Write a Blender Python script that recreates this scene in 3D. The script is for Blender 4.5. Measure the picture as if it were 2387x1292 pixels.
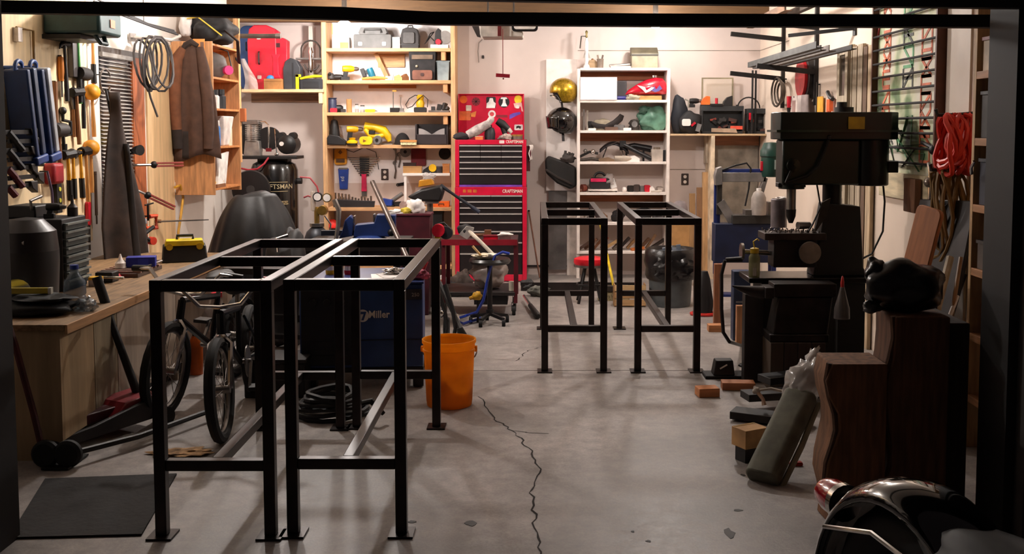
import bpy, bmesh, math, random
from mathutils import Vector, Matrix, Euler, noise
for o in list(bpy.data.objects): bpy.data.objects.remove(o)
SC = bpy.context.scene
COL = SC.collection
R = math.radians
rnd = random.Random(7)
# ---------------------------------------------------------------- camera
F, VX, HY, HC, PITCH = 2400.0, 1245.0, 300.0, 1.51, R(4.0)
PY0 = HY + F * math.tan(PITCH)
cam = bpy.data.cameras.new('camera'); camo = bpy.data.objects.new('camera', cam); COL.objects.link(camo)
camo.location = (0, 0, HC); camo.rotation_euler = (R(90) - PITCH, 0, 0)
cam.sensor_width = 36; cam.lens = F / 2387 * 36
cam.shift_x = -(VX - 1193.5) / 2387; cam.shift_y = -(646 - PY0) / 2387
cam.clip_start = .05; cam.clip_end = 100
SC.camera = camo
# ---------------------------------------------------------------- world and exposure
w = bpy.data.worlds.new('night'); SC.world = w; w.use_nodes = True
w.node_tree.nodes['Background'].inputs[0].default_value = (.55, .42, .42, 1)
w.node_tree.nodes['Background'].inputs[1].default_value = .010
vs = SC.view_settings
vs.view_transform = 'Standard'; vs.look = 'None'; vs.gamma = 1; vs.use_curve_mapping = False
vs.exposure = 2.02
BULB = 95.0      # radiance of the bare bulbs
# ---------------------------------------------------------------- pixel -> place
def P(px, py, Y=None, X=None, Z=None):
    u = (px - VX) / F; v = (py - PY0) / F
    c, s = math.cos(PITCH), math.sin(PITCH)
    d = Vector((u, c - v * s, -s - v * c))
    if Y is not None: t = Y / d.y
    elif X is not None: t = X / d.x
    else: t = (Z - HC) / d.z
    return Vector((0, 0, HC)) + d * t
def xp(px, Y, z=1.2):
    return (px - VX) / F * (Y * math.cos(PITCH) + (HC - z) * math.sin(PITCH))
def zp(py, Y): return P(VX, py, Y=Y).z
def S(px, z, Y): return Vector((xp(px, Y, z), Y, z))
def K(Y): return Y / F
# ---------------------------------------------------------------- room constants
YB, XL, XR, YF, ZC = 10.6, -3.02, 2.31, 3.62, 2.86
# ---------------------------------------------------------------- materials
def lin(h):
    h = h.lstrip('#'); c = [int(h[i:i + 2], 16) / 255 for i in (0, 2, 4)]
    return [x / 12.92 if x <= .04045 else ((x + .055) / 1.055) ** 2.4 for x in c]
MC = {}
def M(h, rough=.6, metal=0., var=.18, sc=9., bump=0., kind='noise', emit=0., alpha=1., trans=0., coat=0.):
    key = (h, rough, metal, var, sc, bump, kind, emit, alpha, trans, coat)
    if key in MC: return MC[key]
    m = bpy.data.materials.new('%s_%s' % (kind, h.lstrip('#'))); m.use_nodes = True; MC[key] = m
    nt = m.node_tree; N = nt.nodes; L = nt.links; b = N['Principled BSDF']
    c = lin(h)
    b.inputs['Roughness'].default_value = rough; b.inputs['Metallic'].default_value = metal
    b.inputs['Alpha'].default_value = alpha; b.inputs['Transmission Weight'].default_value = trans
    b.inputs['Coat Weight'].default_value = coat
    if emit:
        b.inputs['Emission Color'].default_value = (*c, 1); b.inputs['Emission Strength'].default_value = emit
    tc = N.new('ShaderNodeTexCoord'); mp = N.new('ShaderNodeMapping')
    L.new(tc.outputs['Object'], mp.inputs[0])
    nz = N.new('ShaderNodeTexNoise'); nz.inputs['Scale'].default_value = sc; nz.inputs['Detail'].default_value = 5
    if kind == 'woodx': mp.inputs['Scale'].default_value = (.8, 7, 7)
    elif kind == 'woodz': mp.inputs['Scale'].default_value = (7, 7, .8)
    elif kind == 'woody': mp.inputs['Scale'].default_value = (7, .8, 7)
    elif kind == 'brush': mp.inputs['Scale'].default_value = (12, 12, .6)
    L.new(mp.outputs[0], nz.inputs['Vector'])
    rp = N.new('ShaderNodeValToRGB')
    lo = [x * (1 - 2 * var) for x in c]; hi = [min(1, x * (1 + 1.3 * var)) for x in c]
    rp.color_ramp.elements[0].position = .32; rp.color_ramp.elements[1].position = .68
    rp.color_ramp.elements[0].color = (*[max(0, x) for x in lo], 1); rp.color_ramp.elements[1].color = (*hi, 1)
    L.new(nz.outputs['Fac'], rp.inputs[0]); L.new(rp.outputs[0], b.inputs['Base Color'])
    if bump:
        bp = N.new('ShaderNodeBump'); bp.inputs['Strength'].default_value = bump; bp.inputs['Distance'].default_value = .01
        L.new(nz.outputs['Fac'], bp.inputs['Height']); L.new(bp.outputs[0], b.inputs['Normal'])
    return m
def wood(h='d9a066', ax='x', var=.14, rough=.65): return M(h, rough, 0, var, 6., .1, 'wood' + ax)
BLACK = M('161212', .5); BLACKG = M('0c0a0a', .18, 0, .1, coat=.4); RUB = M('121010', .75)
STEEL = M('8f8a86', .35, .9, .15); CHROME = M('d8d4d0', .14, 1., .05); DSTEEL = M('2a2423', .36, .75, .2, 14)
IRON = M('1d1a19', .5, .4, .25, 12, .15); YEL = M('eab308', .45); RED = M('c4122b', .4); DRED = M('7d0f1e', .45)
WHT = M('efe6e0', .55, 0, .05); ORG = M('f07a14', .5); BLUE = M('1d3f9a', .45); GRY = M('6f6b69', .6)
DGRY = M('34302f', .6); CARD = M('b98a55', .85, 0, .1); PINK = M('e01f5a', .45); TEAL = M('13708a', .45)
CLEAR = M('f2f0ee', .12, 0, .03, trans=.0, alpha=.32); LEAT = M('4a2f22', .8, 0, .25, 14, .2)
def thin(h, mixf=.55):
    """thin moulded plastic that lets light through"""
    m = M(h, .45, 0, .15, 5, 0., 'thinplastic'); nt = m.node_tree; N = nt.nodes; L = nt.links
    tr = N.new('ShaderNodeBsdfTranslucent'); mx = N.new('ShaderNodeMixShader'); mx.inputs[0].default_value = mixf
    rp = [q for q in N if q.type == 'VALTORGB'][0]; L.new(rp.outputs[0], tr.inputs['Color'])
    L.new(N['Principled BSDF'].outputs[0], mx.inputs[1]); L.new(tr.outputs[0], mx.inputs[2]); L.new(mx.outputs[0], N['Material Output'].inputs['Surface'])
    return m
# ---------------------------------------------------------------- mesh builder
class MB:
    def __init__(s, k=1.): s.v = []; s.f = []; s.k = k; s.soft = False; s.m = Matrix.Identity(4)
    def x(s, loc=(0, 0, 0), rot=(0, 0, 0)):
        s.m = Matrix.Translation(loc) @ Euler([R(a) for a in rot]).to_matrix().to_4x4(); return s
    def add(s, vs, fs):
        n = len(s.v); s.v += [tuple((s.m @ Vector(p)) * s.k) for p in vs]; s.f += [tuple(i + n for i in q) for q in fs]; return s
    def box(s, x0, x1, y0, y1, z0, z1):
        return s.add([(x, y, z) for z in (z0, z1) for y in (y0, y1) for x in (x0, x1)],
                     [(0, 2, 3, 1), (4, 5, 7, 6), (0, 1, 5, 4), (2, 6, 7, 3), (0, 4, 6, 2), (1, 3, 7, 5)])
    def bc(s, c, d, rot=(0, 0, 0)):
        o = s.m; s.m = o @ Matrix.Translation(c) @ Euler([R(a) for a in rot]).to_matrix().to_4x4()
        s.box(-d[0] / 2, d[0] / 2, -d[1] / 2, d[1] / 2, -d[2] / 2, d[2] / 2); s.m = o; return s
    def taper(s, x0, x1, y0, y1, z0, X0, X1, Y0, Y1, z1):
        return s.add([(x0, y0, z0), (x1, y0, z0), (x0, y1, z0), (x1, y1, z0), (X0, Y0, z1), (X1, Y0, z1), (X0, Y1, z1), (X1, Y1, z1)],
                     [(0, 2, 3, 1), (4, 5, 7, 6), (0, 1, 5, 4), (2, 6, 7, 3), (0, 4, 6, 2), (1, 3, 7, 5)])
    def rings(s, rs, closed=False, caps=True):
        n = len(rs[0]); vs = [p for r in rs for p in r]; fs = []
        m = len(rs)
        for i in range(m if closed else m - 1):
            a = i * n; b = ((i + 1) % m) * n
            for j in range(n): fs.append((a + j, a + (j + 1) % n, b + (j + 1) % n, b + j))
        if caps and not closed: fs += [tuple(range(n))[::-1], tuple((m - 1) * n + j for j in range(n))]
        return s.add(vs, fs)
    def tube(s, pts, r, n=8, closed=False, flat=1.):
        pts = [Vector(p) for p in pts]; m = len(pts)
        rr = r if isinstance(r, (list, tuple)) else [r] * m
        T = []
        for i in range(m):
            a = pts[(i - 1) % m] if (closed or i) else pts[0]; b = pts[(i + 1) % m] if (closed or i < m - 1) else pts[-1]
            d = b - a; T.append(d.normalized() if d.length > 1e-9 else Vector((0, 0, 1)))
        up = Vector((0, 0, 1)) if abs(T[0].z) < .9 else Vector((1, 0, 0))
        nn = (up - T[0] * up.dot(T[0])).normalized(); rs = []
        for i in range(m):
            nn = nn - T[i] * nn.dot(T[i])
            nn = nn.normalized() if nn.length > 1e-6 else T[i].orthogonal().normalized()
            bb = T[i].cross(nn)
            rs.append([pts[i] + (nn * math.cos(2 * math.pi * j / n) * flat + bb * math.sin(2 * math.pi * j / n)) * rr[i] for j in range(n)])
        return s.rings(rs, closed)
    def cyl(s, p0, p1, r0, r1=None, n=14): return s.tube([p0, p1], [r0, r0 if r1 is None else r1], n)
    def bar(s, p0, p1, w, h=None):
        h = h or w; a = Vector(p0); b = Vector(p1); d = (b - a).normalized()
        up = Vector((0, 0, 1)) if abs(d.z) < .95 else Vector((0, 1, 0))
        sx = d.cross(up).normalized() * w / 2; sz = sx.cross(d).normalized() * h / 2
        return s.rings([[q - sx - sz, q + sx - sz, q + sx + sz, q - sx + sz] for q in (a, b)])
    def lathe(s, prof, c=(0, 0, 0), n=18, ax='z'):
        c = Vector(c); rs = []
        for r, z in prof:
            ring = []
            for j in range(n):
                a = 2 * math.pi * j / n; q = (r * math.cos(a), r * math.sin(a), z)
                if ax == 'y': q = (q[0], q[2], q[1])
                if ax == 'x': q = (q[2], q[0], q[1])
                ring.append(c + Vector(q))
            rs.append(ring)
        return s.rings(rs)
    def ball(s, c, r, n=14, z0=-1., z1=1.):
        if not isinstance(r, (list, tuple)): r = (r, r, r)
        prof = []; m = max(6, n // 2)
        a0 = math.asin(max(-1, z0)); a1 = math.asin(min(1, z1))
        rs = []
        for i in range(m + 1):
            a = a0 + (a1 - a0) * i / m; q = max(math.cos(a), .002)
            rs.append([(c[0] + r[0] * q * math.cos(2 * math.pi * j / n), c[1] + r[1] * q * math.sin(2 * math.pi * j / n), c[2] + r[2] * math.sin(a)) for j in range(n)])
        return s.rings(rs)
    def blob(s, c, r, amp=.18, seed=0, n=18, fr=1.6, flatb=True):
        s.soft = True; n += 6; n0 = len(s.v); k = s.k; s.k = 1.; mm = s.m; s.m = Matrix.Identity(4); s.ball((0, 0, 0), 1., n); s.k = k; s.m = mm
        vv = s.v[n0:]; del s.v[n0:]
        for q in vv:
            q = Vector(q); d = 1 + amp * noise.noise(q * fr + Vector((seed * 3.7, seed * 1.3, 0))) * 2
            p = Vector((c[0] + q.x * r[0] * d, c[1] + q.y * r[1] * d, c[2] + q.z * r[2] * d))
            if flatb and p.z < c[2] - r[2] * .92: p.z = c[2] - r[2] * .92
            s.v.append(tuple((s.m @ p) * s.k))
        return s
    def prism(s, poly, a, b, ax='y'):
        n = len(poly)
        def q(p, t): return {'y': (p[0], t, p[1]), 'x': (t, p[0], p[1]), 'z': (p[0], p[1], t)}[ax]
        area = sum(poly[i][0] * poly[(i + 1) % n][1] - poly[(i + 1) % n][0] * poly[i][1] for i in range(n))
        if area < 0: poly = poly[::-1]
        return s.rings([[q(p, a) for p in poly], [q(p, b) for p in poly]])
    def grid(s, fn, nu, nv, th=0.):
        s.soft = True; vs = [fn(i / nu, j / nv) for j in range(nv + 1) for i in range(nu + 1)]
        fs = [(j * (nu + 1) + i, j * (nu + 1) + i + 1, (j + 1) * (nu + 1) + i + 1, (j + 1) * (nu + 1) + i) for j in range(nv) for i in range(nu)]
        return s.add(vs, fs)
def rpoly(w, h, r, n=4, cx=0, cz=0):
    out = []
    for qx, qz, a0 in ((1, 1, 0), (-1, 1, 90), (-1, -1, 180), (1, -1, 270)):
        for i in range(n + 1):
            a = R(a0 + 90 * i / n); out.append((cx + qx * (w / 2 - r) + r * math.cos(a), cz + qz * (h / 2 - r) + r * math.sin(a)))
    return out
def arc(c, r, a0, a1, n, pl='xz', off=0):
    o = []
    for i in range(n + 1):
        a = R(a0 + (a1 - a0) * i / n); u, v = c[0] + r * math.cos(a), c[1] + r * math.sin(a)
        o.append((u, off, v) if pl == 'xz' else ((off, u, v) if pl == 'yz' else (u, v, off)))
    return o
def mesh_of(name, mb, mat, sharp=38):
    me = bpy.data.meshes.new(name); me.from_pydata(mb.v, [], mb.f)
    bm = bmesh.new(); bm.from_mesh(me); bmesh.ops.recalc_face_normals(bm, faces=bm.faces); bm.to_mesh(me); bm.free()
    for p in me.polygons: p.use_smooth = True
    me.set_sharp_from_angle(angle=R(80 if mb.soft else sharp))
    me.materials.append(mat); return me
def link(name, me, parent=None, bev=0, solid=0):
    o = bpy.data.objects.new(name, me); COL.objects.link(o)
    if parent: o.parent = parent
    if solid:
        q = o.modifiers.new('thickness', 'SOLIDIFY'); q.thickness = solid; q.offset = 0
    if bev:
        q = o.modifiers.new('edges', 'BEVEL'); q.width = bev; q.segments = 2; q.limit_method = 'ANGLE'; q.angle_limit = R(40)
    return o
def tag(o, label, cat, group=None):
    o['label'] = label; o['category'] = cat
    if group: o['group'] = group
    return o
def thing(name, label, cat, loc=(0, 0, 0), rz=0, rx=0, ry=0, group=None):
    o = bpy.data.objects.new(name, None); COL.objects.link(o); o.empty_display_size = .05
    o.location = loc; o.rotation_euler = (R(rx), R(ry), R(rz)); return tag(o, label, cat, group)
def part(T, name, mb, mat, bev=0, solid=0, label=None):
    o = link(name, mesh_of(name, mb, mat), T, bev, solid)
    if label: o['label'] = label
    return o
def solo(name, label, cat, mb, mat, loc=(0, 0, 0), rz=0, rx=0, ry=0, group=None, bev=0, solid=0):
    o = link(name, mesh_of(name, mb, mat), None, bev, solid); o.location = loc; o.rotation_euler = (R(rx), R(ry), R(rz))
    return tag(o, label, cat, group)
def struct(name, mb, mat, parent=None, bev=0):
    o = link(name, mesh_of(name, mb, mat), parent, bev)
    if not parent: o['kind'] = 'structure'
    return o
def dup(o, parent=None):
    c = o.copy(); COL.objects.link(c); c.parent = parent
    for ch in list(o.children): dup(ch, c)
    return c
def text(T, name, body, size, mat, loc, rot=(90, 0, 0), ext=.001, sx=1., bold=0.):
    cu = bpy.data.curves.new('t', 'FONT'); cu.body = body; cu.size = size; cu.extrude = ext; cu.align_x = 'CENTER'; cu.align_y = 'CENTER'; cu.offset = bold
    cu.resolution_u = 2
    to = bpy.data.objects.new('t', cu); COL.objects.link(to)
    bpy.context.view_layer.update()
    me = bpy.data.meshes.new_from_object(to.evaluated_get(bpy.context.evaluated_depsgraph_get()))
    bpy.data.objects.remove(to); me.name = name; me.materials.clear(); me.materials.append(mat)
    o = link(name, me, T); o.location = loc; o.rotation_euler = [R(a) for a in rot]; o.scale = (sx, 1, 1); return o
# ================================================================ the room
def floor_mat():
    m = M('9a928d', .5, 0, .17, 1.6, .0, 'concrete'); nt = m.node_tree; N = nt.nodes; L = nt.links; b = N['Principled BSDF']
    n2 = N.new('ShaderNodeTexNoise'); n2.inputs['Scale'].default_value = 14; n2.inputs['Detail'].default_value = 8; n2.inputs['Roughness'].default_value = .7
    n3 = N.new('ShaderNodeTexNoise'); n3.inputs['Scale'].default_value = 90; n3.inputs['Detail'].default_value = 4
    tc = [n for n in N if n.type == 'TEX_COORD'][0]
    L.new(tc.outputs['Object'], n2.inputs['Vector']); L.new(tc.outputs['Object'], n3.inputs['Vector'])
    rp = [n for n in N if n.type == 'VALTORGB'][0]
    mx = N.new('ShaderNodeMixRGB'); mx.blend_type = 'OVERLAY'; mx.inputs[0].default_value = .75
    L.new(rp.outputs[0], mx.inputs[1]); L.new(n2.outputs['Fac'], mx.inputs[2])
    mx2 = N.new('ShaderNodeMixRGB'); mx2.blend_type = 'OVERLAY'; mx2.inputs[0].default_value = .3
    L.new(mx.outputs[0], mx2.inputs[1]); L.new(n3.outputs['Fac'], mx2.inputs[2]); L.new(mx2.outputs[0], b.inputs['Base Color'])
    mr = N.new('ShaderNodeMapRange'); mr.inputs[3].default_value = .34; mr.inputs[4].default_value = .62
    L.new(n2.outputs['Fac'], mr.inputs[0]); L.new(mr.outputs[0], b.inputs['Roughness'])
    bp = N.new('ShaderNodeBump'); bp.inputs['Strength'].default_value = .12; bp.inputs['Distance'].default_value = .004
    L.new(n3.outputs['Fac'], bp.inputs['Height']); L.new(bp.outputs[0], b.inputs['Normal'])
    return m
floor = struct('floor', MB().box(-6, 6, -4, YB + .3, -.12, 0), floor_mat())
WALLB = M('d6c6be', .8, 0, .04, 2.5); WALLR = M('dccab9', .8, 0, .03, 2.); WALLL = M('e6ddd4', .8, 0, .03, 3.)
wall_back = struct('wall_back', MB().box(XL - .15, XR + .15, YB, YB + .15, 0, ZC), WALLB)
wall_left = struct('wall_left', MB().box(XL - .15, XL, YF, YB + .15, 0, ZC), WALLL)
wall_right = struct('wall_right', MB().box(XR, XR + .15, YF, YB + .15, 0, ZC), WALLR)
struct('ceiling', MB().box(XL - .15, XR + .15, YF, YB + .15, ZC, ZC + .12), M('d9cfc4', .85, 0, .05))
SEAM = M('8f8073', .9)
# wall board seams
struct('panel_seam', MB().box(xp(1346, YB), XR, YB - .004, YB, zp(118, YB) - .003, zp(118, YB) + .003), SEAM, wall_back)
struct('panel_seam', MB().box(XR - .004, XR, YB - 1.2, YB - .004, zp(118, YB) - .003, zp(118, YB) + .003), SEAM, wall_right)
struct('panel_seam', MB().box(xp(1562, YB) , XR, YB - .004, YB, zp(395, YB) - .003, zp(395, YB) + .003), SEAM, wall_back)
# front: door opening seen from outside
DK = M('1a1313', .7); FRM = M('0f0a0a', .7)
JX0, JX1 = xp(4, YF + .1, 1.9), xp(2308, YF + .1, 1.9)
struct('wall_front_left', MB().box(-6, JX0 - .02, YF - .16, YF, 0, 3.2), DK)
struct('wall_front_right', MB().box(JX1 + .16, 6, YF - .16, YF, 0, 3.2), DK)
struct('wall_front_top', MB().box(-6, 6, YF - .16, YF, 2.16, 3.4), DK)
struct('trim_8', MB().box(XL, XR, 10.22, 10.32, 2.56, ZC), wood('5e4223', 'x', .08), None, .004)
struct('trim_1', MB().box(JX0 - .06, JX0, YF - .2, YF + .1, 0, 2.2), FRM)
struct('trim_2', MB().box(JX1, JX1 + .035, YF - .12, YF + .1, 0, 2.2), FRM)
struct('trim_3', MB().box(JX1 + .035, JX1 + .042, YF - .19, YF + .02, 0, 2.2), M('3a3533', .6))
struct('trim_4', MB().box(JX1 + .042, JX1 + .066, YF - .14, YF, 0, 2.2), FRM)
struct('trim_5', MB().box(JX1 + .066, JX1 + .105, YF - .2, YF, 0, 2.2), M('332e2c', .6))
struct('trim_6', MB().box(JX1 + .105, JX1 + .16, YF - .16, YF, 0, 2.2), DK)
struct('trim_7', MB().box(JX0 - .085, JX0 - .06, YF - .21, YF, 0, 2.2), M('332e2c', .6))
# raised door: dark lip, timber underside, dark bottom rail that sags towards one side
YR = YF + .46
pts = [(-200, 27), (0, 31), (420, 38), (800, 47), (1010, 58), (1500, 62), (2310, 65), (2600, 66)]
low = [(xp(a, YR, 1.9), zp(b, YR)) for a, b in pts]
hi = [(xp(a, YR, 1.9), zp(b - 29, YR)) for a, b in pts]
lip = [(xp(a, YF - .1, 1.9), zp(b, YF - .1)) for a, b in ((-200, -14), (0, -12), (420, -8), (800, -3), (1010, 2), (1500, 12), (2310, 22), (2600, 23))]
door = thing('raised_garage_door', 'dark raised garage door with a hanging bottom rail across the opening', 'garage door', (0, YR, 1.9))
mb = MB(); n = len(pts); YL = YF - .1 - YR
for i in range(n - 1):
    a, b, c, d = low[i], low[i + 1], hi[i + 1], hi[i]
    mb.add([(p[0], y, p[1] - 1.9) for y in (-.03, .03) for p in (a, b, c, d)],
           [(0, 1, 2, 3), (7, 6, 5, 4), (0, 4, 5, 1), (3, 2, 6, 7), (1, 5, 6, 2), (0, 3, 7, 4)])
part(door, 'bottom_rail', mb, M('151010', .6))
for sx in (low[0][0] + .3, low[-1][0] - .3): part(door, 'side_arm', MB().bar((sx, 0, .1), (sx, YL, .2), .04), M('151010', .6))
mb = MB()
for i in range(n - 1):
    a, b = lip[i], lip[i + 1]
    mb.add([(a[0], YL - .05, a[1] - 1.9), (b[0], YL - .05, b[1] - 1.9), (b[0], YL - .05, .5), (a[0], YL - .05, .5),
            (a[0], YL - .002, a[1] - 1.9), (b[0], YL - .002, b[1] - 1.9), (b[0], YL - .002, .5), (a[0], YL - .002, .5)],
           [(0, 1, 2, 3), (7, 6, 5, 4), (0, 4, 5, 1), (3, 2, 6, 7), (1, 5, 6, 2), (0, 3, 7, 4)])
part(door, 'outer_lip', mb, M('120d0d', .6))
# crack and joints in the slab
def crack(name, pix, w0, seed=1):
    r = random.Random(seed); pts = []
    for (a, b) in zip(pix, pix[1:]):
        for i in range(7):
            t = i / 7; p = P(a[0] + (b[0] - a[0]) * t, a[1] + (b[1] - a[1]) * t, Z=0)
            p.x += r.uniform(-.012, .012); pts.append(p)
    mb = MB(); vs = []; fs = []
    for i, p in enumerate(pts):
        ww = w0 * r.uniform(.4, 1.3)
        vs += [(p.x - ww, p.y, .0012), (p.x + ww, p.y + .004, .0012)]
        if i: fs.append((2 * i - 2, 2 * i - 1, 2 * i + 1, 2 * i))
    struct(name, mb.add(vs, fs), M('2b2422', .95), floor)
crack('floor_crack', [(1118, 925), (1150, 975), (1195, 1005), (1232, 1045), (1262, 1095), (1240, 1150), (1246, 1220), (1258, 1300), (1262, 1360)], .0038)
crack('floor_crack', [(1265, 808), (1228, 820), (1198, 846)], .004, 3)
crack('floor_crack', [(1195, 1005), (1235, 1010), (1290, 1012)], .0012, 5)
y = P(1200, 864, Z=0).y
struct('slab_joint', MB().box(xp(1100, y, 0), xp(1640, y, 0), y - .005, y + .005, -.002, .0009), M('564d49', .95), floor)
# stains dropped on the slab
for i, (px, py, a, b) in enumerate(((1097, 1220, .022, .03), (960, 1217, .02, .012), (1700, 1243, .02, .05), (1512, 1262, .01, .01), (1732, 1108, .012, .014), (1475, 1240, .006, .008), (1720, 1190, .02, .012))):
    p = P(px, py, Z=0); r = random.Random(i)
    poly = [(a * math.cos(t * .628) * r.uniform(.6, 1.2), b * math.sin(t * .628) * r.uniform(.6, 1.2)) for t in range(10)]
    o = struct('oil_spot', MB().prism(poly, .0002, .0014, 'z'), M('1b1615', .6), floor); o.location = p
# ceiling lamps: bare globe bulbs, two in view and two added unseen
def bulb(px, py, Y, r, label, zc=None, st=BULB):
    p = P(px, py, Y=Y) if zc is None else Vector((px, Y, zc))
    T = thing('ceiling_bulb', label, 'lamp', (p.x, p.y, ZC))
    z = p.z - ZC
    part(T, 'lamp_base', MB().cyl((0, 0, 0), (0, 0, -.03), .06, .055, 18), M('4a4038', .6))
    part(T, 'lamp_socket', MB().cyl((0, 0, -.03), (0, 0, z + r * .9), .022, .026, 12), M('4a4038', .6))
    part(T, 'bulb', MB().ball((0, 0, z), r, 16), M('fff8f3', .5, 0, 0, emit=st), label='glowing globe bulb')
bulb(803, 66, 9.55, .075, 'glowing bare bulb in front of the shelf with the power tools', st=BULB * .98)
bulb(1528, 51, 9.75, .065, 'glowing bare bulb above the white parts shelf', st=BULB * .68)
bulb(-1.95, 0, 7.1, .055, 'added unseen bulb brightening the left wall near the leather apron', zc=2.56, st=BULB * 2.5)  # added fill bulb, hidden above the door rail, brightens the left wall
bulb(1.1, 0, 7.7, .055, 'added unseen bulb brightening the right wall near the drill press', zc=2.56, st=BULB * 1.9)  # added out of view to match the left one, lifts the right wall
# ================================================================ welded steel table frames
FR = M('2a2220', .34, .55, .22, 10)
def frame(label, xl, yf, w=.445, d=1.42, h=.96, t=.042):
    T = thing('steel_table_frame', label, 'table frame', (xl, yf, 0), group='welded steel table frames')
    def leg(x, y):
        part(T, 'leg', MB().box(x - t / 2, x + t / 2, y - t / 2, y + t / 2, .008, h - t), FR, .003)
        part(T, 'foot_plate', MB().box(x - .046, x + .046, y - .05, y + .05, 0, .008), FR)
    for x in (t / 2, w - t / 2):
        for y in (t / 2, d - t / 2): leg(x, y)
    for y in (0, d - t): part(T, 'top_rail', MB().box(t, w - t, y, y + t, h - t, h), FR, .003)
    for x in (0, w - t): part(T, 'top_rail', MB().box(x, x + t, 0, d, h - t, h), FR, .003)
    for y in (.5, ): part(T, 'cross_bar', MB().box(t, w - t, d * y, d * y + .04, h - .045, h - .004), FR, .003)
    for y in (.005, d - t + .005): part(T, 'stretcher', MB().box(t, w - t, y, y + .04, .25, .29), FR, .003)
    part(T, 'floor_bar', MB().box(w / 2 - .02, w / 2 + .02, .045, d - .045, .25, .29), FR, .003)
    return T
a = P(345, 1262, Z=0); b = P(660, 1262, Z=0)
frame('black steel table frame standing partly on the rubber mat, beside its twin', P(371, 1245, Z=0).x, P(352, 1255, Z=0).y)
frame('black steel table frame whose rear leg stands against the orange bucket', P(672, 1245, Z=0).x, P(672, 1250, Z=0).y)
yf = P(1300, 868, Z=0).y
frame('black steel table frame standing before the pilaster with the helmets', P(1262, 868, Z=0).x, yf, .408)
frame('black steel table frame standing in front of the lidless rubbish can', P(1479, 868, Z=0).x, yf, .408)
# ================================================================ makers of recurring kinds (local frame: x right, y into wall, z up)
def drill(T, k, body, L=40, dark=BLACK, chuck=STEEL):
    part(T, 'motor_housing', MB(k).lathe([(.5, -14), (7, -13), (8, -6), (8, 6), (6, 13), (.5, 14)], (0, 0, L * .62), 14, 'x'), body)
    part(T, 'chuck', MB(k).lathe([(5, 13), (5, 20), (3, 25), (1, 25)], (0, 0, L * .62), 12, 'x'), chuck)
    part(T, 'handle', MB(k).prism([(-10, L * .55), (1, L * .55), (-3, 8), (-13, 8)], -4, 4), dark, .002)
    part(T, 'battery', MB(k).box(-18, 2, -7, 7, 0, 9), dark, .003)
def canister(T, k, w, h, body, cap=None, ch=0):
    part(T, 'body', MB(k).lathe([(.1, 0), (w / 2, 0), (w / 2, h * .9), (w / 2 * .8, h), (.1, h)]), body)
    if cap: part(T, 'cap', MB(k).lathe([(.1, h), (w * .3, h), (w * .3, h + ch), (.1, h + ch)]), cap)
def hammer(label, loc, L, rz, tilt, hm, head='claw', headm=None, cat='hammer', group=None, hr=.016, grip=None):
    """hangs on a wall by its head; origin at the head, handle hangs down"""
    T = thing('mallet' if head == 'mallet' else 'hammer', label, cat, loc, rz, 0, tilt, group)
    part(T, 'handle', MB().tube([(0, 0, .02), (0, 0, -L * .3), (0, 0, -L * .75), (0, 0, -L)], [hr * .8, hr * .75, hr * 1.1, hr], 8), hm)
    if grip: part(T, 'grip', MB().tube([(0, 0, -L * .55), (0, 0, -L * .98)], hr * 1.35, 8), grip)
    if head == 'mallet': part(T, 'head', MB().lathe([(.001, -.07), (.042, -.068), (.046, 0), (.042, .068), (.001, .07)], (0, 0, 0), 16, 'x'), headm)
    elif head == 'ball': part(T, 'head', MB().ball((0, 0, 0), (.06, .055, .055), 16), headm)
    elif head == 'sledge': part(T, 'head', MB().lathe([(.001, -.075), (.03, -.075), (.034, -.05), (.026, 0), (.034, .05), (.03, .075), (.001, .075)], (0, 0, 0), 8, 'x'), headm)
    else:
        part(T, 'head', MB().tube([(-.07, 0, -.03), (-.05, 0, -.005), (-.02, 0, .005), (.03, 0, 0), (.06, 0, 0)], [.004, .01, .016, .014, .017], 8), headm or IRON)
    return T
def caster(T, x, y, r, mat=RUB, h=None):
    c = part(T, 'caster', MB().lathe([(.001, -r * .35), (r, -r * .35), (r, r * .35), (.001, r * .35)], (x, y, r), 14, 'x'), mat)
    hh = h or 2.5 * r
    part(T, 'caster_fork', MB().box(x - r * .5, x - r * .38, y - r * .4, y + r * .4, r * .8, hh).box(x + r * .38, x + r * .5, y - r * .4, y + r * .4, r * .8, hh).box(x - r * .5, x + r * .5, y - r * .5, y + r * .5, hh - .004, hh), STEEL)
    return c
def scraps(name, labels, cat, place, mats, seed, group):
    """small loose pieces lying on a shelf, one object each"""
    r = random.Random(seed)
    for i, (px, z, Y, a, b, c, rz) in enumerate(place):
        k = K(Y); lab = labels[i % len(labels)] if isinstance(labels, (list, tuple)) else labels
        q = r.random(); m = MB(k)
        if q < .4: m.prism(rpoly(a, c, min(a, c) * .25, 2, 0, c / 2), -b / 2, b / 2)
        elif q < .7: m.lathe([(.1, -a / 2), (c / 2, -a / 2), (c / 2, a * .2), (c * .3, a / 2), (.1, a / 2)], (0, 0, c / 2), 10, 'x')
        else: m.prism([(-a / 2, 0), (a / 2, 0), (a / 2, c * .5), (a * .1, c), (-a / 2, c * .7)], -b / 2, b / 2)
        solo(name, lab, cat, m, mats[i % len(mats)], S(px, z, Y), rz, group=group)
def outlet(label, loc, rz=0, mat=None):
    T = thing('wall_outlet', label, 'outlet', loc, rz)
    part(T, 'cover_plate', MB().prism(rpoly(.075, .118, .006, 2), -.008, 0), mat or M('3a2a24', .5))
    for dz in (.027, -.027): part(T, 'socket', MB().lathe([(.001, -.0125), (.017, -.0125), (.017, -.006), (.001, -.006)], (0, 0, dz), 14, 'y'), M('e8ddd2', .5))
    return T
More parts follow.
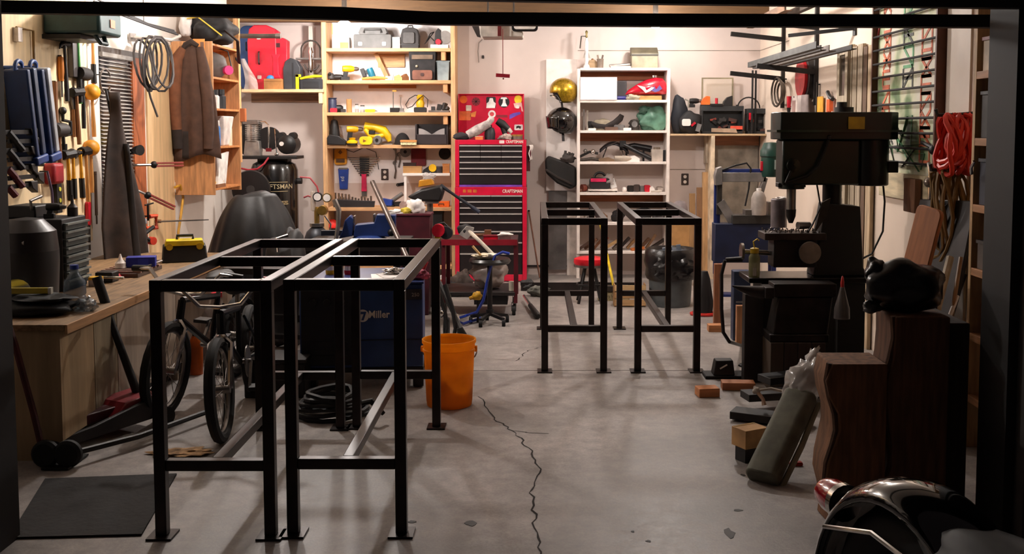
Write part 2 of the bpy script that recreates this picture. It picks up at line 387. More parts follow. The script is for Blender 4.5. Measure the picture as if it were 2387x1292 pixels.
def wavy(k, w, h, dep, folds=3, seed=0, top=.6, amp=4):
    """hanging cloth: narrow at the top, folded towards the hem; open sheet"""
    def fn(u, v):
        ww = w * (top + (1 - top) * v ** .7); x = (u - .5) * ww
        y = -dep * .5 * math.sin(math.pi * u) + amp * v * math.sin(u * folds * 2 * math.pi + seed) + amp * .4 * noise.noise(Vector((u * 3, v * 4, seed)))
        return (x, y, -h * v + amp * .6 * math.sin(u * 9 + seed) * v)
    return MB(k).grid(fn, 22, 14)
# ================================================================ pine shelf with power tools on the back wall
YS = 10.27; ks = K(YS)
X0, X1 = xp(758, YS), xp(1057, YS); D = YB - YS - .004
PINE = wood('d3a272', 'x'); PINEZ = wood('d6a878', 'z')
SH = thing('tool_shelf', 'tall pine shelf crammed with yellow power tools on the back wall', 'shelf', ((X0 + X1) / 2, YS, 0))
hw = (X1 - X0) / 2
for sx in (-1, 1): part(SH, 'upright', MB().box(sx * hw - .022, sx * hw + .022, 0, D, 0, 2.62), PINEZ, .003)
sh = {}
for i, py in enumerate((112, 187, 262, 338, 484)):
    z = zp(py, YS); sh[i] = z
    part(SH, 'shelf_board', MB().box(-hw + .023, hw - .023, 0, D, z - .034, z), PINE, .002)
part(SH, 'bottom_board', MB().box(-hw + .023, hw - .023, 0, D, .1, .134), PINE, .002)
part(SH, 'back_plate', MB().box(xp(884, YB) - SH.location.x, xp(946, YB) - SH.location.x, D - .02, D, zp(157, YB), sh[0] - .035), wood('d8a877', 'x'), .002)
part(SH, 'cleat', MB().box(xp(862, YB) - SH.location.x, xp(972, YB) - SH.location.x, D - .03, D, zp(206, YB), sh[1] - .035), wood('b0703c', 'x'), .002)
for s_, px in ((0, 768), (2, 768), (0, 1036), (1, 1040), (2, 1040)):
    part(SH, 'cleat', MB().box(xp(px, YB) - SH.location.x, xp(px + 10, YB) - SH.location.x, .02, D, sh[s_] - .12, sh[s_] - .035), wood('cf9a68', 'z'), .002)
T = SH; b0 = Vector((xp(878, YS + .1), 0, 0))
part(SH, 'brace', MB().bar((xp(878, YS + .2) - T.location.x, .2, sh[0] - .036), (xp(907, YS + .2) - T.location.x, .22, sh[1] + .0), .022, .04), wood('c99462', 'z'))
struct('white_wallboard', MB().box(X0 + .03, X1 - .03, YB - .003, YB, .95, 2.62), M('f2eae8', .7, 0, .03), wall_back)
Y = 10.38; k = K(Y)
def it(name, label, cat, px, s_, rz=0, Y=Y, group=None): return thing(name, label, cat, S(px, sh[s_], Y), rz, group=group)
# --- top board
T = it('hard_case', 'grey plastic hard case with white latches on the top pine board', 'case', 871, 0)
part(T, 'case_body', MB(k).prism(rpoly(86, 32, 3, 3, 0, 16), -18, 24), M('4b4947', .55), .003)
part(T, 'case_lid', MB(k).prism([(-30, 32), (30, 32), (33, 36), (28, 48), (-28, 48), (-33, 36)], -12, 20), M('5a5856', .55), .003)
part(T, 'handle', MB(k).tube([(-20, -14, 36), (-18, -16, 43), (18, -16, 43), (20, -14, 36)], 2.4), M('3a3836', .5))
for sx in (-28, 27): part(T, 'latch', MB(k).prism(rpoly(9, 9, 2, 2, sx, 10), -20, -17), WHT)
solo('white_carton', 'small blank white carton between the grey case and the backpack', 'box', MB(k).box(-9, 9, -12, 12, 0, 26), WHT, S(925, sh[0], Y), bev=.003)
T = it('backpack', 'black round-topped tool backpack standing on the top pine board', 'backpack', 957, 0)
part(T, 'bag', MB(k).prism([(-20, 0), (20, 0), (21, 30), (17, 44), (8, 48), (-8, 48), (-17, 44), (-21, 30)], -14, 16), M('2f2c2c', .7), .006)
part(T, 'front_pocket', MB(k).prism(rpoly(26, 26, 4, 3, -2, 24), -18, -13), M('4e4b4a', .6), .004)
part(T, 'strap', MB(k).tube([(-6, 0, 47), (-5, 0, 53), (5, 0, 53), (6, 0, 47)], 1.6), BLACK)
part(T, 'band', MB(k).box(-21, 21, -15, -13, 8, 10), BLACK)
solo('white_carton', 'flat white carton under the circular saw', 'box', MB(k).box(-21, 20, -13, 13, 0, 9), M('e6dcd6', .6, 0, .05), S(1026, sh[0], Y), bev=.002)
T = thing('circular_saw', 'dark circular saw with a red knob lying on a flat white carton', 'saw', S(1024, sh[0] + 9 * k, Y))
part(T, 'motor_body', MB(k).prism([(-12, 0), (6, 0), (4, 34), (-2, 38), (-8, 30)], -8, 8), M('1c1818', .5), .003)
part(T, 'blade_guard', MB(k).lathe([(.5, -3), (15, -3), (15, 3), (.5, 3)], (14, -4, 17), 20, 'y'), STEEL)
part(T, 'knob', MB(k).lathe([(.5, -8), (6, -8), (7, -3), (6, 2), (.5, 2)], (-1, -10, 6), 14, 'y'), RED)
part(T, 'cord', MB(k).tube([(-10, 0, 8), (-22, -2, 20), (-30, -2, 8), (-20, -3, 26), (-12, 0, 30), (-26, 2, 12), (-34, 2, 2)], 1.3, 6), BLACK)
for px, py, w_, h_, c_, lab in ((774, 68, 20, 24, 'f0e37a', 'pale yellow note pinned high on the left shelf upright'),):
    solo('paper_note', lab, 'paper', MB(k).box(-w_ / 2, w_ / 2, -.5, 0, -h_ / 2, h_ / 2), M(c_, .8, 0, .04), Vector((xp(px, YB), YB, zp(py, YB))))
T = it('carton', 'yellow and grey carton under the glowing bulb on the top pine board', 'box', 800, 0)
part(T, 'carton_body', MB(k).box(-24, 16, -10, 14, 0, 26), M('b9b4ae', .7), .002)
part(T, 'carton_band', MB(k).box(-5, 14, -11.5, -10, 0, 14), M('e8d24a', .6))
# --- second board
T = it('angle_grinder', 'black angle grinder lying left of the yellow drill', 'grinder', 784, 1)
part(T, 'grinder_body', MB(k).lathe([(.5, -16), (6, -15), (7, 0), (6, 14), (.5, 16)], (0, 0, 8), 12, 'x'), BLACK)
part(T, 'gear_head', MB(k).lathe([(.5, 0), (9, 0), (9, 6), (6, 13), (.5, 14)], (-12, -4, 4), 14), DGRY)
part(T, 'side_handle', MB(k).tube([(-12, -6, 10), (-12, -16, 16)], [2.5, 3.5]), RUB)
T = it('cordless_drill', 'yellow and black cordless drill propped on the second pine board', 'drill', 812, 1, 20); drill(T, k, YEL, 44)
T = it('cordless_drill', 'teal cordless drill lying on its side beside the hatchet', 'drill', 846, 1); T.rotation_euler = (0, R(70), R(0)); T.location.z += 9 * k; drill(T, k, TEAL, 34)
T = it('hatchet', 'hatchet with long orange-brown handle lying along the second board', 'hatchet', 885, 1)
part(T, 'handle', MB(k).tube([(-40, -6, 4), (-10, -6, 6), (20, -6, 5)], [3, 4, 3.6]), wood('d08a3c', 'x'))
part(T, 'axe_head', MB(k).prism([(14, 0), (30, -1 + 1), (34, 14), (24, 10), (15, 11)], -9, -3), STEEL, .001)
scraps('wood_offcut', ['small pale wood offcut at the end of the hatchet', 'small brown wood offcut beside the dark tool bag'], 'wood', [(928, sh[1], Y - .02, 18, 12, 14, 12), (944, sh[1], Y, 14, 14, 16, 30)], [wood('d7a36a'), wood('8a5a38')], 2, None)
T = it('tool_bag', 'black fabric tool bag with brown leather pocket under the top board', 'bag', 987, 1)
part(T, 'bag', MB(k).taper(-28, 28, -20, 20, 0, -31, 31, -22, 20, 66), M('221f20', .8, 0, .2, 14, .2), .006)
part(T, 'leather_pocket', MB(k).prism(rpoly(46, 22, 4, 3, 0, 12), -25, -20), M('7c4f3f', .75), .003)
part(T, 'name_patch', MB(k).box(-24, 24, -24, -21, 48, 58), M('6d5a4a', .8)); part(T, 'button', MB(k).ball((-13, -22, 32), 3, 10), M('d8c9a8', .4, .5))
part(T, 'logo', MB(k).prism(rpoly(8, 7, 2, 2, 0, 13), -26, -25), M('3c1d18', .6))
T = it('storage_bin', 'pale blue-grey plastic bin squeezed against the right shelf upright', 'bin', 1034, 1)
part(T, 'bin_body', MB(k).taper(-13, 13, -14, 14, 0, -15, 15, -16, 16, 44), M('8b9699', .6), .003); part(T, 'bin_rim', MB(k).box(-16, 16, -17, 17, 42, 45), M('7b8689', .6))
# --- third board
T = it('plastic_tumbler', 'dark blue plastic tumbler at the left end of the third board', 'cup', 775, 2); canister(T, k, 20, 32, M('2d3350', .5)); part(T, 'rim', MB(k).lathe([(9, 31), (10.5, 32), (10.5, 34), (9, 34)]), M('272c45', .5))
scraps('loose_tool_piece', ['small black tool piece behind the red cap', 'small red cap lying in front of the blue tumbler', 'small black chuck beside the cardboard tube'], 'tool part', [(792, sh[2], Y + .03, 16, 8, 18, 5), (778, sh[2], Y - .06, 16, 8, 10, 5), (800, sh[2], Y - .05, 12, 7, 8, 20)], [BLACK, RED, DGRY], 9, None)
T = it('cardboard_tube', 'upright cardboard tube standing on the third pine board', 'tube', 814, 2)
part(T, 'tube_wall', MB(k).lathe([(6, 0), (6.5, 0), (6.5, 31), (4.5, 31), (4.5, 4), (.1, 4)]), CARD)
for i, (px, w_, h_) in enumerate(((832, 10, 17), (845, 12, 14))):
    T = it('glass_jar', ('tall' if i == 0 else 'short') + ' clear jar of small hardware beside the cardboard tube', 'jar', px, 2)
    part(T, 'glass', MB(k).lathe([(.1, 0), (w_ / 2, 0), (w_ / 2, h_ * .85), (w_ / 2 * .8, h_), (w_ / 2 * .7, h_)]), CLEAR); part(T, 'lid', MB(k).cyl((0, 0, h_), (0, 0, h_ + 3), w_ * .42), STEEL)
    part(T, 'hardware', MB(k).lathe([(.1, .5), (w_ * .42, .5), (w_ * .42, h_ * .5), (.1, h_ * .55)]), M('8a8078', .5, .6, .4, 60))
T = it('utility_knife', 'yellow utility knife lying flat on the third pine board', 'knife', 864, 2)
part(T, 'knife_body', MB(k).prism(rpoly(24, 7, 3, 3, 0, 4), -10, -4), YEL); part(T, 'blade_tip', MB(k).prism([(11, 2), (19, 2), (13, 6)], -8, -7), STEEL)
T = it('drill_stand', 'thin metal stand with upright rod and clamp in the third bay', 'stand', 920, 2)
part(T, 'base_block', MB(k).box(-10, 12, -8, 8, 0, 11), IRON, .002); part(T, 'rod', MB(k).cyl((-3, 0, 10), (-3, 0, 52), 1.2), STEEL); part(T, 'clamp_head', MB(k).bc((0, 0, 50), (9, 5, 4)), M('a8813a', .4, .7))
T = it('small_block_plane', 'small grey metal block beside the rod stand', 'tool', 936, 2); part(T, 'sole', MB(k).box(-6, 6, -8, 8, 0, 4), STEEL); part(T, 'body', MB(k).box(-5, 5, -6, 6, 4, 10), GRY, .002); part(T, 'lever', MB(k).tube([(0, 0, 9), (-2, 0, 20), (-1, 0, 36)], 1), STEEL)
T = it('palm_sander', 'yellow palm sander with looped black cord on the third board', 'sander', 980, 2)
part(T, 'sander_body', MB(k).lathe([(.5, 12), (9, 12), (10, 22), (7, 28), (9, 36), (5, 41), (.5, 41)]), YEL); part(T, 'sander_base', MB(k).prism(rpoly(28, 12, 3, 3, 0, 6), -11, 11), BLACK)
part(T, 'cord', MB(k).tube([(0, 2, 38), (-12, 2, 40), (-26, 2, 32), (-34, 0, 18), (-30, -4, 10), (-18, -6, 14), (-4, -8, 30), (8, -8, 40), (18, -6, 30), (17, -6, 12)], 1, 6), BLACK)
T = it('parts_tray', 'flat grey tray of dark fittings at the right of the third board', 'tray', 1026, 2)
part(T, 'tray', MB(k).box(-26, 22, -12, 12, 0, 5), M('6a6460', .5, .4), .002)
for i, (a, b) in enumerate(((-16, 9), (-2, 14), (10, 17), (16, 8))): part(T, 'fitting', MB(k).bc((a, 0, 5 + b / 2), (9, 9, b), (0, 10 * i, 20 * i)), DGRY, .001)
# --- fourth board
T = it('router_motor', 'black finned router motor standing at the left of the fourth board', 'motor', 780, 3)
part(T, 'motor_can', MB(k).lathe([(.5, 0), (12, 0), (13, 14), (12, 30), (10, 44), (8, 55), (.5, 56)]), BLACK); part(T, 'cap', MB(k).ball((0, 0, 54), (8, 8, 5), 12), DGRY)
T = it('belt_sander', 'low black belt sander in front of the yellow drills', 'sander', 792, 3); T.location.y -= .1
part(T, 'sander_body', MB(k).prism([(-22, 2), (20, 0), (20, 8), (4, 20), (-18, 24), (-24, 16)], -8, 8), M('1a1617', .45), .004); part(T, 'belt', MB(k).prism(rpoly(40, 6, 2.9, 3, -2, 3), -7, 7), M('3b2b20', .8))
T = it('cordless_drill', 'yellow cordless drill standing between router motor and jigsaw', 'drill', 822, 3, 15); drill(T, k, M('e8b010', .45, 0, .1), 58)
T = it('jigsaw', 'big yellow jigsaw lying on the fourth pine board', 'saw', 872, 3)
part(T, 'saw_body', MB(k).tube([(-22, 4, 44), (0, 4, 40), (22, 4, 34), (32, 4, 20), (36, 4, 8)], [9, 9, 10, 9, 5], 12), M('f2c318', .42)); part(T, 'grip', MB(k).tube([(-20, 2, 36), (-10, 0, 22), (8, 0, 18), (26, 2, 24)], [6, 6, 6, 5], 10), M('f2c318', .42))
part(T, 'trigger', MB(k).bc((-4, -4, 29), (14, 8, 8)), BLACK, .002); part(T, 'shoe', MB(k).box(18, 44, -6, 12, 0, 3), STEEL)
T = it('tape_spool', 'round yellow tape reel with dark arrow at the front of the fourth board', 'tape measure', 858, 3); T.location.y -= .12
part(T, 'case', MB(k).prism(rpoly(30, 19, 8, 4, 0, 10), -6, 6), M('f5cc10', .4), .003); part(T, 'arrow_mark', MB(k).prism([(-6, 6), (-6, 13), (2, 9.5)], -6.5, -6), M('8a4a08', .6))
T = it('trim_router', 'squat yellow trim router on a black ring on the fourth board', 'router', 826, 3); T.location.y -= .12
part(T, 'body', MB(k).lathe([(.5, 4), (13, 4), (13, 8), (6, 12), (8, 16), (.5, 17)]), YEL); part(T, 'base', MB(k).lathe([(.5, 0), (12, 0), (12, 4), (.5, 4)]), BLACK)
T = it('buffing_wheel', 'grey buffing wheel with dark hub leaning beside the yellow reel', 'wheel', 884, 3, -20); T.location.y -= .1
part(T, 'wheel', MB(k).lathe([(.5, -4), (10, -4), (11, 0), (10, 4), (.5, 4)], (0, 0, 11), 18, 'y'), GRY); part(T, 'hub', MB(k).lathe([(.5, -5), (4, -5), (4, 5), (.5, 5)], (0, 0, 11), 12, 'y'), BLACK)
T = it('ball_cap', 'black round knit cap on the fourth pine board', 'cap', 938, 3)
part(T, 'crown', MB(k).ball((0, 0, 3), (18, 16, 25), 18, 0), M('191415', .9)); part(T, 'brim', MB(k).lathe([(.5, 0), (19, 0), (19, 5), (.5, 5)]), M('1c1718', .9))
T = it('hand_brush', 'wooden scrub brush with pale bristles at the front of the fourth board', 'brush', 956, 3); T.location.y -= .12
part(T, 'brush_back', MB(k).prism(rpoly(38, 5, 2, 2, 0, 9), -6, 6), wood('c98a4a')); 
part(T, 'bristles', MB(k).box(-18, 18, -5, 5, 0, 6.5), M('e9d8a8', .9, 0, .3, 120))
T = it('tool_crate', 'open dark plastic crate with clear film at the right of the fourth board', 'crate', 1008, 3)
part(T, 'crate_wall', MB(k).box(-36, 38, 13, 15, 0, 48).box(-38, -34, -16, 15, 0, 48).box(34, 38, -16, 15, 0, 48).box(-36, 36, -16, -14, 0, 24).box(-36, 36, -16, 14, 0, 2), M('2a2022', .5), .002)
part(T, 'film', MB(k).grid(lambda u, v: (-30 + 60 * u, -15 - 3 * math.sin(u * 7), 22 + 14 * v * abs(math.cos(u * 3.1)) + 2), 12, 5), M('dcd4d2', .15, 0, .05, alpha=.45))
# --- wall bay: things hung on the wall
W = lambda px, py, off=0.: Vector((xp(px, YB), YB - off, zp(py, YB))); kw = K(YB)
for i, (py, h_, c_) in enumerate(((347, 40, RED), (385, 65, PINK))):
    T = thing('screwdriver', ('upper' if i == 0 else 'lower') + ' red-handled screwdriver hung beside the left shelf upright', 'screwdriver', W(768 + 4 * i, py, .02))
    part(T, 'handle', MB(kw).lathe([(.3, 0), (4, -1), (4.5, -8), (3, -h_ * .4), (.3, -h_ * .4)], (0, 0, 0), 10), c_); part(T, 'shaft', MB(kw).cyl((0, 0, -h_ * .4), (0, 0, -h_), 2.2, 1.6), M('6a5a58', .4, .7)); part(T, 'hook', MB(kw).cyl((0, 0, -1), (0, 4.6, 1), .8), STEEL)
T = thing('stud_finder', 'orange-yellow meter hung at the top left of the tool bay', 'meter', W(795, 365))
part(T, 'case', MB(kw).prism(rpoly(29, 38, 6, 4), -8, 0), M('e09a18', .45), .003); part(T, 'window', MB(kw).prism([(0, 5), (-5, 10), (0, 16), (5, 10)], -9, -8), M('7a4a10', .4)); part(T, 'label_plate', MB(kw).box(-10, 10, -9, -8, -14, -5), M('5a3a14', .5))
part(T, 'cable', MB(kw).tube([(5, -3, 19), (30, -3, 10), (55, -4, 21), (82, -4, 10), (88, -4, -30)], .8, 6), BLACK)
T = thing('wrench_rack', 'fan-shaped rack of combination wrenches above the pink-handled tool', 'wrench rack', W(850, 366))
part(T, 'rack_back', MB(kw).prism([(-11, 0), (11, 0), (10, -44), (-10, -44)], -7, -1), M('2f2b2e', .5), .002)
part(T, 'hook', MB(kw).cyl((0, -2, -3), (0, 0, -3), 2), STEEL)
for i in range(8):
    w_ = 38 - 3.6 * i; z = -2 - 5.2 * i
    p_ = part(T, 'wrench', MB(kw).tube([(-w_, -9, z + 1), (-w_ * .9, -9, z), (0, -9, z - .6), (w_ * .9, -9, z), (w_, -9, z + 1)], [2.4, 1.3, 1.2, 1.3, 2.6], 6), CHROME)
T = thing('pliers_pouch', 'royal blue tapered wrench pouch hung in the tool bay', 'pouch', W(801, 391))
part(T, 'pouch', MB(kw).taper(-9, 9, -6, 0, -50, -12, 12, -7, 0, -2), M('1e46a8', .5), .003); part(T, 'clip', MB(kw).box(-10, 10, -8, 0, -4, 0), GRY); text(T, 'lettering', 'ps', 13 * kw, M('dfe4ee', .5), (0, -7.6 * kw, -26 * kw), (90, 90, 0))
T = thing('pink_scraper', 'pink-handled scraper hung upright under the wrench rack', 'scraper', W(849, 404))
part(T, 'handle', MB(kw).prism([(-7, 0), (7, 0), (5, -6), (6, -42), (-6, -42), (-5, -6)], -9, -1), PINK, .003); part(T, 'blade', MB(kw).box(-6, 6, -6, -4, -54, -42), STEEL); part(T, 'hook', MB(kw).cyl((0, -2, -2), (0, 0, -2), 2), STEEL)
for i, (px, py, L_) in enumerate(((922, 346, 36), (931, 360, 30), (921, 380, 36))):
    lab = ('long open wrench hung', 'bright curved wrench hung', 'dark pliers hung')[i] + ' right of the wall outlet'
    T = thing('hung_wrench', lab, 'wrench', W(px, py)); part(T, 'shank', MB(kw).tube([(0, -4, -2), (2, -4, -L_ * .5), (-1, -4, -L_)], [2, 1.8, 2.2], 8), STEEL)
    part(T, 'jaw', MB(kw).tube(arc((0, 0), 4, 20, 320, 8, 'xz', -4), 1.5, 6), STEEL); part(T, 'nail', MB(kw).cyl((0, -5, 0), (0, 0, 0), .8), IRON)
T = thing('chain_hook', 'small chain of links hanging under the hung pliers', 'chain', W(927, 428))
for i in range(6): part(T, 'link', MB(kw).tube(arc((i * 3.4, -3 + i * .6), 3, 0, 315, 7, 'xz', -2 - (i % 2)), 1, 6, True), IRON)
part(T, 'nail', MB(kw).cyl((0, -4, -1), (0, 0, -1), 1), IRON)
outlet('dark wall outlet in the tool bay with a cord plugged in', W(897, 407))
T = thing('saw_blade', 'round steel saw blade with centre hole on the tool bay wall', 'saw blade', W(945, 354)); part(T, 'disc', MB(kw).lathe([(4, -3), (12.5, -3), (12.5, -1), (4, -1)], (0, 0, 0), 24, 'y'), STEEL); part(T, 'hub', MB(kw).lathe([(.5, -4), (4, -4), (4, 0), (.5, 0)], (0, 0, 0), 12, 'y'), IRON)
T = thing('sanding_disc', 'plain black sanding disc on the tool bay wall by the right upright', 'disc', W(1037, 358)); part(T, 'disc', MB(kw).lathe([(.5, -3), (14, -3), (14, 0), (.5, 0)], (0, 0, 0), 24, 'y'), BLACK); part(T, 'nut', MB(kw).cyl((0, -5, 0), (0, -3, 0), 2.5), IRON)
solo('red_case', 'dark red flat case hung between the two discs', 'case', MB(kw).prism(rpoly(34, 40, 3, 2), -7, 0), DRED, W(976, 366), bev=.002)
# small white shelf in the bay
zz = zp(404, YS + .05)
T = thing('bay_shelf', 'small white board shelf on a post inside the tool bay', 'shelf', S(993, zz, YS + .05))
part(T, 'board', MB(ks).box(-55, 56, 0, 50, -6, 0), WHT, .002); part(T, 'post', MB(ks).box(-52, -46, 2, 12, (sh[4] - zz) / ks, -6), WHT, .001)
for i, (px, w_, h_, m_, nm, lab) in enumerate(((962, 44, 14, CARD, 'carton', 'open tan carton on the small white board'), (955, 30, 22, M('3a2320', .6), 'dark_case', 'dark brown flat case behind the tan carton'), (1040, 16, 20, wood('b8743a'), 'wood_block', 'brown wooden block at the end of the small white board'))):
    T = thing(nm, lab, 'box' if i < 2 else 'block', S(px, zz, YS + .1 + .05 * (i == 1))); part(T, 'body', MB(ks).box(-w_ / 2, w_ / 2, -5, 5, 0, h_), m_, .002); part(T, 'lid', MB(ks).box(-w_ / 2 - .5, w_ / 2 + .5, -5.5, 5.5, h_, h_ + 2), m_)
T = thing('tape_dispenser', 'black and yellow tape dispenser on the small white board', 'dispenser', S(1003, zz, YS + .1)); part(T, 'frame', MB(ks).prism([(-18, 0), (18, 0), (12, 12), (-4, 16), (-16, 8)], -5, 5), BLACK, .002); part(T, 'reel', MB(ks).lathe([(3, -4), (9, -4), (9, 4), (3, 4)], (6, -2, 12), 16, 'y'), YEL)
solo('grease_tub', 'small dark tub beside the brown block on the white board', 'tub', MB(ks).lathe([(.2, 0), (8, 0), (9, 14), (7, 16), (.2, 16)]), M('3b3434', .6), S(1025, zz, YS + .1))
# bottom board of the bay
T = it('socket_tray', 'long black tray of chrome sockets along the lowest pine board', 'socket set', 826, 4, Y=10.33)
part(T, 'tray', MB(k).prism([(-48, 0), (46, 0), (48, 14), (-46, 18)], -6, 6), M('252224', .5), .002)
for i in range(12): part(T, 'socket', MB(k).cyl((-40 + 7.2 * i, 0, 14), (-40 + 7.2 * i, 0, 20 + (i * 5) % 7), 2.6, None, 10), CHROME)
T = it('socket_rail', 'row of tall chrome sockets behind the black tray', 'socket rail', 800, 4, Y=10.45)
part(T, 'rail', MB(k).box(-22, 22, -3, 3, 0, 16), M('4a4444', .5))
for i in range(5): part(T, 'socket', MB(k).cyl((-18 + 8 * i, 0, 16), (-18 + 8 * i, 0, 32 - i), 3, None, 10), CHROME)
T = it('staple_gun', 'blue stapler box lying at the right of the socket tray', 'stapler', 903, 4, -8); part(T, 'body', MB(k).prism([(-12, 4), (12, 2), (13, 16), (-10, 20)], -6, 6), BLUE, .002); part(T, 'base', MB(k).box(-14, 16, -6, 6, 0, 4), BLACK)
T = it('caulk_gun', 'dark caulking tool with grey tube resting by the blue stapler', 'caulk gun', 925, 4, Y=10.42); part(T, 'tube', MB(k).tube([(-22, 0, 6), (14, 0, 30)], 5, 10), GRY); part(T, 'trigger_frame', MB(k).prism([(-26, 0), (10, 0), (12, 12), (-18, 10)], -4, 4), BLACK)
T = it('orange_case', 'orange flat case on the lowest pine board beside the red chest', 'case', 1030, 4); part(T, 'case', MB(k).box(-20, 18, -14, 12, 0, 13), M('e8641a', .5), .002); part(T, 'handle', MB(k).tube([(-6, -14, 4), (-6, -17, 8), (6, -17, 8), (6, -14, 4)], 1), BLACK)
# under the lowest board
T = thing('red_beanie', 'round bright red cap lying low beneath the socket tray', 'cap', S(775, zp(531, 10.36) + 3 * k, 10.36)); part(T, 'dome', MB(k).ball((0, 0, 0), (14, 12, 17), 16, 0), M('e2291e', .5)); part(T, 'brim', MB(k).lathe([(.5, -3), (15, -3), (15, 0), (.5, 0)]), M('c81f18', .5))
T = thing('cardboard_carton', 'long tan carton standing under the lowest pine board', 'box', S(835, .134, 10.42)); part(T, 'carton', MB(k).box(-75, -0, -18, 18, 0, (zp(531, 10.36) - .134) / k), M('6b5340', .85), .003); part(T, 'flap', MB(k).box(-75, 0, -19, -18, 60, 82), M('8a6b4c', .85))
for i, px in enumerate((1000, 1030)):
    T = thing('storage_tub', ('black' if i else 'charcoal') + ' lidded tub in the lowest bay beside the red chest', 'tub', S(px - 10, .134, 10.42)); part(T, 'tub', MB(k).taper(-13, 13, -18, 16, 0, -14, 14, -19, 17, 100 + 20 * i), (DGRY, BLACK)[i], .004); part(T, 'lid', MB(k).box(-15, 15, -20, 18, 100 + 20 * i, 106 + 20 * i), BLACK, .002)
# ================================================================ long shelf with cases, compressor, cabinet on the left wall
YL_ = 10.22; kl = K(YL_); zl = zp(208, YL_)
xa, xb = xp(566, YL_), xp(756, YL_)
T = thing('wall_shelf', 'long pine wall shelf carrying the tall red cases', 'shelf', (xa, YL_, zl))
part(T, 'board', MB().box(0, xb - xa, 0, YB - YL_ - .002, -.03, 0), wood('e2bd92'), .002)
part(T, 'cleat', MB().box(0, xb - xa, YB - YL_ - .03, YB - YL_ - .002, -.12, -.031), wood('8f6a50'), .002)
part(T, 'bracket', MB().box(xb - xa - .05, xb - xa - .012, .01, .33, -.14, -.031), wood('e2c39c', 'z'), .002)
part(T, 'bracket', MB().box(xb - xa - .05, xb - xa - .012, .24, .33, -.3, -.141), wood('a5795a', 'z'), .002)
Y = 10.38; k = K(Y)
T = thing('guitar_case', 'tall dark blue hard case leaning in the corner behind the red case', 'case', S(588, zl, 10.46), 0, 0, 0)
part(T, 'shell', MB(k).prism(rpoly(48, 148, 16, 5, 0, 74), -14, 14), M('1d4a86', .45), .006); part(T, 'handle', MB(k).tube([(-8, -14, 90), (-8, -17, 94), (-8, -17, 106), (-8, -14, 110)], 1.4), BLACK)
T = thing('hard_case', 'tall red hard case with black handle standing on the long pine shelf', 'case', S(617, zl, 10.36), 0)
part(T, 'shell', MB(k).prism([(-33, 0), (32, 0), (34, 20), (32, 120), (26, 140), (10, 147), (-18, 147), (-30, 138), (-34, 110)], -16, 16), M('c8182f', .42), .008)
part(T, 'edge_band', MB(k).prism([(10, 0), (36, 0), (38, 100), (34, 134), (20, 143), (12, 140)], 0, 20), M('d21c36', .42), .006)
part(T, 'handle', MB(k).tube([(-7, -16, 58), (-7, -20, 61), (-7, -20, 83), (-7, -16, 86)], 2.2), M('3a0a10', .5))
for z_ in (24, 114): part(T, 'latch', MB(k).prism(rpoly(9, 8, 1.5, 2, -7, z_ + 4), -18, -15), M('e8dad4', .3, .6))
T = thing('hard_case', 'narrow red case with dark window standing beside the tall red case', 'case', S(655, zl, 10.36), 0)
part(T, 'shell', MB(k).prism([(-20, 0), (12, 0), (18, 40), (19, 112), (10, 118), (-20, 118)], -14, 14), M('d6142e', .4), .005)
part(T, 'ridge', MB(k).prism([(-15, 26), (3, 26), (-1, 36), (-1, 72), (4, 80), (-16, 80), (-13, 72), (-13, 36)], -18, -13), M('e01a36', .4), .002)
part(T, 'window', MB(k).box(-17, 3, -15.5, -13, 96, 106), M('3a1218', .4))
T = thing('cardboard_box', 'small open cardboard box in front of the red cases', 'box', S(639, zl, 10.27)); part(T, 'carton', MB(k).box(-21, 21, -9, 9, 0, 23).box(-21, 21, -9.6, -9, 18, 24), M('a87442', .85), .002)
solo('blue_ball', 'bright blue dome of a ball showing above the small cardboard box', 'ball', MB(k).ball((0, 0, 0), (9, 8, 8), 14), M('2f7ec0', .5), S(630, zl + 25 * k, 10.28))
T = thing('plastic_funnel', 'clear plastic wrap cone slumped against the tall red case', 'plastic wrap', S(584, zl, 10.27)); part(T, 'sheet', MB(k).grid(lambda u, v: (-16 + 34 * u * (1 - .75 * v) + 4 * math.sin(v * 5), -4 + 8 * abs(u - .5) + 2 * math.sin(v * 11 + u * 5), 70 * v), 8, 10), M('c9bfb8', .2, 0, .08, alpha=.6))
T = thing('bit_case', 'charcoal round-topped case beside the narrow red case', 'case', S(683, zl, 10.34)); part(T, 'shell', MB(k).prism([(-18, 0), (19, 0), (21, 50), (10, 68), (-2, 72), (-14, 64), (-19, 46)], -15, 15), M('34363b', .5), .006); part(T, 'seam', MB(k).prism(rpoly(3, 58, 1, 2, 4, 32), -16, -14), M('202226', .5))
T = thing('drill_kit', 'black drill kit box with bright yellow handle strap', 'tool box', S(726, zl, 10.32))
part(T, 'box_body', MB(k).prism(rpoly(52, 24, 3, 3, 3, 12), -14, 14), M('24262b', .5), .003)
part(T, 'yellow_clasp', MB(k).tube([(-22, -15, 24), (-10, -15, 27), (10, -15, 30), (28, -15, 30)], [2.5, 3, 3.5, 2.5], 8).box(-33, -26, -14, -6, 0, 34).box(-33, -22, -14, -6, 28, 34), M('f4e012', .45), .001)
part(T, 'inset', MB(k).box(-16, 20, -15, -13.5, 4, 18), M('1a1b1f', .5), .001)
T = thing('bench_jig', 'tall chrome drill-press jig with wire loop on the long pine shelf', 'jig', S(727, zl, 10.44))
part(T, 'column', MB(k).box(-5, 5, -5, 5, 0, 148), M('dcd8d6', .2, .9, .05), .002)
part(T, 'platform', MB(k).box(-34, 34, -12, 12, 70, 74), M('8d8886', .3, .8), .001)
part(T, 'wire_loop', MB(k).tube([(-22, -8, 74)] + arc((0, 92), 22, 170, 10, 10, 'xz', -8) + [(22, -8, 74)], 1.8, 6), M('5a5450', .3, .8))
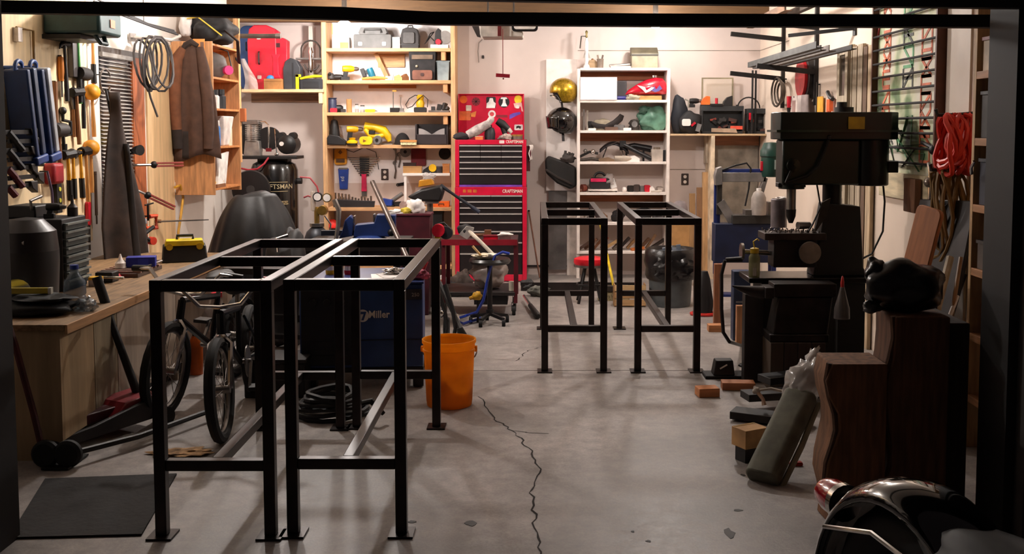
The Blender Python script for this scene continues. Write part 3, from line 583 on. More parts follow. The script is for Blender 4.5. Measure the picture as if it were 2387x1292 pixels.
part(T, 'lower_bowl', MB(k).tube(arc((2, 62), 17, 190, 350, 10, 'xz', -8), 1.8, 6), M('6a6460', .3, .8))
part(T, 'spindle', MB(k).lathe([(.5, 40), (5, 44), (6, 60), (4, 76), (6, 88), (3, 98), (.5, 98)], (0, -9, 0), 12), CHROME)
part(T, 'foot', MB(k).box(-16, 16, -12, 12, 0, 6), IRON, .002)
# ---------------- compressor
Yc = 10.1; kc = K(Yc); base = S(650, 0, Yc)
T = thing('air_compressor', 'tall black upright air compressor with lettered tank in the corner', 'compressor', base, 0)
top = (zp(372, Yc)) / kc
part(T, 'tank', MB(kc).lathe([(.5, 30), (30, 34), (50, 48), (54, 62), (54, top - 24), (49, top - 10), (34, top - 2), (.5, top)], (-6, 0, 0), 28), M('0f0d0d', .2, 0, .1, coat=.5))
for a in (-150, -30, 90): part(T, 'foot', MB(kc).bar((-6 + 46 * math.cos(R(a)), 46 * math.sin(R(a)), 0), (-6 + 44 * math.cos(R(a)), 44 * math.sin(R(a)), 46), 16, 5), BLACK)
part(T, 'top_plate', MB(kc).box(-84, 56, -40, 34, top + 2, top + 9).box(-40, 30, -20, 20, top - 8, top + 3), BLACK, .004)
cy = top + 9
part(T, 'crankcase', MB(kc).prism([(-70, 0), (-32, 0), (-34, 34), (-66, 34)], -26, -2), M('a8a29c', .4, .6, .2), .004).location.z = cy * kc
m = MB(kc)
for i in range(9): m.lathe([(.5, cy + 34 + i * 4.4), (17, cy + 34 + i * 4.4), (17, cy + 36 + i * 4.4), (13, cy + 36.2 + i * 4.4), (13, cy + 38.4 + i * 4.4), (.5, cy + 38.4 + i * 4.4)], (-51, -14, 0), 18)
part(T, 'finned_cylinder', m, M('b5aea8', .3, .8))
part(T, 'cylinder_head', MB(kc).box(-69, -33, -32, 4, cy + 73, cy + 82), M('8f8984', .35, .7), .003)
part(T, 'belt_guard', MB(kc).prism(rpoly(46, 82, 10, 4, -62, cy + 42), 8, 26), M('141112', .5), .004)
part(T, 'flywheel', MB(kc).lathe([(22, -5), (27, -5), (27, 5), (22, 5)], (-16, -2, cy + 40), 24, 'y').lathe([(.5, -4), (7, -4), (7, 4), (.5, 4)], (-16, -2, cy + 40), 12, 'y').box(-18, -14, -4, 0, cy + 14, cy + 66), BLACK)
part(T, 'motor', MB(kc).lathe([(.5, -28), (14, -28), (22, -24), (22, 26), (.5, 28)], (30, -4, cy + 26), 20, 'y'), M('171414', .35), .002)
part(T, 'motor_hub', MB(kc).lathe([(.5, -2), (5, -2), (5, 2), (.5, 2)], (20, -33, cy + 28), 12, 'y'), M('e8e2dc', .4))
for sx in (16, 42): part(T, 'capacitor', MB(kc).lathe([(.5, -14), (8, -14), (9, 10), (.5, 12)], (sx, -12, cy + 46), 12, 'y'), BLACK)
part(T, 'delivery_pipe', MB(kc).tube([(-36, -20, cy + 78), (-20, -22, cy + 78), (-11, -24, cy + 70), (-10, -26, cy + 40), (-10, -28, cy + 18)], 2.1, 8), CHROME)
part(T, 'gauge_stem', MB(kc).tube([(2, -22, cy + 62), (5, -30, cy + 40), (8, -32, cy + 6)], 1.2, 6).ball((8, -32, cy + 4), (5, 4, 4), 10), CHROME)
part(T, 'pressure_valve', MB(kc).bc((-11, -28, cy + 14), (12, 8, 8)), DRED, .002)
part(T, 'air_hose', MB(kc).tube([(-92, -24, top + 20), (-86, -40, top), (-70, -56, top - 18), (-50, -60, top - 22), (-30, -58, top - 20), (-16, -50, top - 8), (-8, -36, top + 8)], 2.2, 8), M('a3182a', .5))
part(T, 'side_valve', MB(kc).cyl((48, 0, top - 50), (58, 0, top - 50), 7), BLACK)
# lettering plate wrapped on the tank
def onTank(w_, z0, z1, r, mat, name, a0=0):
    ang = w_ / r / 2; m = MB(kc)
    rs = []
    def fn(u, v):
        a = R(-90) + a0 + (-ang + 2 * ang * u); return (-6 + r * math.cos(a), r * math.sin(a), z0 + (z1 - z0) * v)
    return part(T, name, m.grid(fn, 10, 1), mat)
GOLD = M('cbb68a', .45, .3)
a0 = .28
onTank(58, top - 72, top - 71, 54.6, GOLD, 'plate_line', a0); onTank(58, top - 95, top - 94, 54.6, GOLD, 'plate_line', a0); onTank(58, top - 102, top - 101, 54.6, GOLD, 'plate_line', a0); onTank(58, top - 51, top - 50, 54.6, GOLD, 'plate_line', a0)
def tanktext(body, size, z, mat, name):
    o = text(T, name, body, size * kc, mat, (0, 0, 0), (0, 0, 0), .0001, 1., .0006)
    for v in o.data.vertices:
        a = R(-90) + a0 + v.co.x / (54.8 * kc); zz_ = v.co.y
        v.co = Vector((-6 * kc + 54.9 * kc * math.cos(a), 54.9 * kc * math.sin(a), z * kc + zz_))
tanktext('CRAFTSMAN', 15, top - 61, M('e4d3ab', .4, .2, 0), 'lettering'); tanktext('PROFESSIONAL', 9, top - 98, GOLD, 'lettering_small'); tanktext('MAX', 11, top - 112, WHT, 'lettering_max')
# wheel-like disc standing in front of the tank
T = thing('hose_reel', 'big dark round hose reel on a stand beside the compressor tank', 'hose reel', S(590, 0, 9.66)); kw_ = K(9.66)
zz = (zp(442, 9.66)) / kw_
part(T, 'hose_coil', MB(kw_).lathe([(32, -6), (44, -5), (46, 0), (44, 5), (32, 6)], (0, 0, zz), 28, 'y'), M('181415', .45)); part(T, 'disc', MB(kw_).lathe([(.5, -2), (33, -2), (33, 2), (.5, 2)], (0, 0, zz), 24, 'y'), M('100d0d', .4))
part(T, 'hub', MB(kw_).lathe([(.5, -7), (10, -7), (12, 3), (.5, 3)], (0, 0, zz), 16, 'y'), DGRY); part(T, 'stand', MB(kw_).box(-20, 20, 4, 12, 0, zz), BLACK)
# ---------------- cabinet on the left wall (end panel faces the door)
yc0, yc1 = 8.62, 9.4; cw = .345; zb, zt = zp(455, yc0), zp(96, yc0)
CB = thing('wall_cabinet', 'orange-stained open wall cabinet with the brown jacket on its end', 'cabinet', (XL, yc0, zb)); h = zt - zb
OW = wood('c48c5c', 'z', .16)
part(CB, 'end_panel', MB().box(0.002, cw, 0, .02, 0, h), OW, .002); part(CB, 'far_panel', MB().box(.002, cw, yc1 - yc0 - .02, yc1 - yc0, 0, h), OW, .002)
part(CB, 'back_panel', MB().box(.002, .012, .021, yc1 - yc0 - .021, 0, h), wood('b0683a', 'z'))
cs = {}
for i, py in enumerate((100, 178, 252, 342, 440)):
    z = zp(py, yc0) - zb; cs[i] = z + zb
    part(CB, 'shelf_board', MB().box(.013, cw - .004, .021, yc1 - yc0 - .021, z - .018, z), wood('c8834a', 'x'), .001)
part(CB, 'face_post', MB().box(cw - .05, cw + .002, yc1 - yc0, yc1 - yc0 + .04, .25, h + .3), wood('dba974', 'z'), .002)
part(CB, 'face_block', MB().box(cw - .05, cw + .045, yc1 - yc0 - .002, yc1 - yc0 + .05, .62, .74), wood('b8683a', 'z'), .002)
def cl(px_frac, i, yy): return Vector((XL + px_frac, yc0 + yy, cs[i]))
# things in the cabinet bays
for i, (bay, fx, yy, r_, h_, c_, c2, lab, nm) in enumerate((
    (3, .305, .11, .034, .15, '16803c', 'd8202a', 'green spray can with red cap in the orange cabinet', 'spray_can'),
    (3, .29, .26, .03, .16, '2f6fb4', 'e8e0da', 'blue-banded white spray can in the orange cabinet', 'spray_can'),
    (3, .28, .62, .035, .15, 'cfc3a8', '9a8f78', 'cream aerosol can at the far end of the orange cabinet', 'spray_can'),
    (2, .295, .2, .04, .1, 'e4dcd6', '24262b', 'white tin with black lid on the middle cabinet board', 'paint_tin'),
    (2, .28, .42, .045, .11, '25262b', '15161a', 'black square tin on the middle cabinet board', 'paint_tin'))):
    T = thing(nm, lab, 'can', cl(fx, bay, yy)); part(T, 'body', MB().lathe([(.001, 0), (r_, 0), (r_, h_), (r_ * .7, h_ + .015), (.001, h_ + .015)]), M('#' + c_, .4)); part(T, 'cap', MB().lathe([(.001, h_ + .015), (r_ * .8, h_ + .015), (r_ * .8, h_ + .06), (.001, h_ + .06)]), M('#' + c2, .4))
T = thing('respirator', 'grey respirator mask with two pink filters in the top cabinet bay', 'respirator', cl(.235, 1, .36), 40)
part(T, 'face_piece', MB().blob((0, 0, .11), (.13, .09, .12), .1, 2), M('5d5450', .6)); 
for sx in (-.1, .1): part(T, 'filter', MB().lathe([(.001, -.13), (.04, -.13), (.04, -.08), (.001, -.08)], (sx, .02, .07), 16, 'y'), M('e0357a', .5))
part(T, 'strap', MB().tube([(-.1, 0, .18), (-.14, .03, .25), (0, .05, .28), (.14, .0, .24), (.15, -.05, .1)], .006, 6), BLACK)
T = thing('paper_bundle', 'crumpled white shop papers stuffed in the lower cabinet bay', 'paper bundle', cl(.24, 3, .46)); part(T, 'papers', MB().taper(-.05, .06, -.05, .12, 0, -.03, .085, -.1, .2, .26), M('d8cdc6', .7), .01)
T = thing('clip_folder', 'white folder leaning out of the bottom cabinet bay', 'folder', cl(.27, 4, .3), 0); part(T, 'cover', MB().prism([(-.18, 0), (.05, 0), (.16, .3), (-.1, .28)], .04, .06, 'x'), M('eee6e0', .6)); part(T, 'sheets', MB().prism([(-.16, .005), (.06, .005), (.15, .28), (-.09, .27)], .02, .038, 'x'), M('d8cdc4', .7))
T = thing('hand_tools_tray', 'shallow wooden tray of small tools at the bottom of the cabinet', 'tray', cl(.2, 4, .2)); part(T, 'tray', MB().box(-.05, .14, -.12, .12, 0, .03), wood('8a5a3a')); part(T, 'tool', MB().tube([(.1, -.1, .04), (.12, .1, .05)], .012, 8), YEL); part(T, 'tool', MB().tube([(.06, -.1, .04), (.07, .1, .045)], .01, 8), DRED)
# on top of the cabinet
T = thing('gear_bag', 'black gear bag with yellow piping piled on top of the orange cabinet', 'bag', (XL + .23, yc0 + .34, zt))
part(T, 'bag', MB().blob((.02, 0, .12), (.19, .34, .13), .16, 5, 26), M('1a1718', .75, 0, .3, 14, .2)); part(T, 'piping', MB().tube([(-.1, -.3, .19), (0, -.33, .2), (.1, -.32, .12), (.18, -.28, .05)], .006, 6), M('d8b83a', .5)); part(T, 'white_cloth', MB().blob((-.13, -.24, .16), (.05, .06, .12), .2, 3), M('e4dcd6', .8)); part(T, 'strap', MB().tube([(.16, -.2, .12), (.26, -.1, .02), (.24, 0, -.16), (.2, .05, -.12)], .02, 6, flat=.4), BLACK)
T = thing('pole', 'round grey pole sticking out over the long pine shelf', 'pole', P(566, 84, Y=9.46)); part(T, 'pole', MB().cyl((-.32, 0, 0), (.34, 0, 0), .021, None, 12), M('5a5048', .5)); part(T, 'end_ring', MB().cyl((.3, 0, 0), (.345, 0, 0), .025), STEEL)
T = thing('price_card', 'orange card hanging from the cabinet top beside the jacket', 'card', P(464, 112, Y=yc0 - .02)); part(T, 'card', MB().box(-.048, .048, -.002, .002, -.075, .075), M('e0914a', .8)); part(T, 'print', MB().box(.012, .04, -.004, -.002, -.06, .05), M('7a5a4a', .8))
# brown canvas jacket
T = thing('work_jacket', 'brown canvas work jacket hanging on the end of the orange cabinet', 'jacket', P(452, 104, Y=yc0 - .012))
kj = K(yc0)
JB = M('4a3226', .9, 0, .14, 14, .3); 
def body(u, v):
    w_ = 26 + 24 * min(1, v * 2.2) + 14 * v; x = -4 + 8 * v + (u - .5) * 2 * w_ * .86
    return (x, -6 - 12 * math.sin(math.pi * u) ** .7 + 3.5 * v * math.sin(u * 19 + 2 * v), -6 - 255 * v - 8 * v * math.sin(u * 6 + .7))
part(T, 'jacket_body', MB(kj).grid(body, 26, 18), JB, solid=.012)
part(T, 'sleeve', MB(kj).tube([(-20, -12, -10), (-34, -16, -34), (-40, -18, -90), (-40, -17, -150), (-38, -16, -196)], [10, 14, 14, 13, 12], 12), M('6e4229', .9, 0, .14, 14, .3))
part(T, 'sleeve', MB(kj).tube([(18, -14, -8), (28, -17, -60), (34, -18, -120), (36, -17, -180), (33, -16, -240)], [9, 13, 13, 13, 11], 12), JB)
part(T, 'collar', MB(kj).tube([(-22, -13, -14), (-12, -17, -2), (0, -17, 4), (14, -16, -4)], [6, 8, 8, 5], 8), M('2e211b', .9)); part(T, 'cuff', MB(kj).cyl((-38, -16, -196), (-36, -15, -240), 12, 11), M('2a1f1b', .9)); part(T, 'lining', MB(kj).grid(lambda u, v: (-34 + 26 * u, -15 - 2 * math.sin(u * 3), -200 - 62 * v), 6, 6), M('241b18', .9), solid=.006)
part(T, 'hook', MB(kj).cyl((0, -14, 4), (0, 5, 5), 1.6), IRON)
# ================================================================ left wall: plywood tool boards, window, hung tools
def LW(px, py, off=0.):
    p = P(px, py, X=XL + off); return p
PLY = M('f0d8ae', .75, 0, .09, 3., .05, 'woodz')
ya, yb = LW(34, 300).y, LW(204, 300).y
struct('plywood_board', MB().box(XL, XL + .014, ya - .35, yb, .75, 2.6), PLY, wall_left)
yw0, yw1 = LW(231, 200).y, LW(330, 200).y
struct('plywood_board', MB().box(XL, XL + .014, yw1 + .07, 8.6, .45, 2.2), M('d9b587', .75, 0, .09, 3., .05, 'woodz'), wall_left)
zw0, zw1 = zp(640, 7.5), LW(231, 114).z
W1 = thing('window_1', 'x', 'window', (XL, yw0, zw0)); del W1['label']; del W1['category']; W1['kind'] = 'structure'
wh = zw1 - zw0; wd = yw1 - yw0
JAMB = wood('a8592c', 'z')
part(W1, 'window_frame', MB().box(-.1, .02, wd - .22, wd, 0, wh - .02), JAMB, .002); part(W1, 'window_head', MB().box(-.1, .02, 0, wd, wh - .02, wh + .02), M('4a403a', .6))
part(W1, 'window_sill', MB().box(-.1, .05, 0, wd, -.03, 0), JAMB, .002)
part(W1, 'glass_pane', MB().box(-.004, 0.002, 0, wd - .22, 0, wh - .02), M('3a3a40', .1))
m0 = None
for i in range(44):
    z = wh - .05 - i * .027
    if z < .01: break
    if m0 is None:
        m0 = part(W1, 'blind_slat', MB().bc((0, 0, 0), (.022, wd - .24, .0028), (0, 24, 0)), M('b8b2ac', .45)); sl = m0
    else:
        sl = m0.copy(); COL.objects.link(sl); sl.parent = W1
    sl.location = (.012, (wd - .24) / 2, z)
part(W1, 'head_rail', MB().box(.004, .03, 0, wd - .235, wh - .05, wh - .02), M('8a857f', .5))
IR = IRON
HW = wood('c48a4a', 'z'); HD = wood('8a5a34', 'z'); HY_ = M('e0a020', .5)
# green case on a bracket high up
p = LW(95, 60)
T = thing('grinder_case', 'dark green plastic tool case with orange badge high on the plywood board', 'case', (XL + .2, p.y + .15, zp(79, p.y)), 90)
part(T, 'case', MB().box(-.17, .17, -.17, .18, 0, .15), M('1d3c3c', .5), .02); part(T, 'badge', MB().box(-.02, .05, -.175, -.169, .05, .1), M('d0683a', .5))
part(T, 'handle', MB().tube([(-.08, -.1, 0), (-.07, -.13, -.05), (.02, -.13, -.05), (.05, -.1, 0)], .014), M('152a2c', .5)); part(T, 'shelf_bracket', MB().box(-.17, .17, -.05, .2, -.03, -.003), IR)
# hung tools (name, pixel of the head, length, kind)
spec = [
 ((180, 62), .5, 'claw', M('3a8a3a', .5), None, BLACK, 'green-shafted hammer hung in front of the yellow level', 'hammer'),
 ((150, 103), .36, 'claw', M('2a2626', .5), IRON, None, 'black tack hammer with broad head hung beside the orange chisel', 'hammer'),
 ((193, 172), .36, 'mallet', BLACK, M('1f1a1a', .7), None, 'black rubber mallet hung above the yellow-headed mallet', 'mallet'),
 ((214, 215), .3, 'ball', HW, M('d89018', .5), None, 'yellow-headed mallet hung by the window blind', 'mallet'),
 ((212, 345), .3, 'ball', HW, M('d08a14', .5), None, 'lower yellow-headed mallet hung by the leather apron', 'mallet'),
 ((138, 303), .3, 'mallet', HD, M('2a2424', .6), None, 'dark drum mallet hung low on the plywood board', 'mallet'),
 ((178, 215), .34, 'sledge', HD, IRON, None, 'small sledge hammer with brown handle', 'hammer'),
 ((216, 92), .3, 'claw', HW, IRON, BLACK, 'claw hammer with black grip hung by the window corner', 'hammer'),
 ((158, 360), .3, 'sledge', HY_, IRON, BLACK, 'ball-peen hammer with yellow handle in the low row', 'hammer'),
 ((170, 357), .3, 'claw', HY_, IRON, BLACK, 'claw hammer with yellow handle in the low row', 'hammer'),
 ((187, 357), .3, 'claw', HY_, IRON, BLACK, 'cross-peen hammer with yellow handle in the low row', 'hammer'),
 ((200, 352), .34, 'sledge', HW, IRON, None, 'long pale-handled hammer at the end of the low row', 'hammer'),
]
for (px, py), L_, hd, hm, hmm, gr, lab, cat in spec:
    p = LW(px, py, .05); T = hammer(lab, p, L_, 90, rnd.uniform(-4, 4), hm, hd, hmm, cat, None, .014, gr)
    part(T, 'peg', MB().cyl((0.03, 0, -.02), (.03, .05, -.02), .005), IRON)
def hang(name, lab, cat, px, py, off=.03, tilt=0): return thing(name, lab, cat, LW(px, py, off), 90, 0, tilt)
def peg(T, z=0., d=.045): part(T, 'peg', MB().cyl((0, -.005, z), (0, d, z), .005), IRON)
T = hang('spirit_level', 'orange and black torpedo level hung upright under the green case', 'level', 168, 100); part(T, 'body', MB().box(-.03, .03, -.015, .015, -.22, .12), M('e08c1c', .5), .004); part(T, 'dark_sleeve', MB().box(-.034, .06, -.02, .02, -.22, 0), M('3a3434', .5), .004); peg(T, .1)
T = hang('wood_chisel', 'long chisel with orange wooden handle on the plywood board', 'chisel', 141, 130); part(T, 'handle', MB().lathe([(.002, 0), (.018, -.01), (.02, -.1), (.014, -.16), (.002, -.16)]), M('c8741c', .5)); part(T, 'blade', MB().box(-.012, .012, -.003, .003, -.26, -.16), STEEL); peg(T)
T = hang('rasp', 'plain wooden-handled rasp hung left of the hatchets', 'rasp', 128, 190); part(T, 'handle', MB().tube([(0, 0, 0), (.002, 0, -.2), (0, 0, -.3)], [.016, .013, .018], 8), HD); part(T, 'ferrule', MB().cyl((0, 0, -.3), (0, 0, -.34), .014), STEEL); peg(T)
T = hang('try_square', 'grey steel square hung on the plywood by the sledge hammer', 'square', 172, 212); part(T, 'blade', MB().prism([(-.07, 0), (.05, 0), (.03, -.12), (-.02, -.12)], -.006, .006), M('5a5450', .4, .7)); part(T, 'stock', MB().box(-.02, .012, -.01, .01, -.3, -.12), HD); peg(T, -.02)
T = hang('drill_brace', 'black hand brace with chuck on the plywood board', 'hand drill', 146, 262); part(T, 'crank', MB().tube([(0, 0, 0), (0, 0, -.05), (.06, -.02, -.06), (.06, -.02, -.14), (0, 0, -.15), (0, 0, -.2)], .012, 8), IRON); part(T, 'knob', MB().ball((0, 0, .01), .025, 12), BLACK); part(T, 'chuck', MB().cyl((0, 0, -.2), (0, 0, -.26), .022), IRON); peg(T)
T = hang('red_paint_scraper', 'short red-handled scraper hung over the grey drawer case', 'scraper', 205, 470); part(T, 'handle', MB().prism(rpoly(.04, .16, .015, 3, 0, -.08), -.012, .012), RED, .003); part(T, 'blade', MB().prism([(-.02, -.16), (.02, -.16), (.012, -.36), (-.004, -.36)], -.004, .004), DGRY); peg(T, -.01)
T = hang('hand_saw_file', 'brown flat file hung at the end of the plywood board', 'file', 222, 400); part(T, 'blade', MB().box(-.015, .015, -.004, .004, -.3, 0), M('6a5038', .5)); part(T, 'tang', MB().cyl((0, 0, -.3), (0, 0, -.36), .006), STEEL); peg(T, -.02)
T = hang('tool_pouch', 'red rounded pouch hung under the bar clamps', 'pouch', 122, 380); part(T, 'pouch', MB().box(-.08, .06, -.05, .03, -.13, 0), M('a01822', .5), .02); part(T, 'clip', MB().box(-.03, .03, -.01, .035, 0, .03), BLACK)
T = hang('level_vials', 'black torpedo level with two yellow vials hung on the plywood', 'level', 133, 430); part(T, 'body', MB().box(-.035, .035, -.015, .02, -.18, .03), BLACK, .004)
for z_ in (-.03, -.1): part(T, 'vial', MB().lathe([(.001, -.02), (.014, -.02), (.014, -.012), (.001, -.012)], (0, 0, z_), 12, 'y'), M('d8d04a', .3))
peg(T, .02)
T = hang('thin_hacksaw', 'long-bladed hacksaw hung near the top of the plywood board', 'saw', 58, 68, .03); part(T, 'frame', MB().tube([(-.1, 0, 0), (.1, 0, 0), (.1, 0, -.4), (.09, 0, -.5)], .008, 6), M('8a6a3a', .5)); part(T, 'grip', MB().box(-.11, -.06, -.015, .015, -.08, 0), M('e4dad2', .5)); peg(T)
# blue folding ramps / trestles
for i, (px, lab) in enumerate(((44, 'blue folding sawhorse hung nearest the plywood edge'), (78, 'blue and white folding sawhorse hung beside its darker twin'))):
    p = LW(px, 160, .12)
    T = thing('folding_sawhorse', lab, 'sawhorse', p, 90, 0, -10)
    part(T, 'outer_leg', MB().box(-.05, -.01, -.07, .07, -.5, 0), M('14305e', .5), .01); part(T, 'inner_leg', MB().box(.02, .07, -.07, .07, -.5, .0), M('b9c0c8' if i else '3a4a66', .4, .2), .01); part(T, 'web', MB().box(-.012, .02, -.055, .055, -.47, -.02), M('0c0d14', .6)); part(T, 'leg_foot', MB().box(-.06, .08, -.075, .075, -.55, -.5), M('1c3f86', .5), .01)
    part(T, 'top_hook', MB().tube([(-.03, 0, 0)] + arc((.0, 0), .045, 180, 0, 6, 'xz', 0) + [(.045, .12, 0)], .012, 8), M('2a4f92', .5))
# bar-clamp rack: black clamps hung in a dense row
p = LW(62, 320, .1)
for i in range(7):
    q = LW(40 + (i % 2) * 16, 308 + i * 21, .16)
    T = thing('bar_clamp', 'all-black trigger clamp hung above the red-handled ones' if i < 4 else 'trigger clamp with dark red handle hung under the all-black ones', 'clamp', q, 90, group='trigger clamps stacked on the wall rack')
    part(T, 'bar', MB().box(-.17, .2, -.006, .006, -.012, .012), IRON); part(T, 'fixed_jaw', MB().prism([(.12, .02), (.2, .02), (.2, -.05), (.14, -.02)], -.02, .02), BLACK, .004); part(T, 'grip', MB().tube([(-.1, 0, 0), (-.06, -.02, -.05)], .02, 8), M('5c0f18' if i > 3 else '141112', .6)); part(T, 'hook', MB().cyl((0, 0, 0), (0, .17, 0), .006), IRON)
T = hang('spark_lighter', 'thin red and blue wire stick hung over the grey drawer case', 'stick', 110, 400, .06); part(T, 'stick', MB().tube([(0, 0, 0), (.05, 0, -.12), (.06, 0, -.24)], .008, 6), M('5a4a66', .5)); peg(T, 0, .06)
# leather apron and its hanger
T = thing('leather_apron', 'long black leather apron hanging from a hook in front of the blind', 'apron', LW(243, 215, .1), 78)
ka = 1.
LA = M('33241d', .75, 0, .3, 10, .25)
def ap(u, v):
    w_ = .05 + .42 * min(1, max(0, (v - .12)) * 1.6) ** .8
    return ((u - .45) * w_ + .1 * v, -.05 - .06 * math.sin(math.pi * u) + .03 * math.sin(u * 12) * v, -1.22 * v + .02 * math.sin(u * 8) * v)
part(T, 'apron_sheet', MB().grid(ap, 20, 20), LA, solid=.012); part(T, 'apron_fold', MB().grid(lambda u, v: (.02 + .16 * u * v + .05 * v, -.13 - .03 * math.sin(u * 5), -.35 - .85 * v), 8, 12), M('1c1413', .7, 0, .3, 10, .25), solid=.01)
part(T, 'neck_strap', MB().tube([(-.01, -.05, -.15), (-.012, -.02, .02), (.012, -.02, .02), (.012, -.05, -.15)], .009, 6), BLACK); part(T, 'hook', MB().tube([(0, .1, .015), (0, -.03, .01), (0, -.045, .04)], .005, 6), STEEL)
T = thing('wire_hoop', 'thin grey wire hoop hanging before the blind above the apron', 'hoop', LW(246, 190, .09), 90); part(T, 'hoop', MB().tube([(0.09 * math.cos(t * .35 + .5), 0, .085 * math.sin(t * .35 + .5)) for t in range(16)], .006, 6), M('6a6058', .4, .6)); part(T, 'nail', MB().cyl((.07, .09, .05), (.07, 0, .05), .004), IRON)
# cable coil on a pipe hook
T = thing('cable_coil', 'grey welding cable coiled on a wall hook above the plywood', 'cable coil', LW(352, 95, .19), 70)
for i in range(7):
    a = 14 * i; r0 = .15 + .012 * (i % 3)
    part(T, 'cable_loop', MB().tube([(r0 * .62 * math.cos(t * .45) + .012 * i - .04, .03 * math.sin(t * .45 + i) - .02 * i + .04, -.17 + r0 * 1.18 * math.sin(t * .45)) for t in range(14)], .0085, 6, True), M('3c3634', .6))
part(T, 'cable_tail', MB().tube([(-.06, 0, -.3), (-.02, 0, -.42), (.05, 0, -.56)], .008, 6), M('3c3634', .6)); part(T, 'pipe_hook', MB().tube([(.0, .19, .03), (0.02, .02, .03), (.2, -.02, .02), (.3, -.02, .06)], .014, 8), M('c9c2bb', .35, .6))
part(T, 'hook_plate', MB().box(-.03, .03, .16, .175, 0, .06), STEEL)
# ceiling-hung rods at upper left
T = thing('fishing_rod_bundle', 'bundle of thin dark rods hung up under the ceiling by the window', 'rods', LW(340, 60, .3), 60)
for i in range(3): part(T, 'rod', MB().tube([(-.4, .02 * i, .1 + .03 * i), (.05, .02 * i, .01 * i), (.28, .02 * i, -.04 + .015 * i)], .007, 6), BLACK)
part(T, 'cord', MB().cyl((0, .02, .01), (0, .02, ZC - LW(340, 60, .3).z), .003), M('5a504a', .8))
# pipe clamps on the plywood beside the cabinet
for i, (px, py, tl, lab) in enumerate(((345, 385, 0, 'level red spreader clamp reaching out from the window jamb'), (335, 435, 28, 'tilted red spreader clamp under the level one'))):
    T = thing('spreader_clamp', lab, 'clamp', LW(px - 35, py, .02), 40, 0, tl)
    part(T, 'rod', MB().tube([(0, 0, 0), (.1, -.02, 0), (.16, -.02, 0)], .01, 8), STEEL); part(T, 'jaw', MB().box(.14, .37, -.04, -.005, -.018, -.004).box(.14, .37, -.04, -.005, .004, .018), M('8a3a32', .5), .002); part(T, 'pivot', MB().ball((.15, -.02, 0), .028, 10), IRON)
T = thing('trouble_light', 'small dark spot light clipped on the window jamb', 'work light', LW(308, 350, .02), 60); part(T, 'shade', MB().lathe([(.04, -.09), (.03, -.04), (.012, 0), (.001, 0)], (0, 0, 0), 14, 'y'), IRON); part(T, 'clip', MB().box(-.015, .015, -.01, .05, -.03, .01), IRON)
outlet('pale wall outlet with a yellow cord under the orange cabinet', LW(406, 437, .001) + Vector((0, 0, 0)), 90, M('d8ccc0', .5))
solo('extension_cord', 'yellow extension cord hanging down from the outlet by the cabinet', 'cord', MB().tube([P(a, b, X=XL + .06) - P(408, 437, X=XL + .03) for a, b in ((408, 437), (420, 432), (427, 460), (422, 500), (416, 540), (414, 570))], .011, 8), M('c8942a', .6), P(408, 437, X=XL + .03))
# ================================================================ bench along the left wall and what stands on it
XB = P(158, 1075, Z=0).x; YB0 = P(158, 1075, Z=0).y; ZB = zp(757, YB0)
segs = [(YB0, P(232, 900, X=XB).y, 'aa8f6c', 'tan plywood bench cabinet whose end faces the door'), (P(232, 900, X=XB).y, P(286, 900, X=XB).y, '9a8a70', 'greenish plywood bench cabinet next to the end cabinet'), (P(286, 900, X=XB).y, 6.1, 'b5a392', 'pale boxed bench cabinet behind the jack handles'), (6.1, 7.3, 'a08a78', 'far bench cabinet under the yellow and black tool box')]
for a, b, c, lab in segs:
    T = thing('bench_cabinet', lab, 'cabinet', (XL, a + .003, 0))
    w_ = XB - XL - .02; d = b - a - .006
    part(T, 'carcass', MB().box(.004, w_ - .02, .02, d, .09, ZB - .03), M('#' + c, .8, 0, .1, 3, .05)); part(T, 'end_panel', MB().box(.004, w_, 0, .02, 0.0, ZB - .03), M('#' + c, .8, 0, .12, 2.5, .05, 'woodz')); part(T, 'front_panel', MB().box(w_ - .02, w_, .021, d, .09, ZB - .03), M('#' + c, .8, 0, .12, 2.5, .05, 'woodz'), .002)
    part(T, 'toe_board', MB().box(w_ - .08, w_ - .05, .02, d, 0, .09), BLACK)
T = thing('worktop', 'long worn plywood top lying over the bench cabinets', 'bench top', (XL, YB0, ZB - .029)); part(T, 'slab', MB().box(.003, XB - XL + .01, -.01, 7.3 - YB0, 0, .029), wood('8a6c4a', 'y', .2), .003)
part(T, 'edge_strip', MB().box(XB - XL + .0105, XB - XL + .022, -.01, 7.3 - YB0, -.012, .029), wood('b5875a', 'y'))
B = lambda px, Y, dz=0.: S(px, ZB + dz, Y)
# drawer case
xd = -2.53; y0 = P(150, 560, X=xd).y; y1 = P(206, 560, X=xd).y
T = thing('drawer_case', 'dark steel drawer case with eight grey drawers on the bench', 'drawer case', (xd, y0, ZB))
hh = zp(512, y0) - ZB
part(T, 'case_body', MB().box(-.34, -.012, 0, y1 - y0, 0, hh), M('181516', .6), .006)
n = 8
for i in range(n):
    z0 = .02 + (hh - .04) / n * i; d = part(T, 'drawer', MB().box(-.011, .004, .012, y1 - y0 - .008, z0 + .003, z0 + (hh - .04) / n - .003), M('4c5454', .5, .3), .002)
    part(d, 'pull', MB().box(.004, .016, .012, y1 - y0 - .008, z0 + (hh - .04) / n - .014, z0 + (hh - .04) / n - .004), M('9fa6a2', .35, .6))
topz = ZB + hh
T = thing('cordless_drill', 'black cordless drill lying on top of the drawer case', 'drill', (xd - .1, y0 + .1, topz), 10); drill(T, .0027, BLACK, 36)
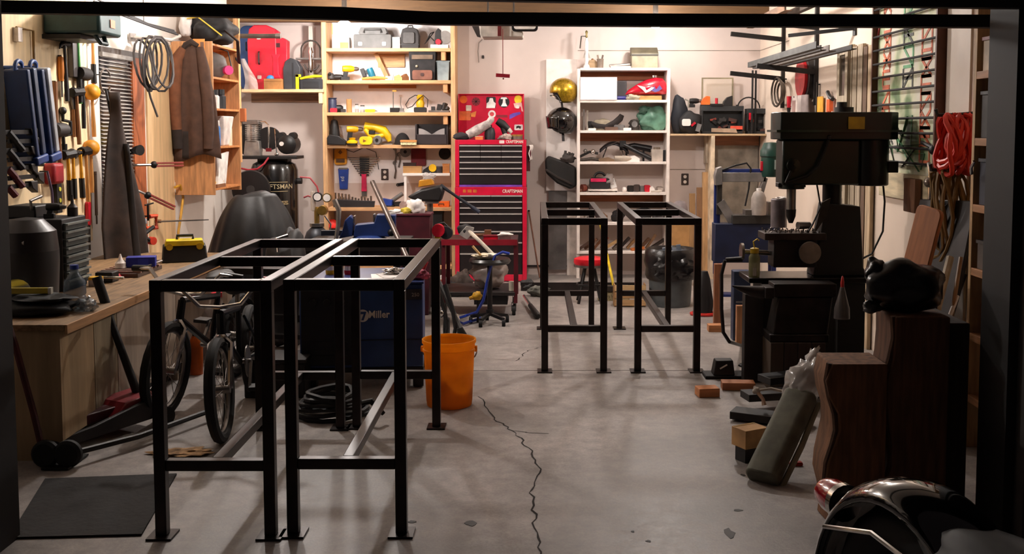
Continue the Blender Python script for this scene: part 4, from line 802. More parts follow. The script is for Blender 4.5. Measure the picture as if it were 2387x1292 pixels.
T = thing('socket_wrench_case', 'black tool case with silver handle on the drawer case', 'case', (xd - .25, y0 + .14, topz), 90); part(T, 'shell', MB().box(-.1, .12, -.08, .08, 0, .07), M('151213', .5), .008); part(T, 'handle', MB().tube([(-.1, -.06, .05), (-.13, -.07, .1), (-.05, -.09, .12)], .009), STEEL)
solo('oil_can', 'small dark oil can at the front edge of the drawer case', 'can', MB().lathe([(.001, 0), (.028, 0), (.028, .05), (.01, .07), (.005, .12), (.001, .12)]), M('3a3434', .4, .5), (xd - .05, y0 + .22, topz))
T = thing('shop_vacuum', 'black shop vacuum with silver pipe at the corner of the bench', 'vacuum', B(68, 5.25), 0); part(T, 'drum', MB().lathe([(.001, 0), (.14, 0), (.15, .2), (.15, .26), (.001, .27)]), M('141112', .5)); part(T, 'motor_head', MB().lathe([(.15, .26), (.14, .36), (.08, .42), (.001, .43)]), M('1c1718', .4)); part(T, 'pipe', MB().tube([(-.2, -.05, .3), (0, -.12, .31), (.05, -.12, .31)], .018, 10), STEEL); part(T, 'red_wire', MB().tube([(-.16, -.15, .42), (-.1, -.16, .34), (-.05, -.15, .22)], .004, 6), RED)
T = thing('reflector_lamp', 'silver reflector lamp lying behind the vacuum on the bench', 'lamp', B(30, 5.02), 40); part(T, 'reflector', MB().lathe([(.075, -.06), (.06, 0), (.025, .05), (.001, .055)], (0, 0, .076), 18, 'y'), CHROME); part(T, 'socket', MB().cyl((0, .05, .076), (0, .11, .076), .02), BLACK)
T = thing('dark_canvas', 'folded black canvas sheet lying at the end of the bench top', 'canvas', B(80, 4.86)); part(T, 'fold', MB().blob((0, 0, .033), (.19, .12, .036), .15, 8, 22), M('15181b', .8, 0, .3, 10, .2)); part(T, 'second_fold', MB().blob((.03, .02, .075), (.15, .09, .02), .2, 4), M('1c2226', .7))
T = thing('spirit_level', 'long yellow level resting on the folded canvas', 'level', B(72, 4.88, .095), 2); part(T, 'body', MB().box(-.1, .085, -.012, .012, 0, .028), M('b09a1c', .5), .002); part(T, 'end_cap', MB().box(.085, .1, -.013, .013, -.001, .029), M('cfc9bd', .5))
T = thing('water_bottle', 'large clear blue water bottle on the bench by the drawer case', 'bottle', B(176, 4.98)); part(T, 'bottle', MB().lathe([(.001, 0), (.05, 0), (.052, .06), (.047, .07), (.052, .08), (.05, .14), (.02, .18), (.018, .2), (.001, .2)]), M('5a6f82', .15, 0, .1, alpha=.6)); part(T, 'cap', MB().cyl((0, 0, .2), (0, 0, .22), .02), BLUE)
T = thing('plastic_wrap', 'crumpled clear plastic wrap beside the water bottle', 'plastic', B(200, 4.93)); part(T, 'wrap', MB().blob((0, 0, .03), (.05, .05, .032), .3, 6, 20, 3), M('8a97a0', .12, 0, .1, alpha=.55)); part(T, 'twist', MB().cyl((0, 0, .05), (.02, 0, .075), .006), CHROME)
# clutter further along the bench
T = thing('parts_tray', 'long wire parts tray on the bench in front of the window', 'tray', B(305, 6.25), 90); part(T, 'tray', MB().box(-.2, .2, -.12, .12, 0, .025), M('5a4c48', .4, .4), .003); part(T, 'rail', MB().tube([(-.2, -.12, .05), (.2, -.12, .05), (.2, .12, .05)], .006, 6), STEEL)
for i in range(6): part(T, 'rib', MB().box(-.18 + .06 * i, -.165 + .06 * i, -.13, .13, .026, .036), M('a8867a', .5))
T = thing('cleaner_box', 'deep blue carton lying on the wire tray', 'box', B(332, 6.3, .037), 15); part(T, 'carton', MB().box(-.09, .08, -.05, .05, 0, .06), M('1a2a9a', .5), .003); part(T, 'label_band', MB().box(-.02, .04, -.051, -.05, .01, .05), M('2d3fb8', .5))
T = thing('glue_bottle', 'white cone-tipped glue bottle standing on the wire tray', 'bottle', B(281, 6.22, .037)); part(T, 'bottle', MB().lathe([(.001, 0), (.03, 0), (.032, .03), (.014, .05), (.004, .085), (.001, .085)]), WHT); part(T, 'foot', MB().cyl((0, 0, 0), (0, 0, .008), .034), WHT)
T = thing('round_lid', 'round red lid lying at the front of the bench', 'lid', B(267, 6.0)); part(T, 'disc', MB().lathe([(.001, 0), (.038, 0), (.04, .012), (.03, .03), (.001, .032)]), RED); part(T, 'knob', MB().ball((0, 0, .035), .01), DRED)
T = thing('yellow_sponge', 'small yellow and grey sponge beside the drawer case', 'sponge', B(224, 5.75)); part(T, 'sponge', MB().box(-.03, .03, -.03, .03, 0, .035), M('c8c2c0', .9)); part(T, 'scour_pad', MB().box(-.03, .03, -.03, .03, .035, .05), YEL)
T = thing('small_vice', 'dark vice block with chrome handle at the end of the wire tray', 'vice', B(250, 5.9)); part(T, 'block', MB().box(-.05, .05, -.05, .05, 0, .06), IRON, .006); part(T, 'handle', MB().tube([(-.08, -.06, .03), (.0, -.07, .035), (.12, -.06, .03)], .008), CHROME)
T = thing('toolbox', 'black tool box with bright yellow lid on the far end of the bench', 'tool box', B(436, 6.85), 20); part(T, 'box', MB().taper(-.16, .13, -.1, .1, 0, -.15, .12, -.08, .08, .11), M('1f1d1d', .5), .008); part(T, 'lid', MB().prism([(-.14, .11), (.11, .11), (.1, .145), (-.13, .145)], -.09, .06), M('e3c40e', .5), .004); part(T, 'handle', MB().tube([(-.06, 0, .14), (-.06, 0, .17), (.04, 0, .17), (.04, 0, .14)], .01), BLACK)
for sx in (-.11, .08): part(T, 'latch', MB().lathe([(.001, -.1), (.022, -.1), (.022, -.08), (.001, -.08)], (sx, 0, .105), 12, 'y'), M('b8960c', .5))
# clamps hung on the wall above the bench
p = P(315, 552, X=XL + .08)
T = thing('spring_clamp', 'large black spring clamp with orange tips clipped on the wall', 'clamp', p, 60)
for s_ in (-1, 1): part(T, 'jaw', MB().tube([(-.1, 0, .035 * s_), (-.02, 0, .045 * s_), (.05, 0, .0), (.17, 0, -.06 * s_)], [.016, .018, .02, .014], 8), BLACK)
part(T, 'pad', MB().cyl((.15, -.02, -.045), (.15, .02, -.045), .03), M('d8402a', .5)); part(T, 'pivot', MB().cyl((.05, -.02, 0), (.05, .09, 0), .012), STEEL)
p = P(352, 520, X=XL + .1)
T = thing('g_clamp', 'orange g-clamp with black screw standing over the spring clamp', 'clamp', p, 70); part(T, 'frame', MB().tube([(-.06, 0, -.04), (.06, 0, -.04), (.06, 0, .05), (-.02, 0, .05)], .018, 8), M('e04a18', .5)); part(T, 'screw', MB().cyl((-.03, 0, .02), (-.03, 0, .15), .008), IRON); part(T, 'tommy_bar', MB().cyl((-.06, 0, .14), (.03, 0, .15), .006), IRON); part(T, 'peg', MB().cyl((.0, 0, .05), (.0, .1, .05), .006), IRON)
T = thing('trowel', 'pointed steel trowel sticking out above the yellow tool box', 'trowel', P(376, 516, X=XL + .06), 25); part(T, 'blade', MB().prism([(-.02, -.05), (.3, -.035), (.36, -.02), (.3, .0), (-.02, .05)], -.004, .004, 'z'), STEEL); part(T, 'handle', MB().cyl((-.06, .01, 0), (0, 0, 0), .014), HD)
T = thing('blue_plane', 'blue block plane on the sill under the window', 'plane', P(310, 518, X=XL + .1), 60); part(T, 'body', MB().box(-.1, .1, -.03, .03, -.02, .02), M('a8aeb4', .5), .004); part(T, 'knob', MB().ball((.02, 0, .04), .03, 12), BLUE); part(T, 'bracket', MB().box(-.1, .1, .02, .085, -.03, -.021), HD)
# ================================================================ floor: mat, jack, bicycles
q = [P(a, b, Z=0) for a, b in ((105, 1120), (412, 1108), (330, 1250), (20, 1258))]
c = sum(q, Vector()) / 4
m = MB().add([(p.x - c.x, p.y - c.y, 0) for p in q] + [(p.x - c.x, p.y - c.y, .008) for p in q], [(0, 1, 2, 3), (7, 6, 5, 4), (0, 4, 5, 1), (1, 5, 6, 2), (2, 6, 7, 3), (3, 7, 4, 0)])
solo('rubber_mat', 'flat black rubber mat on the floor by the door', 'mat', m, M('1c1817', .85, 0, .15, 40, .3), (c.x, c.y, .0005))
# floor jack
p = P(225, 1020, Z=0)
T = thing('floor_jack', 'long low red and black floor jack with its handle raised', 'floor jack', p, 62)
for s_ in (-.11, .11): part(T, 'side_frame', MB().prism([(-.38, .04), (.3, .05), (.34, .12), (.2, .15), (-.1, .1), (-.38, .08)], s_ - .012, s_ + .012), M('170f10', .5), .004)
part(T, 'lift_arm', MB().prism([(-.3, .08), (.2, .1), (.22, .14), (-.28, .14)], -.05, .05), M('4a0f16', .45), .006); part(T, 'saddle', MB().cyl((-.28, 0, .13), (-.28, 0, .16), .05), IRON)
part(T, 'rear_cover', MB().prism([(.02, .09), (.32, .1), (.3, .17), (.1, .16)], -.1, .1), M('8a1220', .4), .006)
for x_ in (-.36, .3):
    for s_ in (-.14, .14): part(T, 'wheel', MB().lathe([(.001, -.02), (.05, -.02), (.05, .02), (.001, .02)], (x_, s_, .05), 16, 'y'), IRON)
part(T, 'handle', MB().tube([(.26, 0, .14), (.2, .1, .5), (.17, .16, .72)], [.022, .018, .018], 10), BLACK); part(T, 'grip', MB().tube([(.19, .13, .6), (.165, .17, .76)], .024, 10), RUB)
T = thing('pry_bar', 'curved black bar leaning on the bench beside the jack handle', 'pry bar', P(292, 900, Z=0) + Vector((0, 0, .0)), 0); part(T, 'bar', MB().tube([P(a, b, Y=yy) - P(292, 900, Z=0) for a, b, yy in ((292, 898, 5.98), (270, 870, 5.8), (250, 820, 5.65), (232, 760, 5.55), (208, 712, 5.5))], .013, 8), BLACK); part(T, 'claw', MB().tube([P(a, b, Y=5.5) - P(292, 900, Z=0) for a, b in ((210, 716), (203, 704), (196, 702))], .014, 8), IRON)
p = P(108, 1090, Z=0)
T = thing('hand_truck', 'dark red hand truck with black wheels leaning on the bench end', 'hand truck', p, 0)
for s_ in (0, .1): part(T, 'wheel', MB().lathe([(.001, -.022), (.05, -.022), (.062, -.01), (.062, .01), (.05, .022), (.001, .022)], (s_, 0, .062), 20, 'y'), RUB)
part(T, 'axle', MB().cyl((-.02, 0, .062), (.13, 0, .062), .01), IRON); part(T, 'frame_tube', MB().tube([(-.02, .02, .05), (-.06, .02, .25), (-.13, .02, .55), (-.17, .02, .68)], .015, 8), M('4a1416', .45)); part(T, 'toe_plate', MB().box(.0, .12, -.05, .16, .004, .012), IRON)
part(T, 'rail', MB().tube([(.12, .02, .06), (.3, .3, .05), (.5, .75, .05)], .014, 8), IRON)
def bike(name, lab, loc, rz, fcol, grip, wr=.255, lean=0):
    """x is the direction of travel"""
    T = thing(name, lab, 'bicycle', loc, rz, lean)
    for x_, nm in ((-.46, 'rear_wheel'), (.46, 'front_wheel')):
        w_ = part(T, nm, MB().tube([(x_ + (wr - .025) * math.cos(t * .2618), 0, wr + (wr - .025) * math.sin(t * .2618)) for t in range(24)], .027, 8, True), M('0e0c0c', .8))
        part(w_, 'rim', MB().tube([(x_ + (wr - .05) * math.cos(t * .2618), 0, wr + (wr - .05) * math.sin(t * .2618)) for t in range(24)], .011, 6, True), STEEL)
        sp = MB()
        for t in range(18): sp.cyl((x_, .02 * (-1) ** t, wr), (x_ + (wr - .05) * math.cos(t * .349), 0, wr + (wr - .05) * math.sin(t * .349)), .0016, None, 4)
        part(w_, 'spokes', sp, STEEL); part(w_, 'hub', MB().cyl((x_, -.05, wr), (x_, .05, wr), .02), STEEL)
    bb = (-.08, 0, .27); st = (-.14, 0, .55); hd0 = (.33, 0, .5); hd1 = (.31, 0, .6)
    part(T, 'frame', MB().tube([st, hd1], .017).tube([bb, hd0], .019).tube([bb, st], .016).tube([hd0, hd1], .022), fcol)
    stays = MB()
    for s_ in (-.05, .05): stays.tube([(-.46, s_, wr), (-.3, s_, .265), bb], .009, 6).tube([(-.46, s_, wr), (-.16, s_ * .5, .5)], .008, 6)
    part(T, 'stays', stays, fcol)
    fk = MB()
    for s_ in (-.05, .05): fk.tube([(.46, s_, wr), (.37, s_, .46), (.335, 0, .5)], .013, 6)
    part(T, 'fork', fk, CHROME)
    part(T, 'seat_post', MB().cyl(st, (-.16, 0, .64), .013), STEEL); part(T, 'saddle', MB().blob((-.17, 0, .66), (.13, .07, .035), .08, 3), M('151212', .6))
    part(T, 'handlebar', MB().tube([(.26, -.3, .74), (.29, -.2, .75), (.3, -.1, .64), (.31, 0, .63), (.3, .1, .64), (.29, .2, .75), (.26, .3, .74)], .011, 8), CHROME)
    for s_ in (-1, 1): part(T, 'grip', MB().tube([(.27, s_ * .21, .747), (.26, s_ * .31, .738)], .018, 10), grip)
    part(T, 'chainring', MB().lathe([(.05, .04), (.085, .04), (.085, .046), (.05, .046)], bb, 22, 'y').box(bb[0] - .08, bb[0] + .08, .041, .045, bb[2] - .008, bb[2] + .008), STEEL)
    part(T, 'crank', MB().bar((bb[0], .06, bb[2]), (bb[0] + .1, .06, bb[2] - .12), .014).bar((bb[0], -.06, bb[2]), (bb[0] - .1, -.06, bb[2] + .12), .014).cyl((bb[0], -.06, bb[2]), (bb[0], .06, bb[2]), .012), STEEL)
    for s_ in (-1, 1): part(T, 'pedal', MB().bc((bb[0] + .1 * s_, .1 * s_, bb[2] - .12 * s_), (.09, .08, .02)), BLACK, .002)
    return T
p = P(492, 1036, Z=0)
bike('bicycle', 'small dark bicycle with red grips standing just outside the table frame', (p.x, p.y + .5, 0), -84, M('16181c', .3, .3), M('c01a1a', .5), lean=3)
bike('bicycle', 'small black bicycle with chrome bars parked along the bench cabinets', (P(395, 985, Z=0).x, 5.75, 0), -97, M('101012', .35, .3), BLACK, lean=-4)
T = thing('drink_bottle', 'orange drink bottle standing on the floor behind the bicycles', 'bottle', P(458, 872, Z=0)); part(T, 'bottle', MB().lathe([(.001, 0), (.04, 0), (.042, .2), (.02, .24), (.001, .24)]), M('c85a10', .4)); part(T, 'cap', MB().cyl((0, 0, .24), (0, 0, .27), .02), BLACK)
T = thing('carboy', 'clear plastic jug standing behind the bicycles by the bench', 'jug', P(508, 842, Z=0)); part(T, 'jug', MB().lathe([(.001, 0), (.1, 0), (.11, .05), (.105, .3), (.04, .38), (.03, .42), (.001, .42)]), M('9a8a84', .12, 0, .1, alpha=.45)); part(T, 'red_cap', MB().cyl((0, 0, .42), (0, 0, .45), .036), RED)
# black tubular stand behind the bicycles
T = thing('work_stand', 'black slotted steel work stand behind the bicycles', 'stand', P(602, 858, Z=0), -6)
for x_ in (-.17, .22):
    for y_ in (0, .35): part(T, 'leg', MB().bar((x_ - .04 * (x_ < 0), y_, 0), (x_ + .06, y_, .62), .035), BLACK)
part(T, 'cross_beam', MB().box(-.2, .3, -.02, .02, .3, .345), BLACK, .003); part(T, 'cross_beam', MB().box(-.2, .3, -.02, .02, .19, .22), BLACK, .003); part(T, 'lower_beam', MB().box(-.22, .28, -.02, .02, .06, .1), BLACK, .003); part(T, 'tray', MB().box(-.2, .34, -.05, .4, .6, .64), BLACK, .004)
solo('leaf_litter', 'small heap of tan dry leaves under the front bicycle wheel', 'leaves', MB().blob((0, 0, .008), (.13, .06, .01), .35, 9, 22, 3), M('a07a50', .9, 0, .35, 30, .3), P(425, 1058, Z=0))
solo('orange_leaf', 'single orange leaf beside the leg of the table frame', 'leaf', MB().prism([(-.03, 0), (0, -.012), (.03, 0), (0, .014)], .001, .004, 'z'), M('c0621c', .8), P(388, 1050, Z=0))
# ================================================================ red tool chest and back wall centre
Yt = 10.1; kt = K(Yt)
xl, xr = xp(1060, Yt), xp(1228, Yt); wC = (xr - xl); D = .46
RP = M('d0143a', .32, 0, .08, coat=.3); DRW = M('1c1315', .4); TRIM_ = M('e2dad6', .3, .5, .05)
zsplit = zp(436, Yt); ztop = zp(326, Yt); zbot = zp(655, Yt)
RC = thing('rolling_cabinet', 'lower red rolling cabinet with black drawers', 'tool cabinet', ((xl + xr) / 2, Yt, 0))
hw = wC / 2
part(RC, 'cabinet_body', MB().box(-hw, hw, .01, D, zbot, zsplit), M('3a0a12', .5), .004)
for sx in (-1, 1): part(RC, 'side_rail', MB().box(min(sx * hw, sx * (hw - .042)), max(sx * hw, sx * (hw - .042)), -.012, .01, zbot, zsplit), RP, .003)
part(RC, 'header', MB().box(-hw + .043, hw - .043, -.012, .01, zp(455, Yt), zsplit), RP, .002); part(RC, 'skirt', MB().box(-hw + .043, hw - .043, -.012, .01, zbot, zp(640, Yt)), RP, .002)
def drawers(T, rows, split=None):
    for i, (pa, pb, ncol) in enumerate(rows):
        za, zb_ = zp(pb, Yt) + .002, zp(pa, Yt) - .002; w0 = -hw + .046; ww = (wC - .092) / ncol
        for j in range(ncol):
            d = part(T, 'drawer', MB().box(w0 + ww * j + .002, w0 + ww * (j + 1) - .002, -.008, .009, za, zb_), DRW, .001)
            part(d, 'trim', MB().box(w0 + ww * j + .002, w0 + ww * (j + 1) - .002, -.018, -.008, zb_ - .012, zb_), TRIM_)
drawers(RC, [(455, 469, 2), (469, 483, 1), (483, 497, 1), (497, 517, 1), (517, 538, 1), (538, 564, 1), (564, 590, 1), (590, 640, 1)])
for x_ in (-hw + .06, hw - .06):
    for y_ in (.06, D - .06): caster(RC, x_, y_, .04, h=zbot)
text(RC, 'lettering', 'CRAFTSMAN', .045, M('efe6d8', .4, 0, .02), (hw - .14, -.0135, (zp(446, Yt))), (90, 0, 0), .0008, .78, .0008)
part(RC, 'decal', MB().box(-hw + .08, -hw + .11, -.0135, -.012, zp(449, Yt), zp(442, Yt)).box(-hw + .125, -hw + .165, -.0135, -.012, zp(449, Yt), zp(442, Yt)).box(-hw + .18, -hw + .215, -.0135, -.012, zp(449, Yt), zp(442, Yt)), M('c8682a', .5))
TC = thing('top_chest', 'upper red tool chest with open stickered lid and thin black drawers', 'tool chest', ((xl + xr) / 2, Yt, zsplit))
o = -zsplit
part(TC, 'chest_body', MB().box(-hw + .004, hw - .004, .012, D - .02, .002, ztop + o), M('3a0a12', .5), .004)
for sx in (-1, 1): part(TC, 'side_rail', MB().box(min(sx * (hw - .004), sx * (hw - .044)), max(sx * (hw - .004), sx * (hw - .044)), -.008, .012, .002, ztop + o), RP, .003)
part(TC, 'header', MB().box(-hw + .045, hw - .045, -.008, .012, zp(337, Yt) + o, ztop + o), RP, .002); part(TC, 'purple_strip', MB().box(-hw + .045, hw - .045, -.008, .012, .002, zp(431, Yt) + o), M('7a3fae', .5))
for i, (pa, pb, nc) in enumerate([(338, 351, 3), (351, 364, 3), (364, 377, 3), (377, 391, 1), (391, 404, 1), (404, 430, 1)]):
    za, zb_ = zp(pb, Yt) + .002 + o, zp(pa, Yt) - .002 + o; w0 = -hw + .046; ww = (wC - .092) / nc
    for j in range(nc):
        d = part(TC, 'drawer', MB().box(w0 + ww * j + .002, w0 + ww * (j + 1) - .002, -.006, .011, za, zb_), DRW, .001); part(d, 'trim', MB().box(w0 + ww * j + .002, w0 + ww * (j + 1) - .002, -.016, -.006, zb_ - .012, zb_), TRIM_)
text(TC, 'lettering', 'CRAFTSMAN', .038, M('efe6d8', .4, 0, .02), (hw - .12, -.0095, zp(331, Yt) + o), (90, 0, 0), .0008, .78, .0008); part(TC, 'badge', MB().prism(rpoly(.05, .03, .006, 2, hw - .245, zp(331, Yt) + o), -.0095, -.008), M('f0dad6', .5))
# lid standing open, with stickers
yl = D - .03; z0, z1 = ztop + o, zp(219, Yt + yl) + o; lx0, lx1 = xp(1069, Yt + yl) - TC.location.x, xp(1222, Yt + yl) - TC.location.x
lid = part(TC, 'lid', MB().box(lx0, lx1, yl, yl + .012, z0, z1).box(lx0, lx0 + .01, yl - .03, yl, z0, z1).box(lx1 - .01, lx1, yl - .03, yl, z0, z1).box(lx0, lx1, yl - .03, yl, z1 - .008, z1), RP, .002)
kk = K(Yt + yl)
def stick(name, px, py, mb, mat, d=.001):
    o_ = part(lid, name, mb, mat); o_.location = (xp(px, Yt + yl) - TC.location.x, yl - d, zp(py, Yt + yl) + o); return o_
def disc(r, rx=1.): return MB(kk).prism([(r * rx * math.cos(t * .392), r * math.sin(t * .392)) for t in range(16)], -.2, 0)
stick('sticker', 1081, 232, disc(9), M('ef6a1e', .5)); stick('sticker', 1110, 237, disc(10), M('8f1226', .5))
for a in (0, 45, 90, 135): stick('sticker_ray', 1110, 237, MB(kk).x((0, 0, 0), (0, a, 0)).box(-9, 9, -.2, 0, -.9, .9), M('5a0c1a', .5), .003)
stick('sticker', 1145, 239, MB(kk).prism(rpoly(22, 26, 3), -.2, 0), M('1a1616', .5)); stick('sticker_figure', 1145, 243, MB(kk).prism([(-11, -9), (9, -9), (11, 2), (6, 6), (4, 14), (-3, 14), (-5, 6), (-10, 2)], -.2, 0), M('efe6e2', .5), .003)
stick('sticker', 1175, 238, disc(13), M('15100f', .5)); stick('sticker_figure', 1175, 240, MB(kk).prism([(-7, -8), (8, -8), (4, 0), (3, 9), (-2, 9), (-3, 0)], -.2, 0), M('eee8e4', .5), .003); stick('sticker_arc', 1175, 231, MB(kk).prism([(-8, 0), (8, 0), (6, 4), (-6, 4)], -.2, 0), M('eee8e4', .5), .004)
stick('sticker', 1208, 232, disc(10, .9), M('e8c21c', .5)); stick('sticker_splash', 1206, 245, MB(kk).prism([(-9, 4), (10, 6), (14, -16), (10, -14), (8, -4), (2, -2), (-2, -8), (-6, -6)], -.2, 0), M('f0b8b0', .5), .003); stick('sticker', 1207, 249, MB(kk).prism(rpoly(8, 8, 3), -.2, 0), M('f2e4dc', .5), .005)
stick('sticker', 1093, 252, MB(kk).prism(rpoly(13, 13, 1, 1), -.2, 0), M('d8c9b8', .5)); stick('sticker', 1084, 270, MB(kk).prism(rpoly(28, 21, 2, 2), -.2, 0), M('e8713a', .5)); stick('sticker', 1104, 266, MB(kk).prism([(-8, -6), (4, -7), (7, 7), (-6, 2)], -.2, 0), M('f08a3c', .5))
stick('sticker', 1147, 266, disc(9), M('f2e6e2', .5)); stick('sticker_figure', 1147, 266, disc(5), M('d04a50', .5), .003); stick('sticker', 1170, 271, MB(kk).box(-13, 13, -.2, 0, -3, 3), M('8a1a2a', .5)); stick('sticker', 1200, 270, MB(kk).prism([(-12, -8), (4, 0), (14, 4), (12, 9), (-4, 6), (-12, 2)], -.2, 0), M('6a4ab8', .5))
stick('sticker', 1209, 297, MB(kk).prism(rpoly(20, 13, 2, 2), -.2, 0), M('f0e6e2', .5)); stick('sticker_figure', 1209, 297, MB(kk).prism([(-6, -3), (0, -1), (4, -4), (6, 2), (0, 4), (-5, 3)], -.2, 0), M('1a1414', .5), .003)
# things lying on the open chest
ztc = ztop; k = K(10.2)
T = thing('work_glove', 'grey ribbed work gloves lying across the open red chest', 'glove', S(1112, ztc, 10.2)); part(T, 'cuff', MB(k).tube([(-22, 0, 10), (0, 0, 22), (28, 0, 38)], [10, 12, 9], 12), M('b9afab', .8, 0, .25, 20)); part(T, 'palm', MB(k).blob((-36, -4, 8), (20, 9, 9), .15, 2), M('2c272b', .8)); part(T, 'glove_fingers', MB(k).tube([(26, 0, 38), (34, -2, 48), (38, -2, 52)], [7, 8, 4], 8), M('d8cfca', .8))
T = thing('spray_bottle', 'dark round spray bottle standing on the open red chest', 'bottle', S(1142, ztc, 10.24)); part(T, 'bottle', MB(k).lathe([(.5, 0), (12, 0), (13, 14), (11, 24), (8, 28), (.5, 28)]), M('2d2a30', .5)); part(T, 'cap', MB(k).lathe([(.5, 28), (5, 28), (5, 34), (.5, 34)]), BLACK)
T = thing('heat_gun', 'dark heat gun lying on the open red chest', 'heat gun', S(1165, ztc, 10.26)); part(T, 'barrel', MB(k).tube([(-6, 0, 44), (6, 0, 36), (20, 0, 24)], [8, 10, 7], 12), M('1c191a', .5)); part(T, 'grip', MB(k).tube([(6, 0, 34), (12, 0, 14), (15, 0, 1)], [7, 6, 7], 10), M('262022', .5)); part(T, 'pale_tip', MB(k).tube([(20, 0, 24), (28, 0, 16)], [6, 4], 10), M('d8cfc8', .6))
T = thing('small_tin', 'flat tin with a brass lid on the open red chest', 'tin', S(1205, ztc, 10.2)); part(T, 'tin', MB(k).lathe([(.5, 0), (13, 0), (13, 8), (.5, 8)]), M('7a6a60', .4, .5)); part(T, 'lid', MB(k).lathe([(.5, 8), (13.5, 8), (13.5, 12), (.5, 12)]), M('a07a3a', .4, .5))
T = thing('small_box', 'small orange box with pale rim on the open red chest', 'box', S(1117, ztc, 10.16)); part(T, 'box', MB(k).box(-9, 9, -6, 6, 0, 7), M('e0763a', .6), .001); part(T, 'rim', MB(k).box(-9.5, 9.5, -6.5, 6.5, 7, 8.5), M('d8c0a8', .6))
T = thing('rag', 'crumpled pale rag between the tins on the red chest', 'rag', S(1180, ztc, 10.17)); part(T, 'cloth', MB(k).blob((0, 0, 6), (14, 8, 7), .3, 7, 18, 2.5), M('b8a49a', .9)); part(T, 'fold', MB(k).blob((-10, -2, 4), (9, 6, 4), .3, 3), M('8a7a74', .9))
# white hook with rag on the side of the chest
T = thing('paper_towel', 'pale paper towel hung on the right side of the red chest', 'towel', (xr + .012, 10.2, zp(352, 10.2))); part(T, 'towel', MB().grid(lambda u, v: (.012 + .035 * u * (1 - .5 * v) + .008 * math.sin(v * 9), -.06 + .1 * u, .06 - .16 * v), 5, 8), WHT, solid=.004); part(T, 'magnet', MB().box(-.0165, .02, -.03, .03, -.2, -.1).box(-.0165, .03, -.03, .03, -.1, .05), M('5a1a24', .5))
# ---------------- opener
Yo = 7.9; ko = K(Yo)
p = P(1165, 66, Y=Yo)
T = thing('door_opener', 'white garage door opener unit hanging under the ceiling', 'door opener', (p.x, Yo, zp(88, Yo)))
part(T, 'housing', MB(ko).prism([(-40, 0), (52, 0), (55, 3), (48, 45), (-46, 45), (-45, 6)], -20, 60), M('d8cdc2', .5), .008); part(T, 'light_cover', MB(ko).prism(rpoly(60, 32, 8, 4, 58, 28), -26, -20), M('1a1617', .4), .002); part(T, 'lens', MB(ko).prism(rpoly(50, 24, 6, 4, 58, 29), -28, -26), M('e8dfd6', .4))
part(T, 'rail', MB(ko).box(-3, 3, -60, 60, 45, 52), STEEL); part(T, 'red_trolley', MB(ko).box(-4, 4, -28, -20, 2, 42), M('6a1a1c', .5)); part(T, 'dark_bracket', MB(ko).prism([(-64, 26), (-48, 26), (-44, 0), (-52, 2)], -6, 0), M('3a3230', .5)); part(T, 'hanger', MB(ko).box(-30, -26, 18, 22, 45, (ZC - zp(88, Yo)) / ko).box(30, 34, 18, 22, 45, (ZC - zp(88, Yo)) / ko), STEEL)
T2 = thing('pull_cord', 'thin red release cord with a red handle hanging from the opener', 'pull cord', P(1172, 88, Y=Yo - .095)); part(T2, 'cord', MB(ko).cyl((0, 0, 20), (0, 0, -82), .9, None, 6), M('7a2a22', .7)); part(T2, 'handle', MB(ko).bc((0, 0, -86), (32, 9, 8), (0, 4, 0)), M('a3182c', .45), .002); part(T2, 'knot', MB(ko).ball((1, 0, -93), 2, 8), M('7a2a22', .7))
solo('wall_wire', 'thin grey wire running down the wall from the opener', 'wire', MB().tube([P(a, b, Y=YB - .012) - P(1118, 95, Y=YB - .012) for a, b in ((1124, 92), (1116, 100), (1114, 120), (1116, 146))], .004, 6), M('8a8078', .6), P(1118, 95, Y=YB - .012))
T = thing('wall_button', 'small dark push button on the wall beside the opener wire', 'button', P(1126, 133, Y=YB)); part(T, 'plate', MB().prism(rpoly(.024, .034, .006, 2), -.012, 0), M('3a302c', .5)); part(T, 'button', MB().lathe([(.001, -.018), (.006, -.018), (.006, -.012), (.001, -.012)], (0, 0, 0), 10, 'y'), BLACK)
